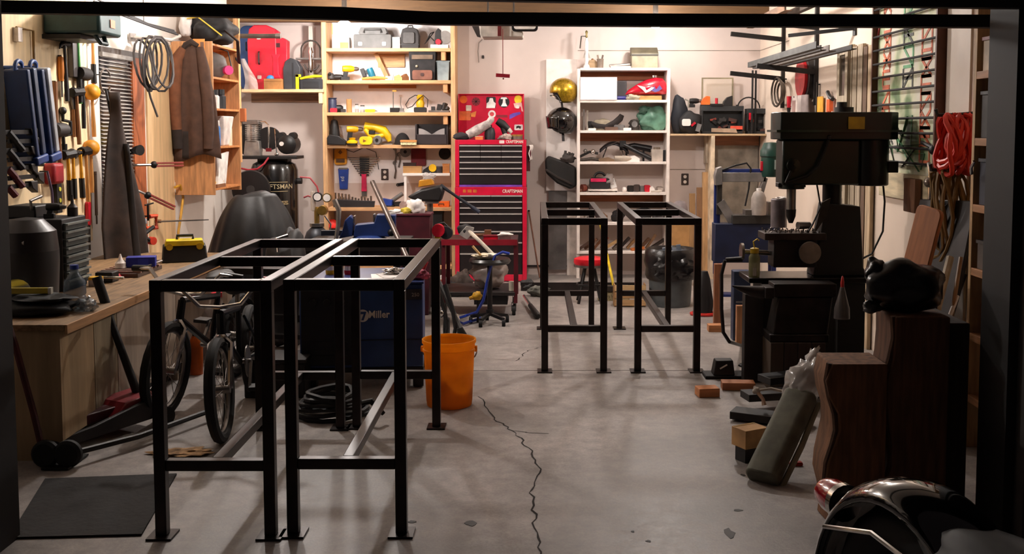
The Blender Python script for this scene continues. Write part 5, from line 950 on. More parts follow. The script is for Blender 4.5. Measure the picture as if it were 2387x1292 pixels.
# ---------------- pilaster, helmets
Yp = YB - .05
T = thing('pilaster_board', 'tall white board pilaster on the back wall with helmets on it', 'board', (xp(1309, Yp), YB, 0)); w_ = K(Yp)
part(T, 'upper_face', MB().box(-36 * w_, 35 * w_, -.05, -.002, zp(445, Yp), zp(138, Yp)), M('efe4de', .6, 0, .05), .003); part(T, 'steel_sheet', MB().box(-30 * w_, 12 * w_, -.056, -.002, .06, zp(446, Yp)), M('84807f', .35, .7, .2, 5)); part(T, 'lower_face', MB().box(13 * w_, 35 * w_, -.05, -.002, 0, zp(446, Yp)), M('cfc3ba', .6))
def helm(name, lab, px, py, rx_, mat, face, full=False, bandm=BLACK):
    Yh = YB - .22; k = K(Yh); T = thing(name, lab, 'helmet', P(px, py, Y=Yh)); r = rx_
    prof = []
    def fn(u, v):
        a = math.pi * 2 * u; q = min(1, max(0, (math.cos(a) + .45) / .35)); q = q * q * (3 - 2 * q)
        lo = (-20 - 32 * q) if full else (-8 - 46 * q); b = R(lo) + (R(90) - R(lo)) * v
        return (r * math.cos(b) * math.cos(a) * (1 + .06 * q), r * .9 * math.cos(b) * math.sin(a), r * .95 * math.sin(b) * (1.12 if b < 0 else 1))
    part(T, 'shell', MB(k).grid(fn, 40, 16), mat, solid=.008); part(T, 'lining', MB(k).ball((1, 0, -2), (r * .84, r * .76, r * .74), 18), BLACK)
    if full:
        part(T, 'visor', MB(k).grid(lambda u, v: (r * (1.06 - .1 * v) * math.cos(R(150 + 110 * u)), r * .95 * math.sin(R(150 + 110 * u)), r * (.35 - .85 * v)), 14, 6), M('0d0b0c', .08, 0, 0, coat=1), solid=.005)
        part(T, 'chin_strap', MB(k).tube([(4, -8, -r * .8), (5, -10, -r * 1.35)], 3, 6), BLACK)
    else:
        part(T, 'edge_trim', MB(k).tube([(-r * .98, -r * .1, -r * .36), (-r * .5, -r * .75, -r * .36), (-r * .34, -r * .84, -r * .6), (-r * .25, -r * .8, -r * .9)], 1.2, 6), DGRY); part(T, 'snap', MB(k).tube([(-r * .8, -r * .6, -r * .4), (-r * .6, -r * .76, -r * .5)], 2, 6), CHROME); part(T, 'chin_strap', MB(k).tube([(-4, 0, -r * .8), (-2, 0, -r * 1.25)], 2.5, 6), BLACK)
    part(T, 'wall_hook', MB(k).cyl((0, 10, r * .3), (0, (YB - .055 - (YB - .22)) / k, r * .3), 2, None, 8), IRON)
helm('motorcycle_helmet', 'metallic gold open-face helmet on the white pilaster', 1313, 212, 31, M('b08d1e', .3, .7, .2, 60, coat=.5), None)
helm('motorcycle_helmet', 'glossy black full-face helmet hung under the gold one', 1308, 283, 34, M('0d0a0b', .08, 0, .05, coat=1.), None, True)
T = thing('shoulder_bag', 'black leather bag slung on the pilaster under the helmets', 'bag', P(1308, 385, Y=YB - .15)); k = K(YB - .15)
part(T, 'bag', MB(k).prism([(-38, 12), (-30, 22), (10, 8), (34, -4), (36, -48), (22, -56), (-10, -42), (-36, -18)], -16, 20), M('17120f', .6, 0, .3, 12, .2), .02); part(T, 'flap', MB(k).tube([(-36, -20, -10), (-8, -22, -28), (26, -20, -44)], 3, 6), M('2a211d', .5)); part(T, 'glove_hand', MB(k).blob((16, -12, 16), (16, 10, 12), .25, 4), M('3a3330', .7))
for i in range(3): part(T, 'finger', MB(k).tube([(8 + 8 * i, -14, 20), (10 + 9 * i, -14, 34 - 3 * i)], [4, 3], 8), M('3a3330', .7))
part(T, 'hook', MB(k).cyl((0, 8, 14), (0, 22, 15), 2), IRON)
# ---------------- white parts shelf
Yw = 10.3; kw2 = K(Yw)
WS = thing('parts_shelf', 'white shelf unit full of motorcycle parts on the back wall', 'shelf', (xp(1453, Yw), Yw, 0)); x0 = xp(1345, Yw) - WS.location.x; x1 = xp(1561, Yw) - WS.location.x; dd = YB - Yw - .003
WP = M('ece0d8', .55, 0, .06); zt_ = zp(160, Yw); zb_ = zp(592, Yw)
for a in (x0, x1 - .03): part(WS, 'side_board', MB().box(a, a + .03, 0, dd, zb_, zt_ + .0), WP, .002)
ws = {}
for i, py in enumerate((158, 233, 304, 377, 449, 519, 586)):
    ws[i] = zp(py, Yw); part(WS, 'shelf_board', MB().box(x0 + .031, x1 - .031, 0, dd, ws[i] - .026, ws[i]), WP, .002)
for i in (0, 2, 4): part(WS, 'back_cleat', MB().box(x0 + .031, x1 - .031, dd - .03, dd, ws[i] - .11, ws[i] - .027), wood('9a5a36'), .002)
part(WS, 'leg_block', MB().box(x0, x0 + .03, .04, dd, 0, zb_), WP); part(WS, 'leg_block', MB().box(x1 - .03, x1, .04, dd, 0, zb_), WP)
part(WS, 'sliding_panel', MB().box(x0 + .031, xp(1437, Yw) - WS.location.x, -.012, .0, ws[1] + .001, zp(180, Yw)), M('f4ecea', .5, 0, .03), .001)
Yi = 10.42; k = K(Yi)
def wi(name, lab, cat, px, i, rz=0, Y=Yi): return thing(name, lab, cat, S(px, ws[i], Y), rz)
T = wi('fuel_tank', 'red teardrop motorcycle fuel tank with wing emblem on the white shelf', 'fuel tank', 1505, 1, Y=10.4); T.location.z += 8 * k
rs = []
for x_, rz_, ry_, zc in ((-48, 2, 3, 5), (-40, 7, 8, 9), (-22, 14, 15, 14), (0, 20, 18, 19), (22, 23, 18, 22), (38, 22, 16, 21), (46, 17, 12, 18), (49, 8, 6, 15)):
    rs.append([(x_, ry_ * math.sin(a * .393), zc + rz_ * math.cos(a * .393) * (1 if math.cos(a * .393) > 0 else .75)) for a in range(16)])
part(T, 'tank', MB(k).rings(rs), M('c4122c', .22, 0, .06, coat=.8)); part(T, 'filler_cap', MB(k).cyl((20, 0, 44), (20, 0, 49), 6), CHROME); part(T, 'cradle', MB(k).box(-40, 36, -10, 10, -8, 2), wood('d29a5a'), .001)
part(T, 'wing_emblem', MB(k).prism([(-10, 16), (-22, 26), (-4, 22), (0, 14), (12, 22), (18, 20), (8, 12), (-2, 8)], -18.8, -17), M('f0c8cc', .5)); part(T, 'purple_mark', MB(k).prism([(10, 14), (18, 24), (22, 16), (30, 26), (36, 18), (28, 12), (20, 10)], -18.2, -16), M('5a4f8e', .5))
solo('black_carton', 'black carton beside the white sliding panel', 'box', MB(k).box(-12, 12, -8, 14, 0, 44), M('3a3436', .6), S(1448, ws[1], Yi), bev=.003)
T = wi('oil_bottle', 'blue-bottomed oil bottle lying under the fuel tank tip', 'bottle', 1450, 1, Y=10.33); part(T, 'bottle', MB(k).lathe([(.3, -12), (4.5, -11), (4.5, 6), (2, 11), (.3, 12)], (0, 0, 4.5), 12, 'x'), M('2a2a7a', .4)); part(T, 'cap', MB(k).cyl((12, 0, 4.5), (16, 0, 4.5), 2.4), WHT)
solo('paint_rag', 'pale rag tucked beside the oil bottle', 'rag', MB(k).blob((0, 0, 6), (15, 6, 6), .3, 3), M('b8b09a', .9), S(1476, ws[1], 10.325))
# board 2
for i, px in enumerate((1353, 1361, 1369)): solo('steel_rod', ('rusty', 'grey', 'pale')[i] + ' upright steel bar at the left of the second white board', 'bar', MB(k).box(-2, 2, -3, 3, 0, 52 - 3 * i), M(('6a5346', '7a726c', 'a89c90')[i], .5, .4), S(px, ws[2], Yi))
T = wi('leather_belt', 'curled black leather belt on the second white board', 'belt', 1412, 2); part(T, 'strap', MB(k).tube([(-36, 0, 18), (-20, -4, 10), (0, -4, 8), (20, 0, 16), (34, 4, 28), (38, 4, 36)], [2, 3, 3, 4, 4, 3], 8, flat=2.), M('2a2220', .5)); part(T, 'pouch', MB(k).blob((-8, 4, 12), (22, 8, 14), .2, 5), M('9a8e78', .7)); part(T, 'buckle', MB(k).bc((-38, 0, 16), (8, 6, 10)), IRON)
T = wi('carburetor', 'dark carburetor beside the green bag on the second board', 'carburetor', 1478, 2); part(T, 'bowl', MB(k).lathe([(.5, 0), (12, 0), (13, 8), (10, 12), (14, 16), (8, 24), (.5, 26)]), M('3c3632', .5, .4)); part(T, 'intake', MB(k).lathe([(.5, -14), (7, -14), (8, 8), (.5, 8)], (0, 0, 14), 14, 'y'), GRY)
T = wi('green_bag', 'crumpled green plastic bag on the second white board', 'bag', 1522, 2, Y=10.44); part(T, 'bag', MB(k).blob((0, 0, 26), (33, 17, 28), .22, 11, 26, 2.2), M('5f8a74', .45, 0, .25, 6, .4)); part(T, 'knot', MB(k).blob((-22, -4, 46), (12, 8, 10), .3, 4, 16, 3), M('3f5f50', .5))
scraps('small_part', ['white tag lying under the leather belt', 'white tag lying before the carburetor', 'dark bolt by the left steel bars', 'brown bracket under the belt', 'grey bracket beside the carburetor'], 'part', [(1380, ws[2], 10.34, 18, 6, 5, 0), (1462, ws[2], 10.34, 18, 6, 6, 4), (1378, ws[2], 10.44, 14, 8, 18, 20), (1425, ws[2], 10.36, 30, 8, 8, 6), (1444, ws[2], 10.4, 24, 10, 13, -20)], [WHT, WHT, IRON, M('6a4f40', .6), GRY], 4, None)
# board 3
T = wi('fender', 'curved dark motorcycle fender on the third white board', 'fender', 1428, 3); part(T, 'fender_skin', MB(k).grid(lambda u, v: (-30 + 66 * u, -12 + 20 * v, 18 + 28 * math.sin(math.pi * (.12 + .8 * u)) - 8 * (2 * v - 1) ** 2), 16, 6), M('2d292c', .25, .5), solid=.006); part(T, 'stay', MB(k).tube([(-26, -10, 1), (-14, -11, 34), (10, -11, 44)], 1.6, 6).tube([(28, -10, 1), (20, -11, 26)], 1.6, 6), CHROME)
T = wi('exhaust_pipe', 'long black exhaust pipe lying behind the grey tin box', 'exhaust', 1478, 3, Y=10.46); part(T, 'pipe', MB(k).tube([(-34, 0, 30), (0, 0, 36), (40, 0, 28)], [5, 7, 8], 12), M('1e1b1d', .4, .4)); part(T, 'bracket', MB(k).box(-20, -16, -3, 3, 0, 32).box(20, 24, -3, 3, 0, 30), IRON)
T = wi('fork_tube', 'black fork tube slanting across the third white board', 'fork tube', 1486, 3, Y=10.36); part(T, 'tube', MB(k).tube([(-34, 4, 40), (0, 0, 22), (32, -2, 6)], [5, 5, 6], 10), M('161314', .4)); part(T, 'clamp', MB(k).bc((-34, 4, 41), (14, 10, 14)), BLACK)
T = wi('tin_box', 'grey cream tin box with round lid at the right of the third board', 'tin', 1531, 3, Y=10.36); part(T, 'box', MB(k).box(-13, 13, -10, 10, 0, 28), M('b9aca0', .5), .002); part(T, 'lid', MB(k).cyl((0, 0, 28), (0, 0, 33), 8), M('8a7a6a', .4, .5))
solo('black_carton', 'black carton behind the grey cream tin box', 'box', MB(k).box(-8, 8, -8, 8, 0, 26), BLACK, S(1550, ws[3], 10.42), bev=.002)
T = wi('chrome_linkage', 'chrome linkage parts at the left of the third board', 'linkage', 1378, 3); part(T, 'rod', MB(k).tube([(-28, 0, 10), (-4, 0, 22), (16, 0, 18)], 3, 8), IRON); part(T, 'joint', MB(k).ball((4, -3, 22), 6, 12), CHROME); part(T, 'arm', MB(k).tube([(-26, 2, 2), (0, 2, 6), (24, 2, 3)], 3.5, 8), M('4a4038', .5, .4)); part(T, 'joint', MB(k).ball((-14, -3, 24), 5, 12), STEEL)
scraps('small_part', ['pale gasket beneath the dark fender', 'white gasket beneath the fork tube', 'brown leather scrap under the fender'], 'part', [(1452, ws[3], 10.34, 40, 8, 14, 8), (1476, ws[3], 10.35, 30, 8, 14, -5), (1414, ws[3], 10.34, 36, 8, 10, 5)], [M('b8aa9a', .5), WHT, M('7a6048', .7)], 5, None)
# board 4
T = wi('saddle_bag', 'black and pink saddle bag under clear wrap on the fourth board', 'bag', 1398, 4); part(T, 'bag', MB(k).prism(rpoly(48, 26, 8, 4, 0, 20), -14, 12), M('1f191c', .6), .006); part(T, 'pink_band', MB(k).box(-22, 14, -16, -13, 24, 32), PINK, .002); part(T, 'top_handle', MB(k).tube(arc((0, 32), 13, 170, 10, 8, 'xz', 0), 3, 8), BLACK); part(T, 'base_board', MB(k).box(-28, 40, -16, 12, 3, 7), M('d8ccc4', .5)); part(T, 'wrap', MB(k).blob((20, -4, 26), (16, 10, 14), .25, 9), M('c8bcb8', .15, 0, .1, alpha=.5))
for sx in (-24, 36): part(T, 'board_foot', MB(k).box(sx, sx + 3, -12, 10, 0, 3), IRON)
T = wi('white_carton', 'small white carton tilted on the saddle bag wrap', 'box', 1434, 4, 0); T.rotation_euler.y = R(-18); part(T, 'carton', MB(k).box(-7, 7, -9, 2, 10, 32), M('f0e8e4', .6), .001); part(T, 'foot', MB(k).box(-6, 6, -8, 2, 1, 10), M('cfc4bd', .6))
scraps('small_part', ['red-brown cable end at the left of the fourth board', 'rusty clamp beside the saddle bag', 'white cap on the fourth board', 'black fitting in the row of fittings', 'dark brown fitting in the row of fittings', 'grey fitting in the row of fittings', 'red fitting in the row of fittings', 'white fitting in the row of fittings', 'chrome fitting at the end of the row', 'pale tube at the end of the row'], 'part',
       [(1362, ws[4], Yi, 14, 8, 18, 30), (1352, ws[4], 10.36, 10, 8, 8, 0), (1456, ws[4], 10.36, 8, 8, 12, 10), (1470, ws[4], Yi, 14, 10, 15, 20), (1484, ws[4], Yi, 14, 10, 17, -20), (1497, ws[4], Yi, 12, 10, 14, 40), (1508, ws[4], Yi, 14, 10, 16, 10), (1520, ws[4], Yi, 12, 10, 14, -10), (1538, ws[4], Yi, 16, 10, 13, 20), (1530, ws[4], 10.34, 26, 6, 5, 0)],
       [M('7a3a2a', .5), M('6a4030', .6), WHT, BLACK, M('3a2a24', .5), GRY, RED, WHT, CHROME, M('cfc2b6', .5)], 12, None)
# boards 5 and 6 : timber scraps
r = random.Random(3)
names = ['dark', 'brown', 'rusty', 'reddish', 'pale', 'greyish', 'black', 'tan', 'orange', 'umber', 'chestnut', 'sooty']
for i in range(12):
    px = 1362 + i * 15.5; L_ = r.uniform(26, 46); an = r.uniform(5, 60)
    dx, dz = L_ * math.cos(R(an)), L_ * math.sin(R(an))
    solo('wood_offcut', names[i] + ' wood offcut leaning in the pile on the lowest white board', 'offcut', MB(k).bar((-dx / 2, 0, 3), (dx / 2, 0, 3 + dz), 9, 6), wood(('4a3024', '6a4630', '7a4a2c', '8a3a20', 'b08a5c', '6f6258', '2a1d18', '9a7248', 'c06a2a', '5a3c28', '7c5a3c', '30241e')[i], 'x'), S(px, ws[6], 10.36 + .03 * (i % 4)), r.uniform(-20, 20), group='offcuts piled on the lowest white board')
for i, (px, h_, c_, lab) in enumerate(((1375, 22, 'b9aea6', 'pale cloth bundle on the fifth white board'), (1400, 24, '9a7458', 'tan cloth bundle on the fifth white board'), (1440, 30, '201a1b', 'black bag on the fifth white board'), (1500, 34, '1a1617', 'big black case on the fifth white board'), (1535, 26, '4a4444', 'grey bundle at the end of the fifth white board'))):
    T = wi('cloth_bundle', lab, 'bundle', px, 5); part(T, 'bundle', MB(k).blob((0, 0, h_ * .45), (15 if i != 3 else 22, 13, h_ * .5), .2, i + 2), M('#' + c_, .8)); part(T, 'tie', MB(k).tube([(-8, -12, h_ * .5), (0, -14, h_ * .6), (8, -12, h_ * .5)], 1, 6), BLACK)
# on top of the white shelf
T = thing('trophy', 'slim white rocket-like trophy on top of the white shelf', 'trophy', S(1367, ws[0], Yi)); part(T, 'body', MB(k).lathe([(.3, 0), (8, 0), (7, 6), (4, 10), (4.5, 40), (4, 62), (2, 70), (.3, 70)]), M('ece6e2', .4)); part(T, 'fin', MB(k).prism([(-9, 24), (9, 24), (4, 38), (-4, 38)], -1, 1), M('a89c90', .5)); part(T, 'top_figure', MB(k).lathe([(.3, 70), (3, 72), (2, 78), (3.4, 84), (.3, 88)]), M('8a7a4a', .4, .5)); part(T, 'arm', MB(k).tube([(0, 0, 74), (-12, 0, 74), (-15, 0, 46)], 1.5, 6), M('4a423a', .4, .5))
T = thing('wood_block', 'rounded tan wooden block behind the brush tin', 'block', S(1381, ws[0], Yi + .05)); part(T, 'block', MB(k).prism([(-12, 0), (13, 0), (14, 12), (4, 21), (-8, 19)], -8, 8), wood('a68a68'), .003); part(T, 'knob', MB(k).ball((0, 0, 21), 3, 8), HD)
T = thing('brush_tin', 'tin holding paint brushes on top of the white shelf', 'brush tin', S(1399, ws[0], Yi)); part(T, 'tin', MB(k).lathe([(.3, 0), (7, 0), (8, 22), (7, 22), (6.5, 2), (.3, 2)]), M('7a6a5c', .5))
for i in range(3): part(T, 'brush', MB(k).bc((-5 + 5 * i, 0, 25), (4, 3, 12), (0, -12 + 12 * i, 0)), M(('8a7a6a', 'cfc4b8', '5a4a40')[i], .7))
T = thing('book', 'white manual lying flat on top of the white shelf', 'book', S(1448, ws[0], Yi)); part(T, 'pages', MB(k).box(-25, 25, -12, 12, 0, 4), M('e6dcd4', .7)); part(T, 'cover', MB(k).box(-26, 26, -13, 13, 4, 5), M('d8cfc8', .5))
T = thing('book', 'slim dark folder resting on the white manual', 'book', S(1445, ws[0] + 5.2 * k, Yi), ry=-4); part(T, 'pages', MB(k).box(-24, 24, -10, 10, 1, 4), M('b8aca2', .7)); part(T, 'cover', MB(k).box(-24, 24, -10, 10, 4, 5), DGRY)
T = thing('bread_box', 'olive metal bread box with sloped lid on top of the white shelf', 'box', S(1501, ws[0], 10.4)); part(T, 'box', MB(k).box(-30, 30, -18, 18, 0, 30), M('948a72', .5, .2), .003); part(T, 'lid', MB(k).prism([(-18, 30), (18, 30), (18, 48), (4, 48), (-18, 34)], -31, 31, 'x'), M('6e6652', .5, .2), .003); part(T, 'lip', MB(k).box(-31, 31, -20, -17, 28, 31), M('3e392e', .5))
# ---------------- stool, poles, crate, rubbish can
p = P(1374, 742, Z=0)
T = thing('shop_stool', 'round stool with bright red seat in front of the white shelf', 'stool', S(1374, 0, 8.9)); zs = zp(608, 8.9)
part(T, 'seat', MB().lathe([(.001, zs - .03), (.13, zs - .03), (.14, zs - .01), (.135, zs + .02), (.1, zs + .032), (.001, zs + .034)], (0, 0, 0), 26), M('cf1426', .35)); part(T, 'seat_rim', MB().lathe([(.125, zs - .05), (.138, zs - .05), (.138, zs - .03), (.125, zs - .03)], (0, 0, 0), 26), STEEL)
for a in (45, 135, 225, 315): part(T, 'leg', MB().tube([(.05 * math.cos(R(a)), .05 * math.sin(R(a)), zs - .04), (.14 * math.cos(R(a)), .14 * math.sin(R(a)), 0)], .013), BLACK)
part(T, 'foot_ring', MB().tube([(.11 * math.cos(t * .39), .11 * math.sin(t * .39), .16) for t in range(16)], .009, 6, True), BLACK)
pole = P(1418, 560, Y=9.3); q = P(1432, 760, Y=8.9)
T = thing('broom', 'yellow-handled broom leaning on the white shelf', 'broom', S(1428, 0, 9.0)); part(T, 'handle', MB().tube([(0.01, .0, .12), (-.045, 1.2, .62)], .012, 8), M('e2c21a', .5)); part(T, 'head', MB().box(-.12, .14, -.04, .04, .08, .13), M('3a2f2a', .6), .004); part(T, 'bristles', MB().taper(-.13, .15, -.05, .05, .001, -.11, .13, -.03, .03, .08), M('8a7a5a', .9, 0, .3, 60))
T = thing('wooden_crate', 'small tan wooden crate on the floor beside the broom', 'crate', S(1467, 0, 8.72)); kc2 = K(8.72)
for i in range(3): part(T, 'slat', MB(kc2).box(-36, 36, -20, -17, 3 + 17 * i, 17 + 17 * i), wood(('c49a6a', 'b58a5a', 'cda878')[i]), .001)
for sx in (-37, 35): part(T, 'side', MB(kc2).box(sx, sx + 2, -17, 22, 0, 52), wood('a67c50')); 
part(T, 'base', MB(kc2).box(-35, 35, -17, 22, 1, 4), wood('9a7248'))
T = thing('rubbish_can', 'grey rubbish can with a black bag folded over its rim', 'rubbish can', S(1562, 0, 8.75)); kr = K(8.75); zr = zp(590, 8.75) / kr
part(T, 'can', MB(kr).lathe([(.5, 0), (46, 0), (48, 8), (54, zr), (50, zr), (45, 10), (.5, 8)], (0, 0, 0), 26), M('54585a', .6)); part(T, 'bag', MB(kr).lathe([(40, zr - 12), (48, zr + 4), (55, zr + 12), (60, zr + 4), (63, zr - 18), (58, zr - 34), (60, zr - 50), (55.5, zr - 60)], (0, 0, 0), 26), M('131011', .3, 0, .2, 14, .5)); part(T, 'bag_fold', MB(kr).blob((0, -52, zr - 30), (44, 14, 26), .3, 6, 22, 3), M('131011', .3, 0, .2, 14, .5), label='loose black plastic of the bag'); part(T, 'rubbish', MB(kr).blob((5, 0, zr - 4), (40, 40, 14), .3, 5), M('3c4450', .6))
for a in (-30, 60): part(T, 'rubbish_piece', MB(kr).bc((a * .3, -10, zr + 10), (22, 6, 10), (10, 20 + a, 0)), M('6a7480', .5))
# cords and bits of trim on the lower back wall
struct('baseboard_back', MB().box(xp(1228, YB), xp(1345, YB), YB - .02, YB - .001, .08, .1), M('2a2020', .6), wall_back)
T = thing('leaning_rod', 'thin brown rod leaning against the wall beside the red chest', 'rod', P(1258, 640, Y=10.3)); part(T, 'rod', MB().tube([(0, 0, -P(1258, 640, Y=10.3).z + .01), (-.11, .27, .62)], .008, 6), M('7a4a34', .6)); part(T, 'tip', MB().ball((-.11, .27, .62), .012, 8), IRON)
# ================================================================ middle of the floor
TRP = M('0c0a0c', .55, 0, .3, 6, .5)
T = thing('covered_machine', 'machine under a black fabric cover behind the table frame', 'covered machine', S(590, 0, 7.75)); zt_ = zp(447, 7.75)
def cov(u, v):
    a = 2 * math.pi * u; t = min(1, v * 1.02); prof_r = (.02 + 1.0 * math.sin(min(1, t * 1.5) * math.pi / 2) ** .8); hz = zt_ * (1 - (max(0, t - .12) / .88) ** 1.15) if t > .12 else zt_ - .03 * (t / .12) ** 2
    f = 1 + .09 * math.sin(6 * a + 3 * v) * v + .06 * math.sin(11 * a + 1.7 - 4 * v) * v + .05 * noise.noise(Vector((math.cos(a) * 2, math.sin(a) * 2, v * 3)))
    x = .32 * prof_r * math.cos(a) * f * (1 + .12 * v); y = .3 * prof_r * math.sin(a) * f
    return (x + .04 * (1 - v) , y, max(.003, hz + .05 * math.cos(a + 1) * (1 - v) * prof_r + .02 * noise.noise(Vector((x * 5, y * 5, v * 3)))))
part(T, 'cover', MB().grid(cov, 80, 34), TRP, solid=.004)
T = thing('duffel_bag', 'black duffel with a chrome buckle slumped beside the covered machine', 'bag', S(672, 0, 7.05)); part(T, 'body', MB().blob((0, 0, .4), (.17, .18, .43), .12, 4, 22), M('171315', .6, 0, .3, 8, .3)); part(T, 'buckle', MB().tube([(-.02, -.15, .68), (-.03, -.14, .77), (.04, -.12, .79)], .012, 8), CHROME)
# gas cylinder with regulator
T = thing('gas_cylinder', 'dark gas cylinder with brass regulator and two white gauges', 'gas cylinder', S(742, 0, 8.2)); k = K(8.2); zs = zp(552, 8.2) / k
part(T, 'cylinder', MB(k).lathe([(.5, 0), (28, 0), (30, 4), (30, zs - 4), (24, zs + 12), (14, zs + 22), (9, zs + 26), (.5, zs + 26)], (0, 0, 0), 24), M('2e3138', .4, .3)); part(T, 'neck_ring', MB(k).lathe([(10, zs + 24), (17, zs + 24), (17, zs + 32), (10, zs + 32)], (0, 0, 0), 18), STEEL)
part(T, 'valve', MB(k).lathe([(.5, zs + 30), (6, zs + 30), (6, zs + 60), (4, zs + 70), (.5, zs + 70)]), M('a98a4a', .35, .8)); part(T, 'flow_tube', MB(k).lathe([(.5, zs + 60), (6, zs + 62), (6, zs + 104), (3, zs + 108), (.5, zs + 108)], (-8, 0, 0), 14), M('b8a89a', .2, 0, .1, alpha=.7)); part(T, 'regulator', MB(k).lathe([(.5, -10), (11, -10), (12, 6), (.5, 8)], (14, 0, zs + 62), 16, 'y'), M('b8944a', .3, .8))
for i, (gx, gz) in enumerate(((4, 94), (26, 92))):
    g = part(T, 'gauge', MB(k).lathe([(.5, -6), (11, -6), (11, 4), (.5, 4)], (gx, -4, zs + gz), 18, 'y'), BLACK if i == 0 else M('a58a55', .3, .8)); part(g, 'dial', MB(k).lathe([(.5, -7), (8.5, -7), (8.5, -6), (.5, -6)], (gx, -4, zs + gz), 18, 'y'), WHT)
part(T, 'gas_hose', MB(k).tube([(-30, 0, zs + 92), (-20, 0, zs + 96), (-8, 0, zs + 92)], 2, 8).tube([(-38, 0, zs + 140), (-14, -2, zs + 138), (2, -3, zs + 118), (6, -4, zs + 104)], 2, 8), M('a8323a', .5)); part(T, 'chain', MB(k).tube([(20, -8, zs + 50), (34, -8, zs + 30), (30, -10, zs), (34, -10, zs - 30)], 2, 6), STEEL)
# bench with the vise
xw0, xw1 = S(705, 0, 7.45).x, S(945, 0, 7.45).x; zbn = .675
T = thing('workbench', 'dark steel workbench carrying the blue vise behind the table frames', 'workbench', (xw0, 7.4, 0))
part(T, 'top', MB().box(0, xw1 - xw0, 0, .62, zbn - .05, zbn), M('241d1b', .5, .3), .004); part(T, 'apron', MB().box(.03, xw1 - xw0 - .03, .02, .05, zbn - .16, zbn - .05), M('1e1817', .5)); part(T, 'lower_tray', MB().box(.02, xw1 - xw0 - .02, .03, .6, .15, .18), M('1e1817', .5))
for x_ in (.03, xw1 - xw0 - .08):
    for y_ in (.03, .54): part(T, 'leg', MB().box(x_, x_ + .05, y_, y_ + .05, 0, zbn - .05), M('1e1817', .5))
kv = K(7.6); VB = M('253a72', .35, 0, .15, 8)
T = thing('bench_vise', 'large blue bench vise with a long screw bar on the workbench', 'vise', S(850, zbn, 7.62), 4)
part(T, 'base', MB(kv).lathe([(.5, 0), (40, 0), (42, 6), (30, 14), (.5, 16)], (10, 0, 0), 20), VB); part(T, 'body', MB(kv).prism([(-24, 12), (60, 12), (72, 30), (74, 62), (30, 64), (24, 44), (-20, 40)], -20, 20), VB, .006); part(T, 'front_jaw', MB(kv).prism([(-58, 8), (-26, 14), (-22, 52), (-32, 62), (-44, 50), (-50, 26)], -18, 18), VB, .006)
part(T, 'jaw_plate', MB(kv).box(-24, -21, -19, 19, 44, 60).box(22, 25, -19, 19, 46, 64), STEEL); part(T, 'slide', MB(kv).box(-100, -20, -8, 8, 14, 26), M('141824', .4)); part(T, 'screw_handle', MB(kv).tube([(-64, -26, 6), (-58, -26, 40), (-56, -26, 76), (-66, -26, 100)], [5, 5, 6, 6], 10), M('aaa5a0', .3, .8)); part(T, 'swivel_lock', MB(kv).ball((64, -22, 22), 9, 12), IRON)
T = thing('steel_pipe', 'long steel pipe leaning diagonally over the blue vise', 'pipe', S(946, 0.0, 7.15)); a_ = S(946, .0, 7.15)
part(T, 'pipe', MB().tube([P(948, 600, Y=7.2) - a_, P(868, 424, Y=7.75) - a_], .019, 12), M('6b5f5a', .35, .7)); part(T, 'bent_end', MB().tube([P(948, 600, Y=7.2) - a_, P(951, 640, Y=7.18) - a_, Vector((.01, 0.02, .01))], .017, 10), M('6b5f5a', .35, .7))
T = thing('maroon_bin', 'maroon plastic bin heaped with paper towels behind the vise', 'bin', S(968, 0, 8.35)); k = K(8.35); zr = zp(497, 8.35) / k
part(T, 'bin', MB(k).taper(-34, 34, -26, 26, 0, -40, 40, -30, 30, zr), M('4a1420', .5), .006); part(T, 'rim', MB(k).box(-42, 42, -32, 32, zr - 4, zr + 1), M('561826', .5), .003)
part(T, 'paper_towel', MB(k).blob((2, 0, zr + 12), (22, 16, 20), .25, 6, 20, 2.6), M('efe8e4', .8, 0, .05)); part(T, 'paper_towel', MB(k).blob((-38, -10, zr + 2), (22, 14, 8), .25, 3, 20, 2.6), M('dcd6d2', .8)); part(T, 'yellow_rag', MB(k).blob((-18, -16, zr + 6), (12, 8, 8), .25, 5), M('c8b23a', .8)); part(T, 'brown_bag', MB(k).blob((-22, 2, zr + 14), (12, 10, 14), .2, 8), M('9a8078', .8))
# pedestal tool stand
T = thing('tool_pedestal', 'steel pedestal with dark bowl head and long lever beside the red chest', 'pedestal', S(1004, 0, 8.8)); k = K(8.8); zt_ = zp(470, 8.8) / k
part(T, 'post', MB(k).cyl((0, 0, 6), (0, 0, zt_), 7, None, 14), M('7d7874', .35, .7)); part(T, 'foot', MB(k).lathe([(.5, 0), (44, 0), (40, 5), (10, 9), (.5, 9)], (0, 0, 0), 22), IRON); part(T, 'head', MB(k).prism([(-52, zt_ + 12), (-30, zt_ + 2), (26, zt_), (34, zt_ + 24), (28, zt_ + 40), (-20, zt_ + 30)], -20, 20), M('1f1c1d', .45), .02); part(T, 'plate', MB(k).box(-10, 20, -14, 14, zt_ - 4, zt_ + 1), STEEL)
part(T, 'lever', MB(k).tube([(26, -8, zt_ + 38), (50, -14, zt_ + 22), (112, -26, zt_ - 20)], [5, 3.4, 4.4], 10), M('3a3d45', .35, .6)); part(T, 'grip', MB(k).tube([(100, -24, zt_ - 12), (117, -28, zt_ - 23)], 5, 10), M('22273a', .5)); part(T, 'yellow_tape', MB(k).prism([(-26, zt_ + 34), (10, zt_ + 40), (6, zt_ + 54), (-24, zt_ + 50)], -12, 12), M('d8921c', .5), .006); part(T, 'film_scrap', MB(k).blob((-2, -6, zt_ + 58), (14, 6, 9), .35, 5, 16, 3), M('e0d8d4', .2, 0, .1, alpha=.6))
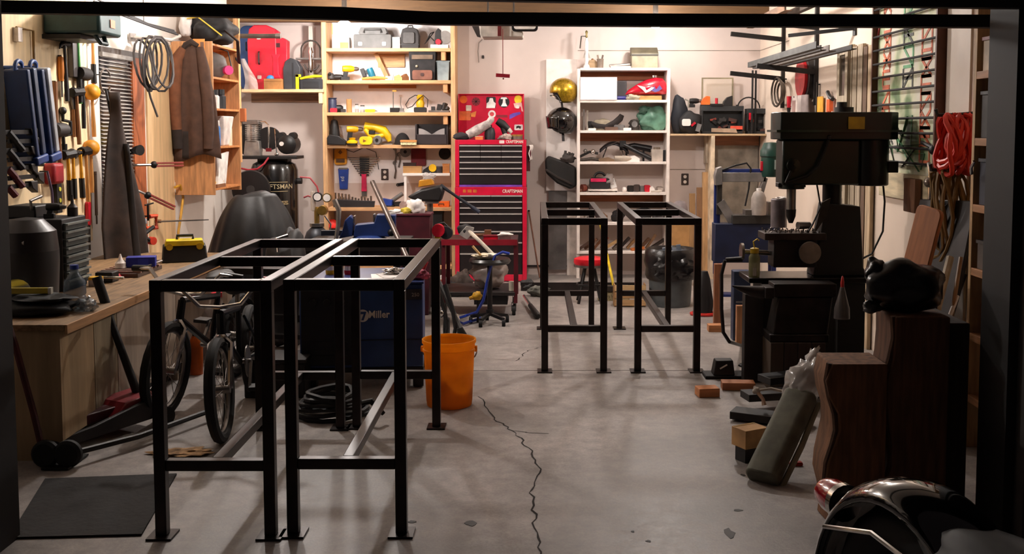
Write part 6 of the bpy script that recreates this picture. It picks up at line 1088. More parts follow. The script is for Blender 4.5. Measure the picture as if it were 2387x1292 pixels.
# cart
Yk = 8.25; kk = K(Yk); xc0, xc1 = xp(1000, Yk, .5), xp(1206, Yk, .5); zc = zp(562, Yk)
T = thing('shop_cart', 'maroon welding cart with casters strewn with tools', 'cart', (xc0, Yk, 0)); MR = M('5a1420', .45)
wv = xc1 - xc0
part(T, 'top_tray', MB().box(0, wv, 0, .5, zc - .03, zc), M('3a2426', .4, .4), .003); part(T, 'front_rail', MB().box(.1, wv, -.006, 0, zc - .035, zc + .012), M('8a1526', .45)); part(T, 'lower_tray', MB().box(.1, wv - .02, .0, .5, .16, .19), M('2a2322', .5), .003)
for x_ in (.1, wv - .03):
    for y_ in (.005, .465): part(T, 'post', MB().box(x_, x_ + .03, y_, y_ + .03, .1, zc - .03), MR)
for x_ in (.12, wv - .03):
    for y_ in (.03, .45): caster(T, x_, y_, .04, h=.1)
part(T, 'side_box', MB().box(.36, wv - .08, .02, .3, .085, .158), M('171213', .5), .004)
C = lambda px, dz=0., dy=.12: S(px, zc + dz, Yk + dy)
T = thing('hatchet', 'pale-handled hatchet hanging over the edge of the cart', 'hatchet', C(1094, .03, .06)); part(T, 'handle', MB(kk).tube([(0, -10, 14), (30, -26, -12), (64, -34, -46)], [5, 4.5, 5], 8), M('e6dac8', .6)); part(T, 'axe_head', MB(kk).prism([(-24, 6), (-6, 26), (12, 22), (8, 8), (-4, -6)], -14, -6), M('c9c2bc', .4, .5), .002); part(T, 'sleeve', MB(kk).blob((-10, -4, 16), (18, 9, 12), .25, 5), M('2a2526', .7))
T = thing('ear_defenders', 'red ear defenders lying on the cart top', 'ear defenders', C(1026, 0, .1)); part(T, 'ear_cup', MB(kk).lathe([(6, -9), (15, -9), (16, 4), (10, 9), (.5, 9)], (-4, 0, 22), 18, 'y'), RED); part(T, 'ear_cup', MB(kk).lathe([(.5, -9), (15, -9), (16, 4), (10, 9), (.5, 9)], (14, 6, 16), 18, 'y'), M('26262a', .4)); part(T, 'band', MB(kk).tube([(-6, 4, 36), (8, 8, 40), (18, 8, 30)], 2, 6), BLACK); part(T, 'yellow_pad', MB(kk).box(-12, 0, -8, 4, 0, 8), YEL, .002)
T = thing('masking_tape', 'white masking tape lump on a tin at the right of the cart', 'tape', C(1178, 0, .08)); part(T, 'tin', MB(kk).box(-14, 14, -10, 10, 0, 9), M('6a4a48', .5), .001); part(T, 'tape', MB(kk).blob((0, -1, 13), (18, 9, 5), .2, 3), WHT)
T = thing('red_box', 'flat red box on the cart beside the masking tape', 'box', C(1145, 0, .1)); part(T, 'box', MB(kk).box(-18, 16, -10, 10, 0, 8), RED, .002); part(T, 'lid', MB(kk).box(-19, 17, -11, 11, 8, 11), DRED, .001)
solo('brown_mallet', 'brown wooden mallet lying flat on the cart', 'mallet', MB(kk).tube([(-26, 0, 5), (10, 0, 6)], 4, 8).bc((18, 0, 9), (16, 16, 18)), wood('7a4a2c'), C(1120, 0, .28))
T = thing('rolling_stool', 'low black round stool with rags on its seat beside the cart', 'stool', S(1142, 0, 7.9)); k = K(7.9); zs = zp(604, 7.9) / k
part(T, 'seat', MB(k).lathe([(.5, zs - 10), (46, zs - 10), (50, zs - 4), (46, zs + 2), (.5, zs + 3)], (0, 0, 0), 28), M('1a1717', .3)); part(T, 'post', MB(k).cyl((0, 0, 30), (0, 0, zs - 10), 6), BLACK); part(T, 'hub', MB(k).cyl((0, 0, 20), (0, 0, 34), 9), BLACK)
for a in range(5): part(T, 'foot_arm', MB(k).bar((0, 0, 24), (46 * math.cos(a * 1.2566 + .5), 46 * math.sin(a * 1.2566 + .5), 16), 7), BLACK); part(T, 'caster', MB(k).lathe([(.5, -4), (8, -4), (8, 4), (.5, 4)], (46 * math.cos(a * 1.2566 + .5), 46 * math.sin(a * 1.2566 + .5), 8), 14, 'x'), RUB)
zst = zs * k + .012
T = thing('cotton_gloves', 'cream cotton gloves tossed on the round black stool', 'gloves', S(1128, zst, 7.85)); part(T, 'glove', MB(k).blob((0, 0, 5), (26, 16, 6), .3, 5, 20, 2.4), M('d8cbb0', .9)); part(T, 'glove', MB(k).blob((18, -6, 8), (16, 10, 5), .3, 9, 20, 2.4), M('e6dcc8', .9))
solo('wooden_stake', 'short tan wooden stake lying on the cotton gloves', 'stake', MB(k).bar((-14, -6, 30), (6, -10, 8), 7, 4), wood('c9a068'), S(1116, zst, 7.83))
a_ = S(1110, 0, 7.75)
solo('air_hose', 'blue air hose draped from the stool to the floor', 'hose', MB().tube([P(a, b, Y=7.78) - a_ for a, b in ((1188, 592), (1172, 588), (1155, 596), (1143, 625), (1135, 660), (1127, 700), (1112, 728))] + [P(1090, 735, Z=.02) - a_, P(1060, 745, Z=.02) - a_, P(1080, 755, Z=.02) - a_, P(1120, 742, Z=.02) - a_], .011, 8), M('1f3a9c', .4), a_)
T = thing('yellow_plug', 'yellow hose coupler lying at the cart front', 'coupler', S(1112, .17, 7.95)); part(T, 'body', MB(k).blob((0, 0, 12), (12, 9, 11), .15, 4), M('e0a81c', .5)); part(T, 'plug', MB(k).tube([(-8, 0, 9), (-18, -2, 6)], [5, 4], 8), M('d89a18', .5)); part(T, 'stem', MB(k).cyl((2, 0, -52), (2, 0, 4), 3), BLACK)
T = thing('plastic_sack', 'clear plastic sack bulging on the lower tray of the cart', 'sack', S(1140, .193, 8.45)); part(T, 'film', MB(kk).blob((0, 0, 34), (42, 30, 36), .2, 12, 26, 2.2), M('b8a8a0', .25, 0, .2, 6, .5, alpha=.75)); part(T, 'contents', MB(kk).blob((4, 2, 18), (28, 20, 18), .2, 5), M('8a7a72', .7))
solo('paint_can', 'small pale can on the lower tray of the cart', 'can', MB(kk).lathe([(.3, 0), (7, 0), (7, 22), (.3, 23)]), M('cfc6b4', .5), S(1193, .193, 8.32))
for i, (px, py, rx_, h_, c_, lab) in enumerate(((1040, 690, 34, 46, '241f20', 'black cloth heap on the floor left of the cart'), (1078, 690, 26, 62, '4a3c36', 'brown canvas sack beside the black cloth heap'), (1255, 690, 26, 24, '6a6a62', 'grey plastic sheet lump by the pilaster'), (1230, 676, 16, 26, '3a3838', 'dark rag lump under the leaning rod'))):
    p = P(px, py, Z=0); k2 = K(p.y); T = thing('cloth_heap', lab, 'cloth', p); part(T, 'heap', MB(k2).blob((0, 0, h_ * .46), (rx_, 20, h_ * .5), .25, i + 20, 22, 2.2), M('#' + c_, .8, 0, .3, 10, .2)); part(T, 'fold', MB(k2).blob((rx_ * .4, -10, h_ * .2), (rx_ * .6, 12, h_ * .25), .25, i + 3), M('#' + c_, .8, 0, .3, 10, .2))
T = thing('soda_can', 'small printed can standing on the black cloth heap', 'can', P(1029, 662, Y=9.2)); part(T, 'can', MB(.0035).lathe([(.3, 0), (6, 0), (6, 20), (4.5, 22), (.3, 22)]), M('e0d8d0', .4)); part(T, 'print', MB(.0035).lathe([(6.1, 4), (6.1, 12), (6, 12), (6, 4)]), M('c0562c', .5))
T = thing('pry_bar', 'short pry bar with dark grip lying by the table frame leg', 'pry bar', P(1252, 735, Z=.03)); q0 = P(1252, 735, Z=.03); part(T, 'bar', MB().tube([P(1222, 690, Z=.05) - q0, P(1236, 712, Z=.04) - q0], .014, 8), CHROME); part(T, 'grip', MB().tube([P(1236, 712, Z=.04) - q0, Vector((0, 0, 0)), Vector((.01, -.03, -.005))], [.02, .028, .02], 10), BLACK)
solo('steel_channel', 'long dark steel channel on the floor along the back wall', 'channel', MB().box(0, xp(1480, 9.9) - xp(1215, 9.9), -.04, .04, .002, .03).box(0, xp(1480, 9.9) - xp(1215, 9.9), -.04, -.03, .03, .08), M('2b2424', .45, .5), (xp(1215, 9.9), 9.55, 0))
# ---------------- bucket, welder
p = P(1043, 958, Z=0)
T = thing('bucket', 'orange plastic bucket on the floor behind the table frame leg', 'bucket', (p.x, p.y + .13, 0)); OB = thin('ffb23e', .7)
part(T, 'bucket_wall', MB().lathe([(.001, .002), (.122, .002), (.126, .03), (.138, .3), (.146, .302), (.146, .315), (.141, .317), (.142, .345), (.148, .347), (.148, .365), (.14, .365), (.134, .3), (.118, .012), (.001, .012)], (0, 0, 0), 34), OB); part(T, 'wire_handle', MB().tube([(.148 * math.cos(t * .2618), .03 - .25 * 0, .31 - .14 * math.sin(t * .2618)) if 0 else (.15 * math.cos(R(-8 + 196 * t / 12)), .13 * math.sin(R(-8 + 196 * t / 12)) + .02, .31 - .12 * math.sin(R(180 * t / 12))) for t in range(13)], .004, 6), STEEL)
for s_ in (-1, 1): part(T, 'handle_ear', MB().bc((s_ * .147, .0, .31), (.014, .03, .03)), OB, .003)
Yw_ = 5.86; k = K(Yw_)
xa, xb = xp(700, Yw_, .4), xp(985, Yw_, .4); z0_, z1_ = .13, zp(664, Yw_)
T = thing('welding_machine', 'big blue welding machine on wheels behind the table frames', 'welder', ((xa + xb) / 2, Yw_, 0), 5); hw = (xb - xa) / 2
BM = M('2c477f', .4, 0, .12, 6)
part(T, 'case', MB().box(-hw, hw, .01, .62, z0_, z1_), BM, .008); part(T, 'lid', MB().box(-hw - .006, hw + .006, .0, .63, z1_, z1_ + .012), M('20346a', .35), .003); part(T, 'control_panel', MB().box(-hw + .01, -hw + .3, -.006, .009, z0_ + .02, z1_ - .02), M('141318', .45), .003); part(T, 'side_band', MB().box(hw - .13, hw - .004, -.004, .009, z1_ - .09, z1_ - .03), M('2c2c38', .5)); part(T, 'case_seam', MB().box(-hw + .31, hw - .01, .004, .0095, z0_ + .16, z0_ + .164), M('0e1526', .5))
for i in range(3): part(T, 'knob', MB().lathe([(.001, -.03), (.02, -.03), (.024, -.006), (.001, -.006)], (-hw + .08 + .08 * i, 0, z1_ - .1), 14, 'y'), BLACK)
part(T, 'louvre', MB().box(-hw + .04, -hw + .27, -.012, -.006, .2, .21).box(-hw + .04, -hw + .27, -.012, -.006, .24, .25).box(-hw + .04, -hw + .27, -.012, -.006, .28, .29), BLACK)
WL = M('e6dfda', .5, 0, .03)
px_ = lambda q: xp(q, Yw_, .45) - (xa + xb) / 2
zz = zp(737, Yw_); part(T, 'emblem', MB().prism([(px_(845) + .036 * math.cos(t * .314), zz + .036 * math.sin(t * .314)) for t in range(20)], .004, .0085), WL); part(T, 'emblem_bolt', MB().prism([(px_(845) - .01, zz + .024), (px_(845) + .022, zz + .024), (px_(845) + .006, zz - .026), (px_(845) - .008, zz - .026), (px_(845) + .006, zz + .01), (px_(845) - .012, zz + .01)], .002, .004), BM)
text(T, 'lettering', 'Miller', .058, WL, (px_(883), .007, zp(735, Yw_)), (90, 0, 0), .002, .9, .0012); text(T, 'model_lettering', '250', .03, M('b8b4ae', .5), (px_(968), -.006, z1_ - .062), (90, 0, 0), .001)
part(T, 'base_frame', MB().box(-hw, hw, .02, .6, .1, .13), BLACK, .004)
for x_ in (-hw + .06, hw - .03):
    for y_ in (.06, .52): part(T, 'wheel', MB().lathe([(.001, -.03), (.05, -.03), (.055, 0), (.05, .03), (.001, .03)], (x_, y_, .055), 18, 'x'), RUB); part(T, 'wheel_bracket', MB().box(x_ - .04, x_ + .04, y_ - .03, y_ + .03, .09, .105), IRON)
TP = z1_ + .0125
for i, (px, cat, lab) in enumerate(((813, 'can', 'red soda can standing on the welding machine'), (770, 'can', 'yellow and white tin standing on the welding machine'))):
    T = thing('soda_can' if i == 0 else 'tin', lab, cat, S(px, TP, 6.2)); part(T, 'can', MB(.0026).lathe([(.3, 0), (10, 0), (11, 4), (11, 28), (8, 32), (.3, 32)]), RED if i == 0 else YEL); part(T, 'band', MB(.0026).lathe([(11.2, 10), (11.2, 20), (11, 20), (11, 10)]), WHT)
T = thing('rag', 'pink patterned rag on the right corner of the welding machine', 'rag', S(975, TP, 6.0)); part(T, 'cloth', MB(.0026).blob((0, 0, 10), (24, 16, 11), .3, 6, 20, 2.5), M('d0607a', .8, 0, .4, 30)); part(T, 'orange_fold', MB(.0026).blob((-14, 4, 20), (14, 10, 8), .3, 2), M('d8802c', .8))
T = thing('paper_sheets', 'white paper sheets lying on the welding machine', 'paper', S(905, TP, 6.1), 10); part(T, 'sheet', MB().box(-.1, .08, -.12, .1, 0, .004), WHT); part(T, 'sheet', MB().x((.03, 0, .005), (0, 0, 12)).box(-.08, .1, -.1, .1, 0, .003), M('d8d2ce', .6))
T = thing('foil_scrap', 'crumpled chrome scrap on the paper sheets', 'scrap', S(918, TP + .009, 6.15)); part(T, 'scrap', MB(.0026).blob((0, 0, 6), (24, 10, 7), .4, 8, 20, 4), CHROME); part(T, 'tail', MB(.0026).tube([(10, 0, 6), (34, -4, 2)], [3, 1], 6), STEEL)
solo('red_marker', 'red marker tube leaning at the welding machine corner', 'marker', MB(.0026).tube([(-6, 0, 3), (4, 0, 16), (10, 0, 30)], [4, 5, 4], 8), RED, S(985, TP, 6.2))
T = thing('grey_canister', 'grey steel canister standing behind the welding machine', 'canister', S(742, 0, 6.75)); k2 = K(6.75); part(T, 'drum', MB(k2).lathe([(.5, 0), (30, 0), (31, 8), (30, zp(640, 6.75) / k2 - 4), (24, zp(640, 6.75) / k2), (.5, zp(640, 6.75) / k2 + 2)]), M('5c5a58', .35, .6)); part(T, 'bung', MB(k2).cyl((8, -4, zp(640, 6.75) / k2), (8, -4, zp(640, 6.75) / k2 + 5), 6), STEEL)
T = thing('cable_heap', 'heap of black welding cables on the floor under the welding machine', 'cables', P(760, 985, Z=0))
r = random.Random(5)
for i in range(6): part(T, 'cable_loop', MB().tube([(.2 * math.cos(t * .42) * (1 - .08 * i) + r.uniform(-.01, .01), .13 * math.sin(t * .42) + .12 + r.uniform(-.01, .01), .016 + .022 * i + .008 * math.sin(t + i)) for t in range(15)], .013, 6, True), M('141112', .6))
part(T, 'torch', MB().tube([(.18, .0, .1), (.24, -.03, .12), (.3, -.02, .05)], [.014, .018, .012], 8), IRON)
T = thing('black_crate', 'black plastic crate on the floor between welding machine and bicycles', 'crate', P(735, 940, Z=0) + Vector((-.22, .12, 0))); part(T, 'crate_wall', MB().box(-.2, .14, -.02, .22, .0, .2), M('171314', .6), .008); part(T, 'lid', MB().box(-.21, .15, -.03, .23, .2, .222), M('1f1a1b', .5), .004)
# hand cart with rubber-tipped bars behind the bucket
p = P(1078, 800, Z=0)
T = thing('hand_cart', 'black folded hand cart with chrome collars behind the bucket', 'hand cart', p)
part(T, 'main_bar', MB().tube([P(1022, 655, Y=p.y + .3) - p, P(1060, 735, Y=p.y + .1) - p, Vector((-.01, 0, .09))], .018, 8), BLACK); part(T, 'rubber_end', MB().tube([(-.02, 0, .11), (0, 0, .05), (.005, 0, .012)], [.022, .036, .03], 10), RUB); part(T, 'collar', MB().tube([P(1062, 735, Y=p.y + .1) - p, P(1066, 748, Y=p.y + .08) - p], .021, 8), CHROME)
for dx in (-.17, -.11): part(T, 'curved_leg', MB().tube([(dx - .02, .1, .4), (dx + .04, .06, .22), (dx + .06, .02, .1), (dx + .04, 0, .005)], [.018, .016, .014, .014], 8), BLACK)
part(T, 'foot_bar', MB().tube([(-.2, 0, .012), (.0, 0, .012)], .011, 6), BLACK); part(T, 'wheel', MB().lathe([(.03, -.018), (.08, -.018), (.085, 0), (.08, .018), (.03, .018)], (-.12, .1, .086), 20, 'x'), RUB); part(T, 'hub_cap', MB().ball((-.16, .05, .2), (.03, .02, .03), 12), CHROME)
# ================================================================ right back corner shelf
Yr = 10.25; kr = K(Yr); zr = zp(312, Yr); xa, xb = xp(1563, Yr), XR - .003
T = thing('corner_shelf', 'raw board shelf with black tool boxes in the right back corner', 'shelf', (xa, Yr, zr))
part(T, 'board', MB().box(0, xb - xa, 0, YB - Yr - .003, -.02, 0), wood('c9ab86'), .002); part(T, 'bracket', MB().box(xp(1650, YB) - xa, xp(1656, YB) - xa, .1, YB - Yr - .003, -.3, -.021).box(xp(1640, YB) - xa, xp(1644, YB) - xa, .2, YB - Yr - .003, -.3, -.021), M('bfae98', .7))
px = xp(1658, Yr) - xa
part(T, 'partition', MB().box(px, px + .035, .0, YB - Yr - .003, -zr, -.021), M('d8c4a8', .7), .002); part(T, 'cleat', MB().box(px + .036, xb - xa - .01, .28, .31, -.12, -.021), wood('8a5a3c'), .002); part(T, 'grey_panel', MB().box(px + .036, xb - xa - .01, .315, .33, -zr + .4, -.121), M('8f8578', .7))
outlet('dark wall outlet on the back wall right of the white shelf', Vector((xp(1597, YB), YB, zp(418, YB))))
Y = 10.4; k = K(Y)
ri = lambda name, lab, cat, px, Y=Y, rz=0: thing(name, lab, cat, S(px, zr, Y), rz)
T = ri('nylon_bag', 'dark navy nylon bag beside the white shelf', 'bag', 1583); part(T, 'bag', MB(k).blob((0, 0, 42), (20, 16, 46), .1, 3, 20), M('1d2028', .7)); part(T, 'strap', MB(k).tube([(12, -6, 80), (20, -8, 76), (20, -8, 60)], 2, 6), M('8a8478', .5))
T = ri('open_case', 'black soft case holding white tags and grey tools', 'case', 1610, 10.32); part(T, 'case', MB(k).blob((0, 4, 24), (28, 14, 28), .12, 6, 20), M('171416', .7)); part(T, 'white_tag', MB(k).prism(rpoly(20, 16, 4, 3, -12, 26), -14, -11), WHT); part(T, 'red_tool', MB(k).bc((4, -12, 22), (12, 4, 5), (0, -40, 0)), RED); part(T, 'grey_tool', MB(k).bc((16, -12, 14), (10, 5, 18), (0, 15, 0)), GRY)
for i, (pxa, pxb, h_, lab) in enumerate(((1633, 1730, 64, 'open black tool box packed with red-handled drivers'), (1738, 1790, 58, 'black tool box with red latch in the corner'))):
    T = ri('tool_box', lab, 'tool box', (pxa + pxb) / 2, 10.38); w_ = (pxb - pxa) / 2
    part(T, 'lid_tray', MB(k).box(-w_, w_, -14, 16, h_ - 12, h_), M('2a2c2e', .5), .003); part(T, 'back_shell', MB(k).box(-w_ + 2, w_ - 2, 6, 16, 0, h_ - 12), M('1e1f21', .5), .002); part(T, 'floor_tray', MB(k).box(-w_ + 2, w_ - 2, -14, 6, 0, 6), M('1e1f21', .5)); part(T, 'end_wall', MB(k).box(-w_, -w_ + 3, -14, 16, 6, h_ - 12).box(w_ - 3, w_, -14, 16, 6, h_ - 12), M('1e1f21', .5))
    rr = random.Random(i)
    for j in range(12 if i == 0 else 4):
        x_ = rr.uniform(-w_ + 10, w_ - 10); z_ = rr.uniform(7, 34); part(T, 'packed_tool', MB(k).bc((x_, -6 + rr.uniform(-4, 4), z_), (rr.uniform(8, 22), 6, rr.uniform(4, 8)), (0, rr.uniform(-40, 40), 0)), (M('7a3024', .5), DGRY, IRON, M('4a2a24', .6))[j % 4])
    if i == 0: part(T, 'label_strip', MB(k).box(18, 46, -16, -14, 10, 18), M('d8503a', .5)); part(T, 'front_strip', MB(k).prism([(-26, 4), (34, 2), (30, 12), (-26, 13)], -17, -14.5), M('a8907a', .5))
    else: part(T, 'red_latch', MB(k).box(-w_ + 4, -w_ + 12, -17, -14, 32, 48), RED, .001)
zt_ = zr + 64 * k
T = thing('orange_sander', 'orange rounded sander resting on the open black tool box', 'sander', S(1644, zt_, 10.38)); part(T, 'body', MB(k).prism([(-10, 0), (10, 0), (10, 22), (2, 23), (-6, 17), (-10, 10)], -8, 8), M('f06a1e', .5), .003); part(T, 'pad', MB(k).box(-11, 11, -9, 9, -0.0, 3), BLACK)
T = thing('black_drill', 'black drill lying left of the orange sander', 'drill', S(1618, zt_ - 3 * k, 10.4)); drill(T, k * .8, BLACK, 30); 
T = thing('red_driver', 'red-handled driver standing between the black cases', 'driver', S(1670, zt_, 10.33)); part(T, 'handle', MB(k).cyl((0, 0, 4), (0, 0, 18), 3.4), RED); part(T, 'base', MB(k).box(-14, 14, -6, 6, 0, 5), BLACK, .002); part(T, 'tip', MB(k).cyl((0, 0, -.0), (0, 0, 4), 1.6), STEEL)
solo('wedge_case', 'black wedge-shaped case on the tool box lid', 'case', MB(k).prism([(-10, 0), (12, 0), (12, 24), (0, 20), (-8, 10)], -8, 8), M('191618', .5), S(1694, zt_, 10.38), bev=.003)
T = thing('framed_pane', 'clear framed pane leaning against the back wall over the tool boxes', 'pane', S(1672, zt_, 10.5)); part(T, 'glass', MB(k).box(-34, 34, 0, 1.5, 2, 64), M('e8dcc8', .1, 0, .04, alpha=.25)); part(T, 'frame', MB(k).box(-37, -34, -1, 3, 0, 67).box(34, 37, -1, 3, 0, 67).box(-34, 34, -1, 3, 64, 67).box(-34, 34, -1, 3, 0, 3), M('8f8468', .5))
T = thing('cable_arch', 'black cable arching over the corner tool box', 'cable', S(1745, zr + 58 * k, 10.38)); part(T, 'cable', MB(k).tube(arc((0, 0), 26, 178, 2, 12, 'xz', 0), 1.6, 6), BLACK); part(T, 'plug', MB(k).box(-29, -23, -3, 3, 0, 9), BLACK)
for i, (px_, h_, c_, lab) in enumerate(((1613, 452, 'a07a50', 'short brown plank leaning below the corner shelf'), (1630, 438, '8a6444', 'dark brown plank leaning below the corner shelf'), (1643, 402, 'c09668', 'long tan plank leaning below the corner shelf'), (1655, 400, 'd0ab7c', 'pale plank leaning beside the shelf partition'))):
    solo('plank', lab, 'plank', MB(kr).box(-7, 7, -3, 3, 0, zp(h_, 10.35) / kr), wood('#' + c_, 'z'), S(px_, 0, 10.4), rx=-3, bev=.002)
T = thing('hard_hat', 'grey domed hat resting on a stool-high box by the planks', 'hat', S(1585, zp(505, 9.9), 9.9)); part(T, 'dome', MB(K(9.9)).lathe([(20, 0), (18, 16), (16, 30), (10, 36), (.5, 38)], (0, 0, 0), 20), M('8a7e80', .6)); part(T, 'brim', MB(K(9.9)).lathe([(.5, -2), (22, -2), (22, 1), (.5, 1)], (0, 0, 0), 20), M('7a6e70', .6)); part(T, 'box', MB(K(9.9)).box(-20, 20, -18, 18, -zp(505, 9.9) / K(9.9), -2), CARD)
# ================================================================ right wall
RW = lambda px, py, off=0.: P(px, py, X=XR - off)
# lumber rack
ry0, ry1 = RW(1830, 100).y, RW(1908, 100).y
T = thing('lumber_rack', 'dark steel bracket rack for metal stock high on the right wall', 'rack', (XR, ry1, 1.6))
for y_ in (ry0 - ry1, 0): 
    part(T, 'upright', MB().box(-.03, -.002, y_ - .02, y_ + .02, .1, 1.1), IRON)
    for z_ in (2.02, 2.38): part(T, 'arm', MB().bar((-.03, y_, z_ - 1.6 - .05), (-.5, y_, z_ - 1.6), .035, .04), IRON)
for i, (x_, y0, y1, z_, w_, c_, lab) in enumerate(((1.9, 6.9, 9.1, 2.045, .05, '4a4a48', 'long grey angle iron on the lower rack arms'), (1.98, 7.1, 9.3, 2.045, .04, '3a3230', 'brown steel bar on the lower rack arms'), (2.07, 7.2, 9.4, 2.045, .05, '6a625c', 'wide steel strip on the lower rack arms'), (2.16, 7.0, 9.0, 2.045, .035, '2a2624', 'black steel tube on the lower rack arms'), (1.93, 7.9, 9.3, 2.405, .06, '7a5a42', 'brown board on the upper rack arms'), (2.05, 7.4, 9.2, 2.405, .05, '4a403a', 'dark bar on the upper rack arms'))):
    solo('metal_stock', lab, 'bar', MB().box(-w_ / 2, w_ / 2, 0, y1 - y0, 0, .005).box(-w_ / 2, -w_ / 2 + .006, 0, y1 - y0, .005, w_ * .9), M('#' + c_, .7), (x_, y0, z_), group='metal stock on the wall rack')
T = thing('stock_bracket', 'single thin steel arm sticking out near the pallet boards', 'arm', RW(1995, 66, .0)); part(T, 'arm', MB().bar((-.01, 0, 0), (-.42, .25, -.03), .025), IRON); part(T, 'plate', MB().box(-.014, -.001, -.03, .03, -.05, .05), IRON)
for i, px_ in enumerate((1777, 1786)):
    p = P(px_, 158, Y=9.85); solo('steel_post', 'thin dark post rising from the corner shelf, ' + ('on the white shelf side' if i == 0 else 'on the drill press side'), 'post', MB().cyl((0, 0, 0), (0, 0, p.z - zr), .01, None, 8), IRON, (p.x, 10.28 + .02 * i, zr))
# hung round things on the right wall behind the drill press
def rhang(name, lab, cat, px, py, off=.02): return thing(name, lab, cat, RW(px, py, off), -90)
T = rhang('hose_hoop', 'bundle of chrome wire hoops hung behind the drill press head', 'hoop', 1818, 215, .06)
for i in range(3): part(T, 'hoop', MB().tube([((.2 - .03 * i) * math.cos(t * .4), .02 * i - .03, (.13 - .02 * i) * math.sin(t * .4)) for t in range(16)], .01, 6, True), M('6a625a', .35, .7))
part(T, 'peg', MB().cyl((0, -.04, .12), (0, .06, .12), .006), IRON)
T = rhang('red_disc', 'bright red round disc with dark backing hung on the right wall', 'disc', 1874, 182, .05); part(T, 'disc', MB().lathe([(.001, -.035), (.16, -.035), (.16, -.01), (.001, -.01)], (0, 0, 0), 26, 'y'), M('c01822', .45)); part(T, 'backing', MB().lathe([(.001, -.01), (.17, -.01), (.17, .05), (.001, .05)], (0.05, 0, 0), 26, 'y'), BLACK)
T = rhang('leather_gloves', 'grey leather gloves hung under the red disc', 'gloves', 1880, 222, .04)
for i in range(2): part(T, 'glove', MB().grid(lambda u, v, i=i: ((u - .5) * (.16 + .1 * v) + .12 * i - .05, -.02 - .03 * math.sin(u * 3), -.35 * v), 6, 8), M(('b0a29c', '8a7c78')[i], .8), solid=.02)
part(T, 'peg', MB().cyl((0, -.03, 0), (0, .04, 0), .006), IRON)
T = rhang('red_pliers', 'red-handled pliers hung beside the chrome hoops', 'pliers', 1838, 225, .04); part(T, 'grip', MB().tube([(0, 0, 0), (.02, 0, -.1)], .016, 8).tube([(.04, 0, 0), (.02, 0, -.1)], .016, 8), RED); part(T, 'jaws', MB().tube([(.02, 0, -.1), (.02, 0, -.18)], [.02, .006], 8), IRON); part(T, 'peg', MB().cyl((.02, -.01, -.09), (.02, .04, -.09), .005), IRON)
T = rhang('printed_sheet', 'white printed sheet hung between the pliers and the gloves', 'sheet', 1852, 245, .02); part(T, 'sheet', MB().box(-.1, .1, -.004, .0, -.16, .08), M('e0d4cc', .7)); part(T, 'print', MB().box(-.06, .05, -.006, -.004, -.1, .04), M('a08078', .7)); part(T, 'tack', MB().cyl((0, -.01, .07), (0, .02, .07), .006), IRON)
T = rhang('yellow_square', 'yellow carpenter square hung right of the gloves', 'square', 1914, 225, .02); part(T, 'blade', MB().box(-.09, .07, -.006, .0, -.2, 0), M('e0a030', .5)); part(T, 'notch', MB().box(-.12, -.09, -.01, .002, -.2, .12), BLACK); part(T, 'peg', MB().cyl((-.1, -.01, .1), (-.1, .02, .1), .005), IRON)
T = rhang('torch_striker', 'black torch with orange grips hung by the cabinet door', 'torch', 1934, 232, .03); part(T, 'handle', MB().tube([(-.06, 0, .06), (0, 0, .02), (.08, 0, .0)], .016, 8), BLACK); part(T, 'grip', MB().box(-.02, .02, -.02, .01, -.1, 0).box(.03, .06, -.02, .01, -.09, 0), M('e0622a', .5)); part(T, 'peg', MB().cyl((0, -.01, .02), (0, .03, .02), .005), IRON)
# old cabinet door and pallet boards leaning on the right wall
y0, y1 = RW(1948, 300, .06).y, RW(1972, 300, .06).y
T = thing('cabinet_door', 'narrow old cabinet door with four dark panes leaning on the wall', 'door', (XR - .06, y1, 0)); wd = y0 - y1
OWD = M('a89a84', .75, 0, .2, 5, .1, 'woodz'); zt_ = RW(1960, 118).z
part(T, 'stile', MB().box(0, .035, 0, .06, .3, zt_).box(0, .035, wd - .06, wd, .3, zt_), OWD, .002); zs = [.3, .62, 1.0, 1.36, 1.7, zt_]
for i in range(5):
    part(T, 'rail', MB().box(0, .035, .06, wd - .06, zs[i] - .0, zs[i] + .05), OWD, .002); part(T, 'pane', MB().box(.012, .018, .06, wd - .06, zs[i] + .05, zs[i + 1] if i < 4 else zs[5] - .05), M('4a4238', .15))
part(T, 'top_rail', MB().box(0, .035, .06, wd - .06, zt_ - .05, zt_), OWD, .002); part(T, 'support', MB().box(.005, .03, .02, wd - .02, 0, .3), OWD)
bd = [(1972, 1984, 108, 'b5a58e', 'pale weathered board beside the old cabinet door'), (1985, 1996, 112, '9a8a74', 'grey weathered board second from the cabinet door'), (1997, 2009, 106, 'ac9c86', 'light weathered board with a dark gap beside it'), (2010, 2020, 112, '6a5240', 'dark brown board among the weathered boards'), (2021, 2034, 108, 'c0a98a', 'tan board nearest the red cord')]
for a, b, py, c_, lab in bd:
    ya_, yb_ = RW(b, 300, .03).y, RW(a, 300, .03).y
    solo('weathered_board', lab, 'board', MB().box(0, .025, .006, yb_ - ya_ - .006, 0, RW((a + b) / 2, py).z), M('#' + c_, .8, 0, .22, 5, .1, 'woodz'), (XR - .035, ya_, 0), bev=.002)
solo('red_wall_cord', 'thin red cord hanging down the right wall by the painted panel', 'cord', MB().tube([RW(a, b, .02) - RW(2040, 190, .02) for a, b in ((2052, 60), (2046, 100), (2039, 150), (2037, 185), (2031, 220), (2033, 240), (2044, 275), (2046, 300))], .011, 8), M('a02a22', .5), RW(2040, 190, .02))
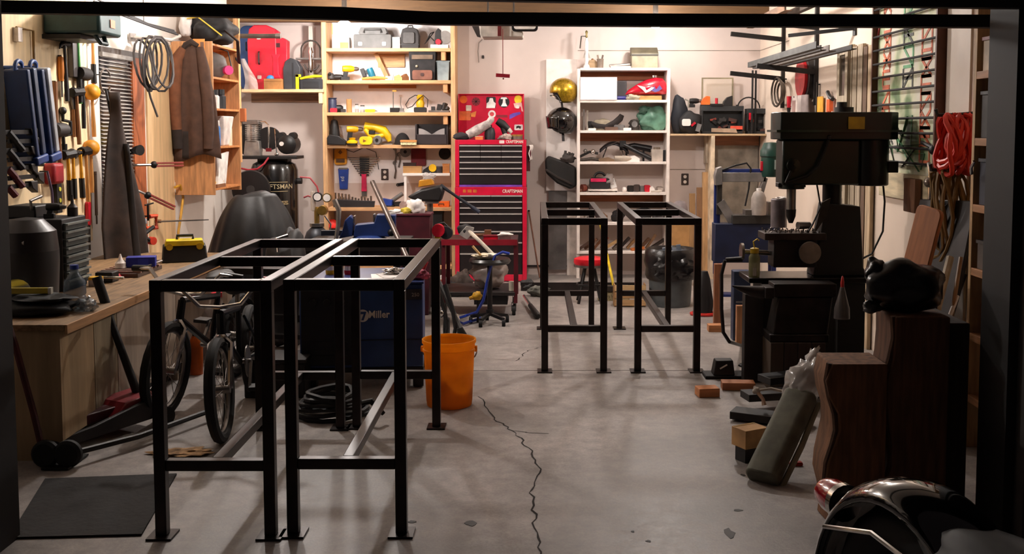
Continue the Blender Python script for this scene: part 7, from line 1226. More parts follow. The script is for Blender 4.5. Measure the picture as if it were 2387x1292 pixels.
# painted panel with dark rods
ya_, yb_ = RW(2200, 240).y, RW(2052, 240).y; z1 = 2.4; z0 = zp(412, 6.3)
T = thing('painted_panel', 'pale board sprayed with green and red graffiti behind dark rods', 'painted panel', (XR, ya_, z0))
wd = yb_ - ya_; hh = z1 - z0
gm = M('d8d2b8', .7, 0, .1, 4); nt = gm.node_tree; N = nt.nodes; L = nt.links
nz = N.new('ShaderNodeTexNoise'); nz.inputs['Scale'].default_value = 3.2; nz.inputs['Detail'].default_value = 3; tc = [q for q in N if q.type == 'TEX_COORD'][0]; L.new(tc.outputs['Object'], nz.inputs['Vector'])
cr = N.new('ShaderNodeValToRGB'); cr.color_ramp.elements[0].position = .42; cr.color_ramp.elements[1].position = .62; cr.color_ramp.elements[0].color = (*lin('d9d3c4'), 1); cr.color_ramp.elements[1].color = (*lin('6f8a5a'), 1)
e = cr.color_ramp.elements.new(.52); e.color = (*lin('cfd0ae'), 1); e = cr.color_ramp.elements.new(.72); e.color = (*lin('4c5346'), 1)
L.new(nz.outputs['Fac'], cr.inputs[0]); L.new(cr.outputs[0], N['Principled BSDF'].inputs['Base Color'])
part(T, 'board', MB().box(-.02, -.002, 0, wd, 0, hh), gm)
def glyph(name, yy, zz, mat, seed, w_=.09, h_=.12):
    r = random.Random(seed); m = MB(); t = .016
    segs = [(-1, 1, 1, 1), (-1, 0, 1, 0), (-1, -1, 1, -1), (-1, -1, -1, 1), (1, -1, 1, 1), (-1, -1, 1, 1), (-1, 1, 1, -1)]
    for s_ in r.sample(segs, 4): m.bar((-.0215, yy - s_[0] * w_ / 2, zz + s_[1] * h_ / 2), (-.0215, yy - s_[2] * w_ / 2, zz + s_[3] * h_ / 2), t * .2, .02) if s_[0] != s_[2] or 1 else None
    part(T, name, m, mat)
GR, OR, BK = M('6aa878', .7), M('d4714e', .7), M('55584f', .7)
for i in range(7): glyph('red_letter', wd * .84, hh * (.92 - .1 * i), OR, i, .13, .1)
for i in range(5): glyph('green_letter', wd * .48, hh * (.95 - .11 * i), GR if i % 2 else BK, 20 + i, .16, .12)
for i in range(8): glyph('red_letter', wd * .2, hh * (.72 - .085 * i), OR, 40 + i, .15, .1)
for i in range(7):
    r = random.Random(90 + i); part(T, 'spray_stroke', MB().tube([(-.0225, wd * r.uniform(.1, .9), hh * r.uniform(.0, .35)) for _ in range(4)], .009, 6, flat=.15), BK if i % 3 else GR)
for i in range(13):
    z_ = hh * (.985 - i * .076); part(T, 'rod', MB().cyl((-.05, -.015, z_ + .0), (-.05, wd + .01, z_), .0075, None, 8), M('1a1210', .8))
for y_ in (-.02, wd + .012): part(T, 'rod_post', MB().box(-.06, -.002, y_ - .01, y_ + .01, -.02, hh), M('5a3422', .6))
# bright wall board next to it
ya2, yb2 = RW(2264, 240).y, RW(2206, 240).y
struct('wall_board', MB().box(XR - .012, XR, ya2, yb2 - .02, .05, 2.6), M('cfc2b4', .6, 0, .06, 3), wall_right)
p = RW(2110, 432, .04)
solo('pale_plank', 'pale short plank fixed flat under the painted panel', 'plank', MB().box(-.02, .018, -.42, .42, -.09, .07), M('cbbb9a', .75, 0, .15, 5, .1, 'woody'), (XR - .02, 6.35, p.z), bev=.003)
solo('brown_block', 'brown wood block resting in front of the pale plank', 'block', MB().box(-.02, .02, -.09, .09, -.15, .05), wood('7a5238', 'z'), (XR - .065, 6.1, p.z), bev=.004)
# coils
def coil(name, lab, cat, px, py, w_, h_, n, mat, r_, seed):
    r = random.Random(seed); T = rhang(name, lab, cat, px, py, .12)
    for i in range(n):
        ww = w_ * r.uniform(.5, 1.); hh_ = h_ * r.uniform(.8, 1.05); ph = r.uniform(-.03, .03); dy = r.uniform(-.07, .07)
        part(T, 'cord_loop', MB().tube([(ww * math.sin(t * .3927) * (.55 + .45 * (1 - math.cos(t * .3927)) / 2) + ph, dy + .02 * math.sin(t + i), -hh_ * (1 - math.cos(t * .3927)) / 2) for t in range(16)], r_, 6, True), mat)
    part(T, 'hook', MB().tube([(0, .12, .01), (0, 0, .0), (0, -.09, .0), (0, -.1, .03)], .01, 6), IRON); return T
coil('extension_cord', 'thick coil of bright orange-red extension cord on the right wall', 'cord coil', 2226, 268, .13, .3, 14, M('d8331e', .5), .013, 3)
coil('rope_coil', 'long yellow-brown rope and cord coil hanging under the red cord', 'rope coil', 2212, 396, .12, .5, 12, M('7a5a2a', .7), .01, 8)
T = rhang('pipe_clamp', 'small dark pipe clamp hung between painted panel and red cord', 'clamp', 2168, 345, .05); part(T, 'bar', MB().tube([(-.12, 0, .03), (.05, 0, 0)], .012, 8), IRON); part(T, 'screw', MB().ball((.06, 0, -.01), .03, 10), BLACK); part(T, 'peg', MB().cyl((0, 0, .01), (0, .05, .01), .006), IRON)
T = rhang('gas_fitting', 'chrome gas fitting hung by the rope coil', 'fitting', 2170, 405, .06); part(T, 'body', MB().tube([(-.03, 0, .06), (.0, 0, .0), (0, 0, -.18)], .014, 8), CHROME); part(T, 'knob', MB().ball((0, -.01, -.05), .03, 10), M('9a9088', .3, .8)); part(T, 'peg', MB().cyl((0, 0, .03), (0, .06, .03), .006), IRON)
# leaning dark shield with copper-coloured slab
T = thing('leaning_sheet', 'big dark steel panel leaning against the right wall', 'panel', P(2090, 700, X=1.95) * 1, -78, -12); T.location.z = 0
p = T.location; zt_ = zp(450, p.y)
part(T, 'plate', MB().prism([(-.22, 0), (.26, 0), (.34, zt_ * .6), (.32, zt_), (-.16, zt_ * .98), (-.2, zt_ * .5)], -.012, .012), M('2c2828', .5, .4), .006)
q = thing('slab_board', 'orange-brown smooth wooden slab leaning in front of the dark steel panel', 'slab', P(2100, 650, X=1.82), -70, -8, 9); q.location.z = .5
part(q, 'slab', MB().prism(rpoly(.17, .62, .03, 3, 0, .33), -.012, .012), wood('a8683c', 'z', .12), .004); part(q, 'prop', MB().box(-.04, .04, -.01, .01, -.5, .03), IRON)
# floor-standing rods by the shelf
for i, (a, b, c_, lab) in enumerate((((2232, 690), (2190, 800), 'd8d2cc', 'bright steel rod leaning beside the right shelf'), ((2240, 600), (2215, 760), '8a6a48', 'brown stick leaning beside the right shelf'), ((2215, 600), (2190, 700), 'b0a490', 'pale wood slat leaning beside the right shelf'), ((2250, 640), (2170, 860), '2a2626', 'black bar leaning beside the right shelf'))):
    A = P(*a, Y=5.1 + .05 * i); Bq = P(*b, Y=5.0 + .05 * i); d = (Bq - A); Bq = A + d * (A.z / max(.05, -d.z)) if d.z < 0 else Bq
    solo('leaning_rod', lab, 'rod', MB().tube([A - Bq, Vector((0, 0, .002))], .011 if i != 2 else .02, 8), M('#' + c_, .4, .5 if i in (0, 3) else 0), Bq)
T = thing('chrome_tray', 'narrow chrome-edged box lid behind the black bag', 'tray', P(2172, 640, Y=4.75)); part(T, 'edge', MB().bar((-.05, 0, 0), (.06, 0, -.02), .015, .02), CHROME); part(T, 'body', MB().box(-.06, .06, .01, .2, -.12, -.01), DGRY, .004); part(T, 'stand', MB().box(-.05, .05, .05, .15, -T.location.z, -.12), BLACK)
# ================================================================ horizontal band saw
Yb = 8.2; k = K(Yb); BS = thing('band_saw', 'blue and grey horizontal band saw with green motor', 'band saw', S(1720, 0, Yb)); Z = lambda py: zp(py, Yb) / k
BL = M('1f2f6a', .4); GB = M('8d8784', .4, .4)
part(BS, 'saw_arm', MB(k).box(-58, 60, -8, 8, Z(424), Z(402)), GB, .004); part(BS, 'blue_frame', MB(k).box(-50, 70, -6, 10, Z(402), Z(394)), BL, .002); part(BS, 'guide_post', MB(k).box(-54, -42, -8, 8, Z(500), Z(424)), M('4a4744', .35, .6), .002); part(BS, 'blue_post', MB(k).box(-58, -44, 4, 14, Z(640), Z(430)), BL, .002); part(BS, 'diagonal_strut', MB(k).bar((-46, -4, Z(470)), (0, -4, Z(540)), 12, 20), GB); part(BS, 'head_casting', MB(k).prism([(-60, Z(410)), (-56, Z(392)), (-44, Z(388)), (-42, Z(430)), (-58, Z(432))], -12, 12), GB, .004)
part(BS, 'air_line', MB(k).tube([(-46, -6, Z(398)), (-10, -6, Z(385)), (14, -6, Z(380)), (24, -6, Z(392)), (20, -6, Z(440)), (12, -6, Z(480))], 2.2, 6), BLACK); part(BS, 'wheel_case', MB(k).prism([(30, Z(480)), (56, Z(412)), (64, Z(416)), (42, Z(500))], -8, 8), GB, .003); part(BS, 'vise_bed', MB(k).box(-20, 90, -24, 24, Z(520), Z(500)), M('4a4744', .4, .5), .003); part(BS, 'base_box', MB(k).box(-60, 90, -22, 22, Z(610), Z(520)), M('18203e', .5), .004)
for a in (-54, 74):
    for b_ in (-18, 16): part(BS, 'leg', MB(k).box(a, a + 10, b_, b_ + 6, 0, Z(610)), BL)
part(BS, 'shelf', MB(k).box(-52, 82, -16, 20, Z(690), Z(684)), BL)
part(BS, 'motor', MB(k).lathe([(.5, Z(412)), (22, Z(412)), (24, Z(404)), (24, Z(366)), (26, Z(364)), (26, Z(352)), (22, Z(344)), (18, Z(333)), (.5, Z(331))], (72, -4, 0), 20), M('16382e', .4)); part(BS, 'switch', MB(k).box(46, 52, -14, -6, Z(398), Z(376)), RED, .002); part(BS, 'motor_label', MB(k).box(74, 82, -30, -28, Z(394), Z(372)), M('8a948e', .5)); part(BS, 'work_vise', MB(k).box(10, 40, -20, 14, Z(500), Z(488)), STEEL, .002); part(BS, 'vise_jaw', MB(k).box(64, 72, -18, 14, Z(500), Z(470)), STEEL, .002)
T = thing('plastic_jug', 'white jug standing on the band saw bed', 'jug', S(1768, zp(500, Yb), Yb - .05)); part(T, 'jug', MB(k).lathe([(.5, 0), (17, 0), (18, 8), (17, 40), (12, 52), (6, 56), (.5, 56)]), M('a89c94', .5)); part(T, 'cap', MB(k).cyl((0, 0, 56), (0, 0, 62), 6), WHT)
# ================================================================ drill press / mill on its stand
Yd = 6.35; k = K(Yd); Z = lambda py: zp(py, Yd) / k
DP = thing('drill_press', 'huge dark green drill press mill with yellow warning plate', 'drill press', S(1930, 0, Yd)); DG = M('15201a', .35, .1, .12); x_ = lambda q: q - 1930
m = MB(k); part(DP, 'belt_cover', m.prism([(x_(1792), 0), (x_(2072), 0), (x_(2072), 0), (x_(1792), 0)] and [(x_(1800), -40), (x_(2050), -48), (x_(2072), -30), (x_(2072), 30), (x_(2050), 48), (x_(1800), 40), (x_(1790), 20), (x_(1790), -20)], Z(325), Z(262), 'z'), DG, .006)
part(DP, 'cover_lip', MB(k).box(x_(1788), x_(2074), -50, 50, Z(308), Z(303)), M('2a3a32', .3, .3)); part(DP, 'cover_knob', MB(k).cyl((x_(1955), 0, Z(262)), (x_(1955), 0, Z(250)), 22).cyl((x_(1950), 0, Z(250)), (x_(1950), 0, Z(238)), 12), BLACK)
part(DP, 'warning_plate', MB(k).box(x_(1951), x_(1988), -50.5, -47.6, Z(301), Z(273)), M('b8961a', .5)); part(DP, 'head', MB(k).box(x_(1806), x_(1984), -34, 34, Z(430), Z(325)), DG, .012); part(DP, 'quill_housing', MB(k).cyl((x_(1836), 0, Z(440)), (x_(1836), 0, Z(330)), 30, None, 20), DG); part(DP, 'motor', MB(k).cyl((x_(2018), 0, Z(432)), (x_(2018), 0, Z(324)), 42, None, 22), M('0d0f0e', .35), .008); part(DP, 'motor_box', MB(k).box(x_(2055), x_(2078), -20, 10, Z(402), Z(376)), BLACK, .003)
part(DP, 'feed_hub', MB(k).lathe([(.5, -12), (15, -10), (17, 4), (.5, 6)], (x_(1830), -34, Z(384)), 18, 'y'), M('2a2c26', .25, .5)); part(DP, 'feed_lever', MB(k).tube([(x_(1830), -40, Z(384)), (x_(1812), -44, Z(424))], 3, 8).tube([(x_(1812), -44, Z(424)), (x_(1860), -46, Z(408)), (x_(1885), -46, Z(385)), (x_(1908), -44, Z(326))], 3.4, 8).ball((x_(1910), -44, Z(320)), 6, 10), M('2c2a28', .3, .5))
part(DP, 'quill', MB(k).cyl((x_(1836), 0, Z(490)), (x_(1836), 0, Z(440)), 11), STEEL); part(DP, 'chuck', MB(k).lathe([(.5, Z(520)), (5, Z(520)), (11, Z(504)), (12, Z(488)), (.5, Z(486))], (x_(1836), 0, 0), 16), M('3a3634', .3, .8)); part(DP, 'depth_collar', MB(k).box(x_(1802), x_(1866), -14, 14, Z(436), Z(426)), BLACK, .002)
part(DP, 'column', MB(k).cyl((x_(1934), 10, Z(640)), (x_(1934), 10, Z(420)), 22, None, 20), M('1c1c1b', .35, .5)); part(DP, 'column_base', MB(k).prism([(x_(1884), Z(640)), (x_(2010), Z(640)), (x_(2000), Z(620)), (x_(1990), Z(480)), (x_(1910), Z(472)), (x_(1896), Z(560))], -26, 36), M('141614', .5), .006); part(DP, 'belt_guard', MB(k).prism([(x_(1882), Z(545)), (x_(1912), Z(500)), (x_(1920), Z(460)), (x_(1900), Z(470))], -30, -26), M('3a3836', .4, .5))
part(DP, 'table', MB(k).box(x_(1766), x_(1908), -44, 30, Z(556), Z(540)), M('3c3634', .4, .5), .003); part(DP, 'table_saddle', MB(k).box(x_(1790), x_(1890), -30, 30, Z(620), Z(556)), M('1e1b1a', .5), .005)
sw = MB(k); rr = random.Random(2)
for i in range(90): sw.bc((rr.uniform(x_(1772), x_(1898)), rr.uniform(-40, 24), Z(540) + rr.uniform(0, 6)), (rr.uniform(3, 8), 2, 2), (rr.uniform(0, 90), rr.uniform(0, 90), rr.uniform(0, 180)))
part(DP, 'metal_chips', sw, M('7a706a', .35, .7))['kind'] = 'stuff'
part(DP, 'hand_wheel', MB(k).lathe([(16, -4), (25, -4), (26, 0), (25, 4), (16, 4)], (x_(1868), -52, Z(583)), 24, 'y').lathe([(.5, -2), (17, -2), (17, 2), (.5, 2)], (x_(1868), -52, Z(583)), 18, 'y').cyl((x_(1868), -52, Z(583)), (x_(1868), -30, Z(583)), 6), M('9a948e', .3, .5)); part(DP, 'crank_wheel', MB(k).lathe([(14, -3), (20, -3), (20, 3), (14, 3)], (x_(1722), -4, Z(586)), 20, 'x').cyl((x_(1722), -4, Z(586)), (x_(1796), -4, Z(590)), 6).bar((x_(1722), -4, Z(604)), (x_(1722), -4, Z(568)), 5), M('a09a94', .25, .8)); part(DP, 'crank_grip', MB(k).cyl((x_(1722), -6, Z(604)), (x_(1684), -6, Z(606)), 7, 6), BLACK)
part(DP, 'drip_tray', MB(k).box(x_(1728), x_(2010), -60, 60, Z(652), Z(640)), M('1d1a1a', .25, .6), .006); part(DP, 'stand', MB(k).box(x_(1760), x_(2000), -46, 50, 0, Z(652)), M('131211', .6), .006); part(DP, 'power_cable', MB(k).tube([(x_(2050), 0, Z(430)), (x_(2056), 4, Z(470)), (x_(2054), 6, Z(540)), (x_(2030), 6, Z(592)), (x_(2000), 0, Z(606))], 2.4, 6).tube([(x_(1890), -20, Z(430)), (x_(1898), -26, Z(480)), (x_(1880), -28, Z(520)), (x_(1866), -28, Z(545))], 2, 6), BLACK)
T = thing('oil_bottle', 'squeeze bottle with yellow cap on the drip tray of the drill press', 'bottle', S(1758, Z(640) * k, Yd - .1)); part(T, 'bottle', MB(k).lathe([(.5, 0), (12, 0), (13, 6), (13, 46), (9, 54), (.5, 55)]), M('8a8a5a', .3, 0, .1, alpha=.8)); part(T, 'cap', MB(k).lathe([(.5, 55), (10, 55), (10, 66), (4, 68), (.5, 68)]), M('d8b41c', .4)); part(T, 'spout', MB(k).tube([(0, 0, 66), (-3, 0, 82), (6, 0, 88), (10, 0, 84)], 1.6, 6), M('d8b41c', .4)); part(T, 'label_sheet', MB(k).box(-6, 2, -14, -13, 4, 22), M('b8b4a8', .6))
T = thing('coolant_can', 'pale grey metal can standing on the milling table', 'can', S(1815, Z(540) * k + .016, Yd + .12)); part(T, 'can', MB(k).lathe([(.5, 0), (19, 0), (19, 66), (17, 68), (17, 66), (.5, 64)]), M('8a8084', .4, .3)); part(T, 'rag', MB(k).blob((4, 0, 69), (14, 10, 4), .3, 4), WHT)
solo('steel_cylinder', 'short polished steel cylinder lying on the milling table', 'cylinder', MB(k).cyl((-14, -6, 9), (16, 4, 9), 9, 8, 16), STEEL, S(1872, Z(540) * k + .016, Yd - .02))
T = thing('steel_canister', 'blue-grey steel canister standing behind the anvil', 'canister', S(1725, 0, 7.3)); part(T, 'body', MB(K(7.3)).box(-20, 20, -16, 16, 0, Z(700) * .98), M('22304e', .5), .006); part(T, 'slot', MB(K(7.3)).box(-14, 14, -17.5, -16, 60, 64).box(-14, 14, -17.5, -16, 90, 94), M('8a8e96', .4))
for i, (px_, a, b, c_, lab) in enumerate(((1672, 615, 760, '9a6242', 'upright reddish timber post beside the band saw'), (1724, 712, 800, 'b07a52', 'short reddish timber post behind the anvil'))):
    y_ = P(px_, b, Z=0).y; solo('timber_post', lab, 'timber', MB(K(y_)).box(-9, 9, -8, 8, 0, zp(a, y_) / K(y_)), wood('#' + c_, 'z'), S(px_, 0, y_), bev=.002)
solo('timber_block', 'small flat timber block at the foot of the timber post', 'timber', MB(.0032).box(-16, 16, -14, 14, 0, 16), wood('b5784a'), P(1666, 772, Z=0), bev=.002)
a_ = P(1720, 800, Z=0)
solo('power_cord', 'black cord looping from the drill press to the floor', 'cord', MB().tube([P(u, v, Y=6.12) - a_ for u, v in ((1690, 607), (1682, 640), (1682, 720), (1686, 775), (1700, 797))] + [P(1728, 806, Z=.012) - a_], .011, 8), BLACK, a_)
T = thing('floor_cone', 'black cone on a red ring standing by the rubbish can', 'cone', P(1640, 735, Z=0)); part(T, 'red_ring', MB().tube([(.1 * math.cos(t * .42), .07 * math.sin(t * .42), .014) for t in range(15)], .013, 8, True), M('d02a1e', .5)); part(T, 'body', MB().lathe([(.001, .02), (.07, .02), (.08, .1), (.05, .3), (.03, .36), (.001, .36)]), BLACK)
# ================================================================ anvil on its stump
Ya = 5.95; k = K(Ya); Z = lambda py: zp(py, Ya) / k
AN = thing('anvil', 'big iron anvil with long horn on a wooden stump', 'anvil', S(1840, Z(790) * k, Ya)); zb = Z(790); x_ = lambda q: q - 1840; AI = M('2c2624', .42, .6, .25, 10)
part(AN, 'face', MB(k).box(x_(1795), x_(1940), -30, 30, Z(688) - zb, Z(658) - zb), AI, .004); part(AN, 'step', MB(k).box(x_(1776), x_(1796), -28, 28, Z(692) - zb, Z(667) - zb), AI, .003); part(AN, 'horn', MB(k).tube([(x_(1778), 0, Z(683) - zb), (x_(1750), 0, Z(679) - zb), (x_(1720), 0, Z(672) - zb), (x_(1704), 0, Z(667) - zb)], [17, 13, 6, 1.5], 16), AI); part(AN, 'waist', MB(k).taper(x_(1792), x_(1920), -36, 36, 16, x_(1806), x_(1934), -26, 26, Z(688) - zb), AI, .01); part(AN, 'base', MB(k).box(x_(1784), x_(1922), -42, 42, 0, 18), AI, .006)
T = thing('anvil_stump', 'square dark timber stump under the anvil', 'stump', S(1845, 0, Ya)); zt_ = Z(790)
for i in range(4): part(T, 'timber', MB(k).box(-62 + 32 * i, -31 + 32 * i, -48, 48, 0, zt_), wood(('4a3c30', '3e3028', '463630', '3a2e28')[i], 'z'), .003)
solo('support_post', 'dark square steel post standing left of the anvil stump', 'post', MB(k).box(-22, 22, -16, 16, 0, Z(692)), M('2b2624', .55, .2), S(1752, 0, 6.08), bev=.003)
T = thing('glue_bottle', 'clear glue bottle with red tip hung at the end of the anvil', 'bottle', S(1962, Z(728) * k, 5.75)); part(T, 'bottle', MB(k).lathe([(.5, 0), (18, 0), (17, 24), (10, 50), (5, 72), (.5, 74)]), M('6a6462', .25, 0, .1, alpha=.7)); part(T, 'tip', MB(k).lathe([(4, 72), (4, 84), (2, 96), (.5, 98)]), M('c02420', .4)); part(T, 'stand', MB(k).box(-12, 12, -10, 10, -Z(728), 0), M('141110', .6))
# ================================================================ floor clutter on the right
for i, (px_, py, w_, d_, h_, rz, c_, lab) in enumerate(((1652, 928, .12, .09, .05, 8, 'c07a48', 'orange-brown wood block lying flat on the open floor'), (1724, 912, .19, .09, .045, -4, 'b87850', 'longer wood block propped behind the flat one'))):
    solo('wood_block', lab, 'wood block', MB().box(-w_ / 2, w_ / 2, -d_ / 2, d_ / 2, 0, h_), wood('#' + c_), P(px_, py, Z=0) + Vector((0, .05, 0)), rz, bev=.003)
p = P(1672, 880, Z=0)
T = thing('rubber_wedge', 'black rubber block with white stripe on a pad by the drill press', 'block', p); part(T, 'pad', MB().box(-.08, .2, -.05, .1, 0, .02), M('181516', .7), .006); part(T, 'block', MB().taper(-.03, .1, -.04, .06, .02, -.015, .09, -.03, .05, .11), BLACK, .006); part(T, 'stripe', MB().x((.03, -.039, .075), (0, -30, 0)).box(-.025, .025, -.004, 0, -.004, .004), WHT)
T = thing('chain_pile', 'dark heap of chain and scrap beside the rubber block', 'chain', p + Vector((.2, .02, 0))); 
for i in range(14): part(T, 'link', MB().tube([(.07 + .03 * math.cos(t * .785) + .09 * math.cos(i * 1.3), .05 + .018 * math.sin(t * .785) + .05 * math.sin(i * 1.9), .014 + .012 * (i % 4)) for t in range(8)], .009, 6, True), IRON)
for i, (a, b, c_, lab) in enumerate((((1708, 975), (1830, 1010), '241f1e', 'black plank at the bottom of the pile by the foam bolster'), ((1735, 955), (1860, 960), '2c2a2b', 'dark grey plank in the pile by the foam bolster'), ((1780, 935), (1880, 930), '202022', 'dark plank on top of the pile by the foam bolster'))):
    A = P(*a, Z=0); Bq = P(*b, Z=0); A.z = Bq.z = .03 + .045 * i; c_ = '#' + c_
    Bq = A + (Bq - A).normalized() * .55 + Vector((.02, .25 - .05 * i, 0)); mid = (A + Bq) / 2
    solo('dark_plank', lab, 'plank', MB().bar(A - mid, Bq - mid, .12, .04), M(c_, .55, .1), mid, bev=.003)
T = thing('tan_carton', 'tan cardboard carton with printed rim on the dark planks', 'box', P(1752, 1012, Z=.12), 28); part(T, 'carton', MB().box(-.075, .055, -.05, .05, -.05, .035), M('c79a66', .8), .002); part(T, 'print', MB().box(-.07, .05, .03, .045, .035, .0362), M('a8803c', .8)); part(T, 'prop', MB().box(-.06, .04, -.03, .04, -.119, -.051), BLACK)
# foam bolster in plastic
A = P(1775, 1128, Z=0); Bq = P(1868, 930, Y=A.y + .3)
ax = (Bq - A); Ln = ax.length
T = thing('foam_bolster', 'long grey-green padded bolster in clear plastic leaning on the timber stack', 'bolster', A + Vector((0, 0, .02)))
T.rotation_mode = 'QUATERNION'; T.rotation_quaternion = ax.to_track_quat('Z', 'Y')
part(T, 'padding', MB().prism(rpoly(.15, .09, .035, 4), 0, Ln, 'z'), M('6b6a5c', .8, 0, .15, 12, .2), .012); part(T, 'edge_roll', MB().tube([(-.075, -.045, .0), (-.078, -.05, Ln * .5), (-.07, -.045, Ln)], .014, 8), M('8f8c78', .8)); part(T, 'plastic_end', MB().blob((.01, 0, Ln + .06), (.085, .06, .13), .25, 7, 22, 2.6, False), M('cfc8c4', .1, 0, .05, 6, .6, alpha=.45)); part(T, 'plastic_twist', MB().blob((.03, 0, Ln + .22), (.025, .02, .06), .3, 5, 14, 3, False), M('d8d2ce', .1, 0, .05, 6, .6, alpha=.6))
T = thing('cotton_rope', 'thin white cotton rope trailing from the plank pile', 'rope', P(1772, 915, Z=.145)); part(T, 'rope', MB().tube([(-.02, 0, .01), (.06, .02, .015), (.14, .0, .0), (.2, .02, -.02)], .008, 6), M('c9c0b4', .8)); part(T, 'knot', MB().blob((-.02, 0, .01), (.02, .02, .02), .2, 3), M('b8aca0', .8)); part(T, 'frayed_end', MB().tube([(-.02, 0, .01), (.01, -.02, -.03), (.015, -.03, -.06)], [.012, .01, .014], 6), M('c9a890', .8))
solo('red_box_cutter', 'small red box cutter on the floor behind the bolster', 'cutter', MB().prism(rpoly(.06, .016, .006, 2, 0, .008), -.012, .012), M('b8301c', .5), P(1868, 1102, Z=0) + Vector((0, .1, 0)))
# timber stack: rough live-edge slabs standing by the door
def slab(lab, px_front, yf, yb, ztop, zbot, w_, c_, seed):
    X0 = xp(px_front, yf, .4); T = thing('timber_slab', lab, 'timber', (X0, yf, zbot)); r = random.Random(seed)
    nz_ = 10; rs = []
    for i in range(nz_ + 1):
        z_ = (ztop - zbot) * i / nz_; dx = .022 * math.sin(i * 1.1 + seed) + r.uniform(-.008, .008)
        rs.append([(dx, 0, z_), (w_, 0, z_), (w_, yb - yf, z_), (dx * .6 - .004, yb - yf, z_)])
    part(T, 'slab', MB().rings(rs), wood(c_, 'z', .22, .85), .006); part(T, 'bark_strip', MB().tube([(.02 * math.sin(i * 1.1 + seed) - .002, .02, (ztop - zbot) * i / nz_) for i in range(nz_ + 1)], .012, 6), M('5a3c28', .9, 0, .3, 14, .3)); return T
yf0 = P(1940, 1238, Z=0).y
slab('rough tan timber block on the floor with wavy bark edge by the door', 1942, yf0, yf0 + .21, zp(850, yf0), 0, .2, '7d5436', 1)
slab('taller rough timber block with wavy bark edge behind the black bag', 1992, yf0 + .02, yf0 + .22, zp(742, yf0), 0, .22, '6a4630', 4).location.x += .13
slab('dark timber block beside the door jamb', 2120, yf0 + .05, yf0 + .5, zp(760, yf0), 0, .16, '35261f', 7).location.x += .06
zt_ = zp(742, yf0)
T = thing('black_bag', 'bulging glossy black bag on top of the timber blocks', 'bag', S(2105, zt_, yf0 + .16)); part(T, 'bag', MB().blob((0, 0, .095), (.15, .11, .105), .14, 6, 26, 1.6), M('0f0d0e', .28, 0, .2, 8, .4)); part(T, 'bag_ear', MB().blob((-.1, .02, .15), (.045, .04, .05), .2, 3), M('0f0d0e', .28, 0, .2, 8, .4)); part(T, 'tie', MB().blob((-.13, -.03, .02), (.03, .03, .025), .3, 8), M('3a3a38', .4))
# ================================================================ right shelf by the door
XS = 2.05; ys1 = P(2266, 300, X=XS).y
T = thing('utility_shelf', 'tall raw timber shelf on the right wall beside the door', 'shelf', (XS, 3.9, 0))
part(T, 'end_upright', MB().box(0, XR - XS - .003, ys1 - 3.9 - .03, ys1 - 3.9, 0, 2.5), wood('b89468', 'z'), .002); part(T, 'near_upright', MB().box(0, XR - XS - .003, 0, .03, 0, 2.5), wood('8a6c4c', 'z'), .002)
szs = [zp(py, ys1) for py in (168, 322, 475, 622, 772, 915)]
for z_ in szs: part(T, 'shelf_board', MB().box(.0, XR - XS - .003, .031, ys1 - 3.9 - .031, z_ - .035, z_), wood('a8764c', 'y'), .002)
uy = ys1 - .16
for i, (bay, c_, c2, h_, nm, cat, lab) in enumerate(((0, 'cbb8a0', '7a1c26', .14, 'carton', 'box', 'pale carton with dark red front on the top utility board'), (1, '3a3634', '2a2626', .2, 'dark_tub', 'tub', 'dark tub on the second utility board'), (2, '2a2c3c', '1a1c28', .2, 'navy_box', 'box', 'navy box on the third utility board'), (3, '5a4c44', '3a302c', .12, 'parts_bin', 'bin', 'brown parts bin on the fourth utility board'), (4, '6a5848', '8a7a68', .16, 'rag_sack', 'sack', 'knotted tan rag sack on the fifth utility board'))):
    T = thing(nm, lab, cat, (XS + .1, uy, szs[bay])); part(T, 'body', (MB().box(-.085, .09, -.1, .1, 0, h_) if i != 4 else MB().blob((0, 0, h_ * .46), (.08, .1, h_ * .5), .2, 5)), M('#' + c_, .7), .004 if i != 4 else 0); part(T, 'lid', (MB().box(-.09, .095, -.105, .105, h_, h_ + .015) if i != 4 else MB().blob((-.02, 0, h_), (.04, .05, .03), .3, 2)), M('#' + c2, .6))
solo('silver_hook', 'small silver hook hung on the front of the utility shelf', 'hook', MB().tube([(0, 0, 0), (-.01, -.02, .03), (-.005, -.04, .06)], .008, 8), CHROME, (XS - .006, ys1 - .02, zp(405, ys1)))
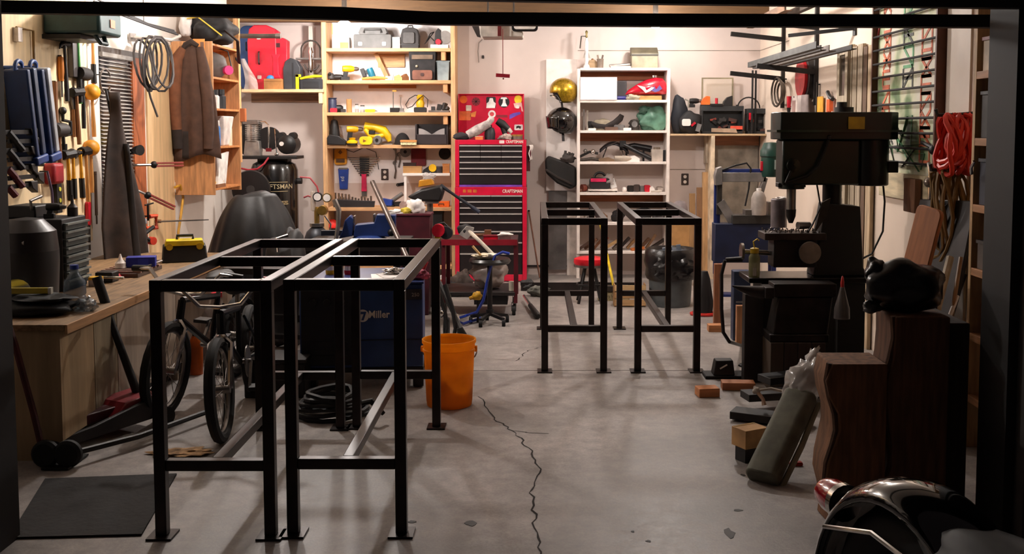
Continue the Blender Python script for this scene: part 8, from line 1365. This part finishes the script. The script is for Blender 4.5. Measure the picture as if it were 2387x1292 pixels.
# ================================================================ parked motorcycle, rear end only in view
MT = thing('motorcycle', 'glossy black motorcycle with red tail lamp parked outside the door', 'motorcycle', (S(2150, .4, 2.35).x, 2.35, 0), -75)
GB_ = M('0c0a0b', .1, 0, .05, coat=1.); r0 = .31
zc = .31
part(MT, 'rear_tyre', MB().tube([(.0 + (r0 - .06) * math.cos(t * .2618), 0, zc + (r0 - .06) * math.sin(t * .2618)) for t in range(24)], .065, 10, True), RUB); part(MT, 'rear_rim', MB().lathe([(.15, -.05), (.19, -.05), (.19, .05), (.15, .05)], (0, 0, zc), 24, 'y'), CHROME)
def fen(u, v):
    a = R(195 - 170 * u); w_ = (v - .5) * 2; rr = r0 + .06 - .05 * w_ * w_
    return (rr * math.cos(a), .1 * math.sin(w_ * 1.35), zc + rr * math.sin(a))
part(MT, 'rear_fender', MB().grid(fen, 22, 10), GB_, solid=.006); 
part(MT, 'tail_lamp', MB().lathe([(.001, -.07), (.035, -.06), (.046, -.02), (.046, .02), (.001, .02)], (-.34, -.02, zc + .22), 18, 'x'), M('d80f2c', .12, 0, .1, coat=1.)); part(MT, 'lamp_bezel', MB().lathe([(.03, .0), (.05, 0), (.05, .02), (.03, .02)], (-.32, -.02, zc + .22), 18, 'x'), CHROME)
part(MT, 'seat', MB().blob((.34, 0, .58), (.3, .13, .08), .08, 4, 22), M('0d0b0b', .6)); part(MT, 'fender_rail', MB().tube([(-.22, -.13, zc + .2), (0, -.14, zc + .27), (.3, -.14, .56)], .006, 8).tube([(-.22, .13, zc + .2), (0, .14, zc + .27), (.3, .14, .56)], .006, 8), CHROME)
part(MT, 'fuel_tank', MB().blob((.72, 0, .68), (.26, .15, .15), .05, 3, 22), GB_); part(MT, 'engine', MB().box(.4, .8, -.16, .16, .2, .55), IRON, .03); part(MT, 'exhaust', MB().tube([(-.2, .2, .22), (.2, .2, .22), (.6, .18, .25)], [.05, .05, .03], 12), CHROME)
part(MT, 'saddlebag', MB().box(.1, .5, .15, .3, .26, .5), GB_, .04); part(MT, 'front_tyre', MB().tube([(1.5 + .25 * math.cos(t * .2618), 0, .31 + .25 * math.sin(t * .2618)) for t in range(24)], .055, 10, True), RUB); part(MT, 'front_fork', MB().tube([(1.5, -.08, .31), (1.2, -.08, .95)], .025).tube([(1.5, .08, .31), (1.2, .08, .95)], .025), CHROME); part(MT, 'handlebar', MB().tube([(.95, -.38, 1.0), (1.15, -.2, 1.02), (1.2, 0, .97), (1.15, .2, 1.02), (.95, .38, 1.0)], .014), CHROME); part(MT, 'frame', MB().tube([(0, 0.07, .31), (.4, .07, .3), (.85, 0, .35), (1.2, 0, .85)], .025), BLACK)
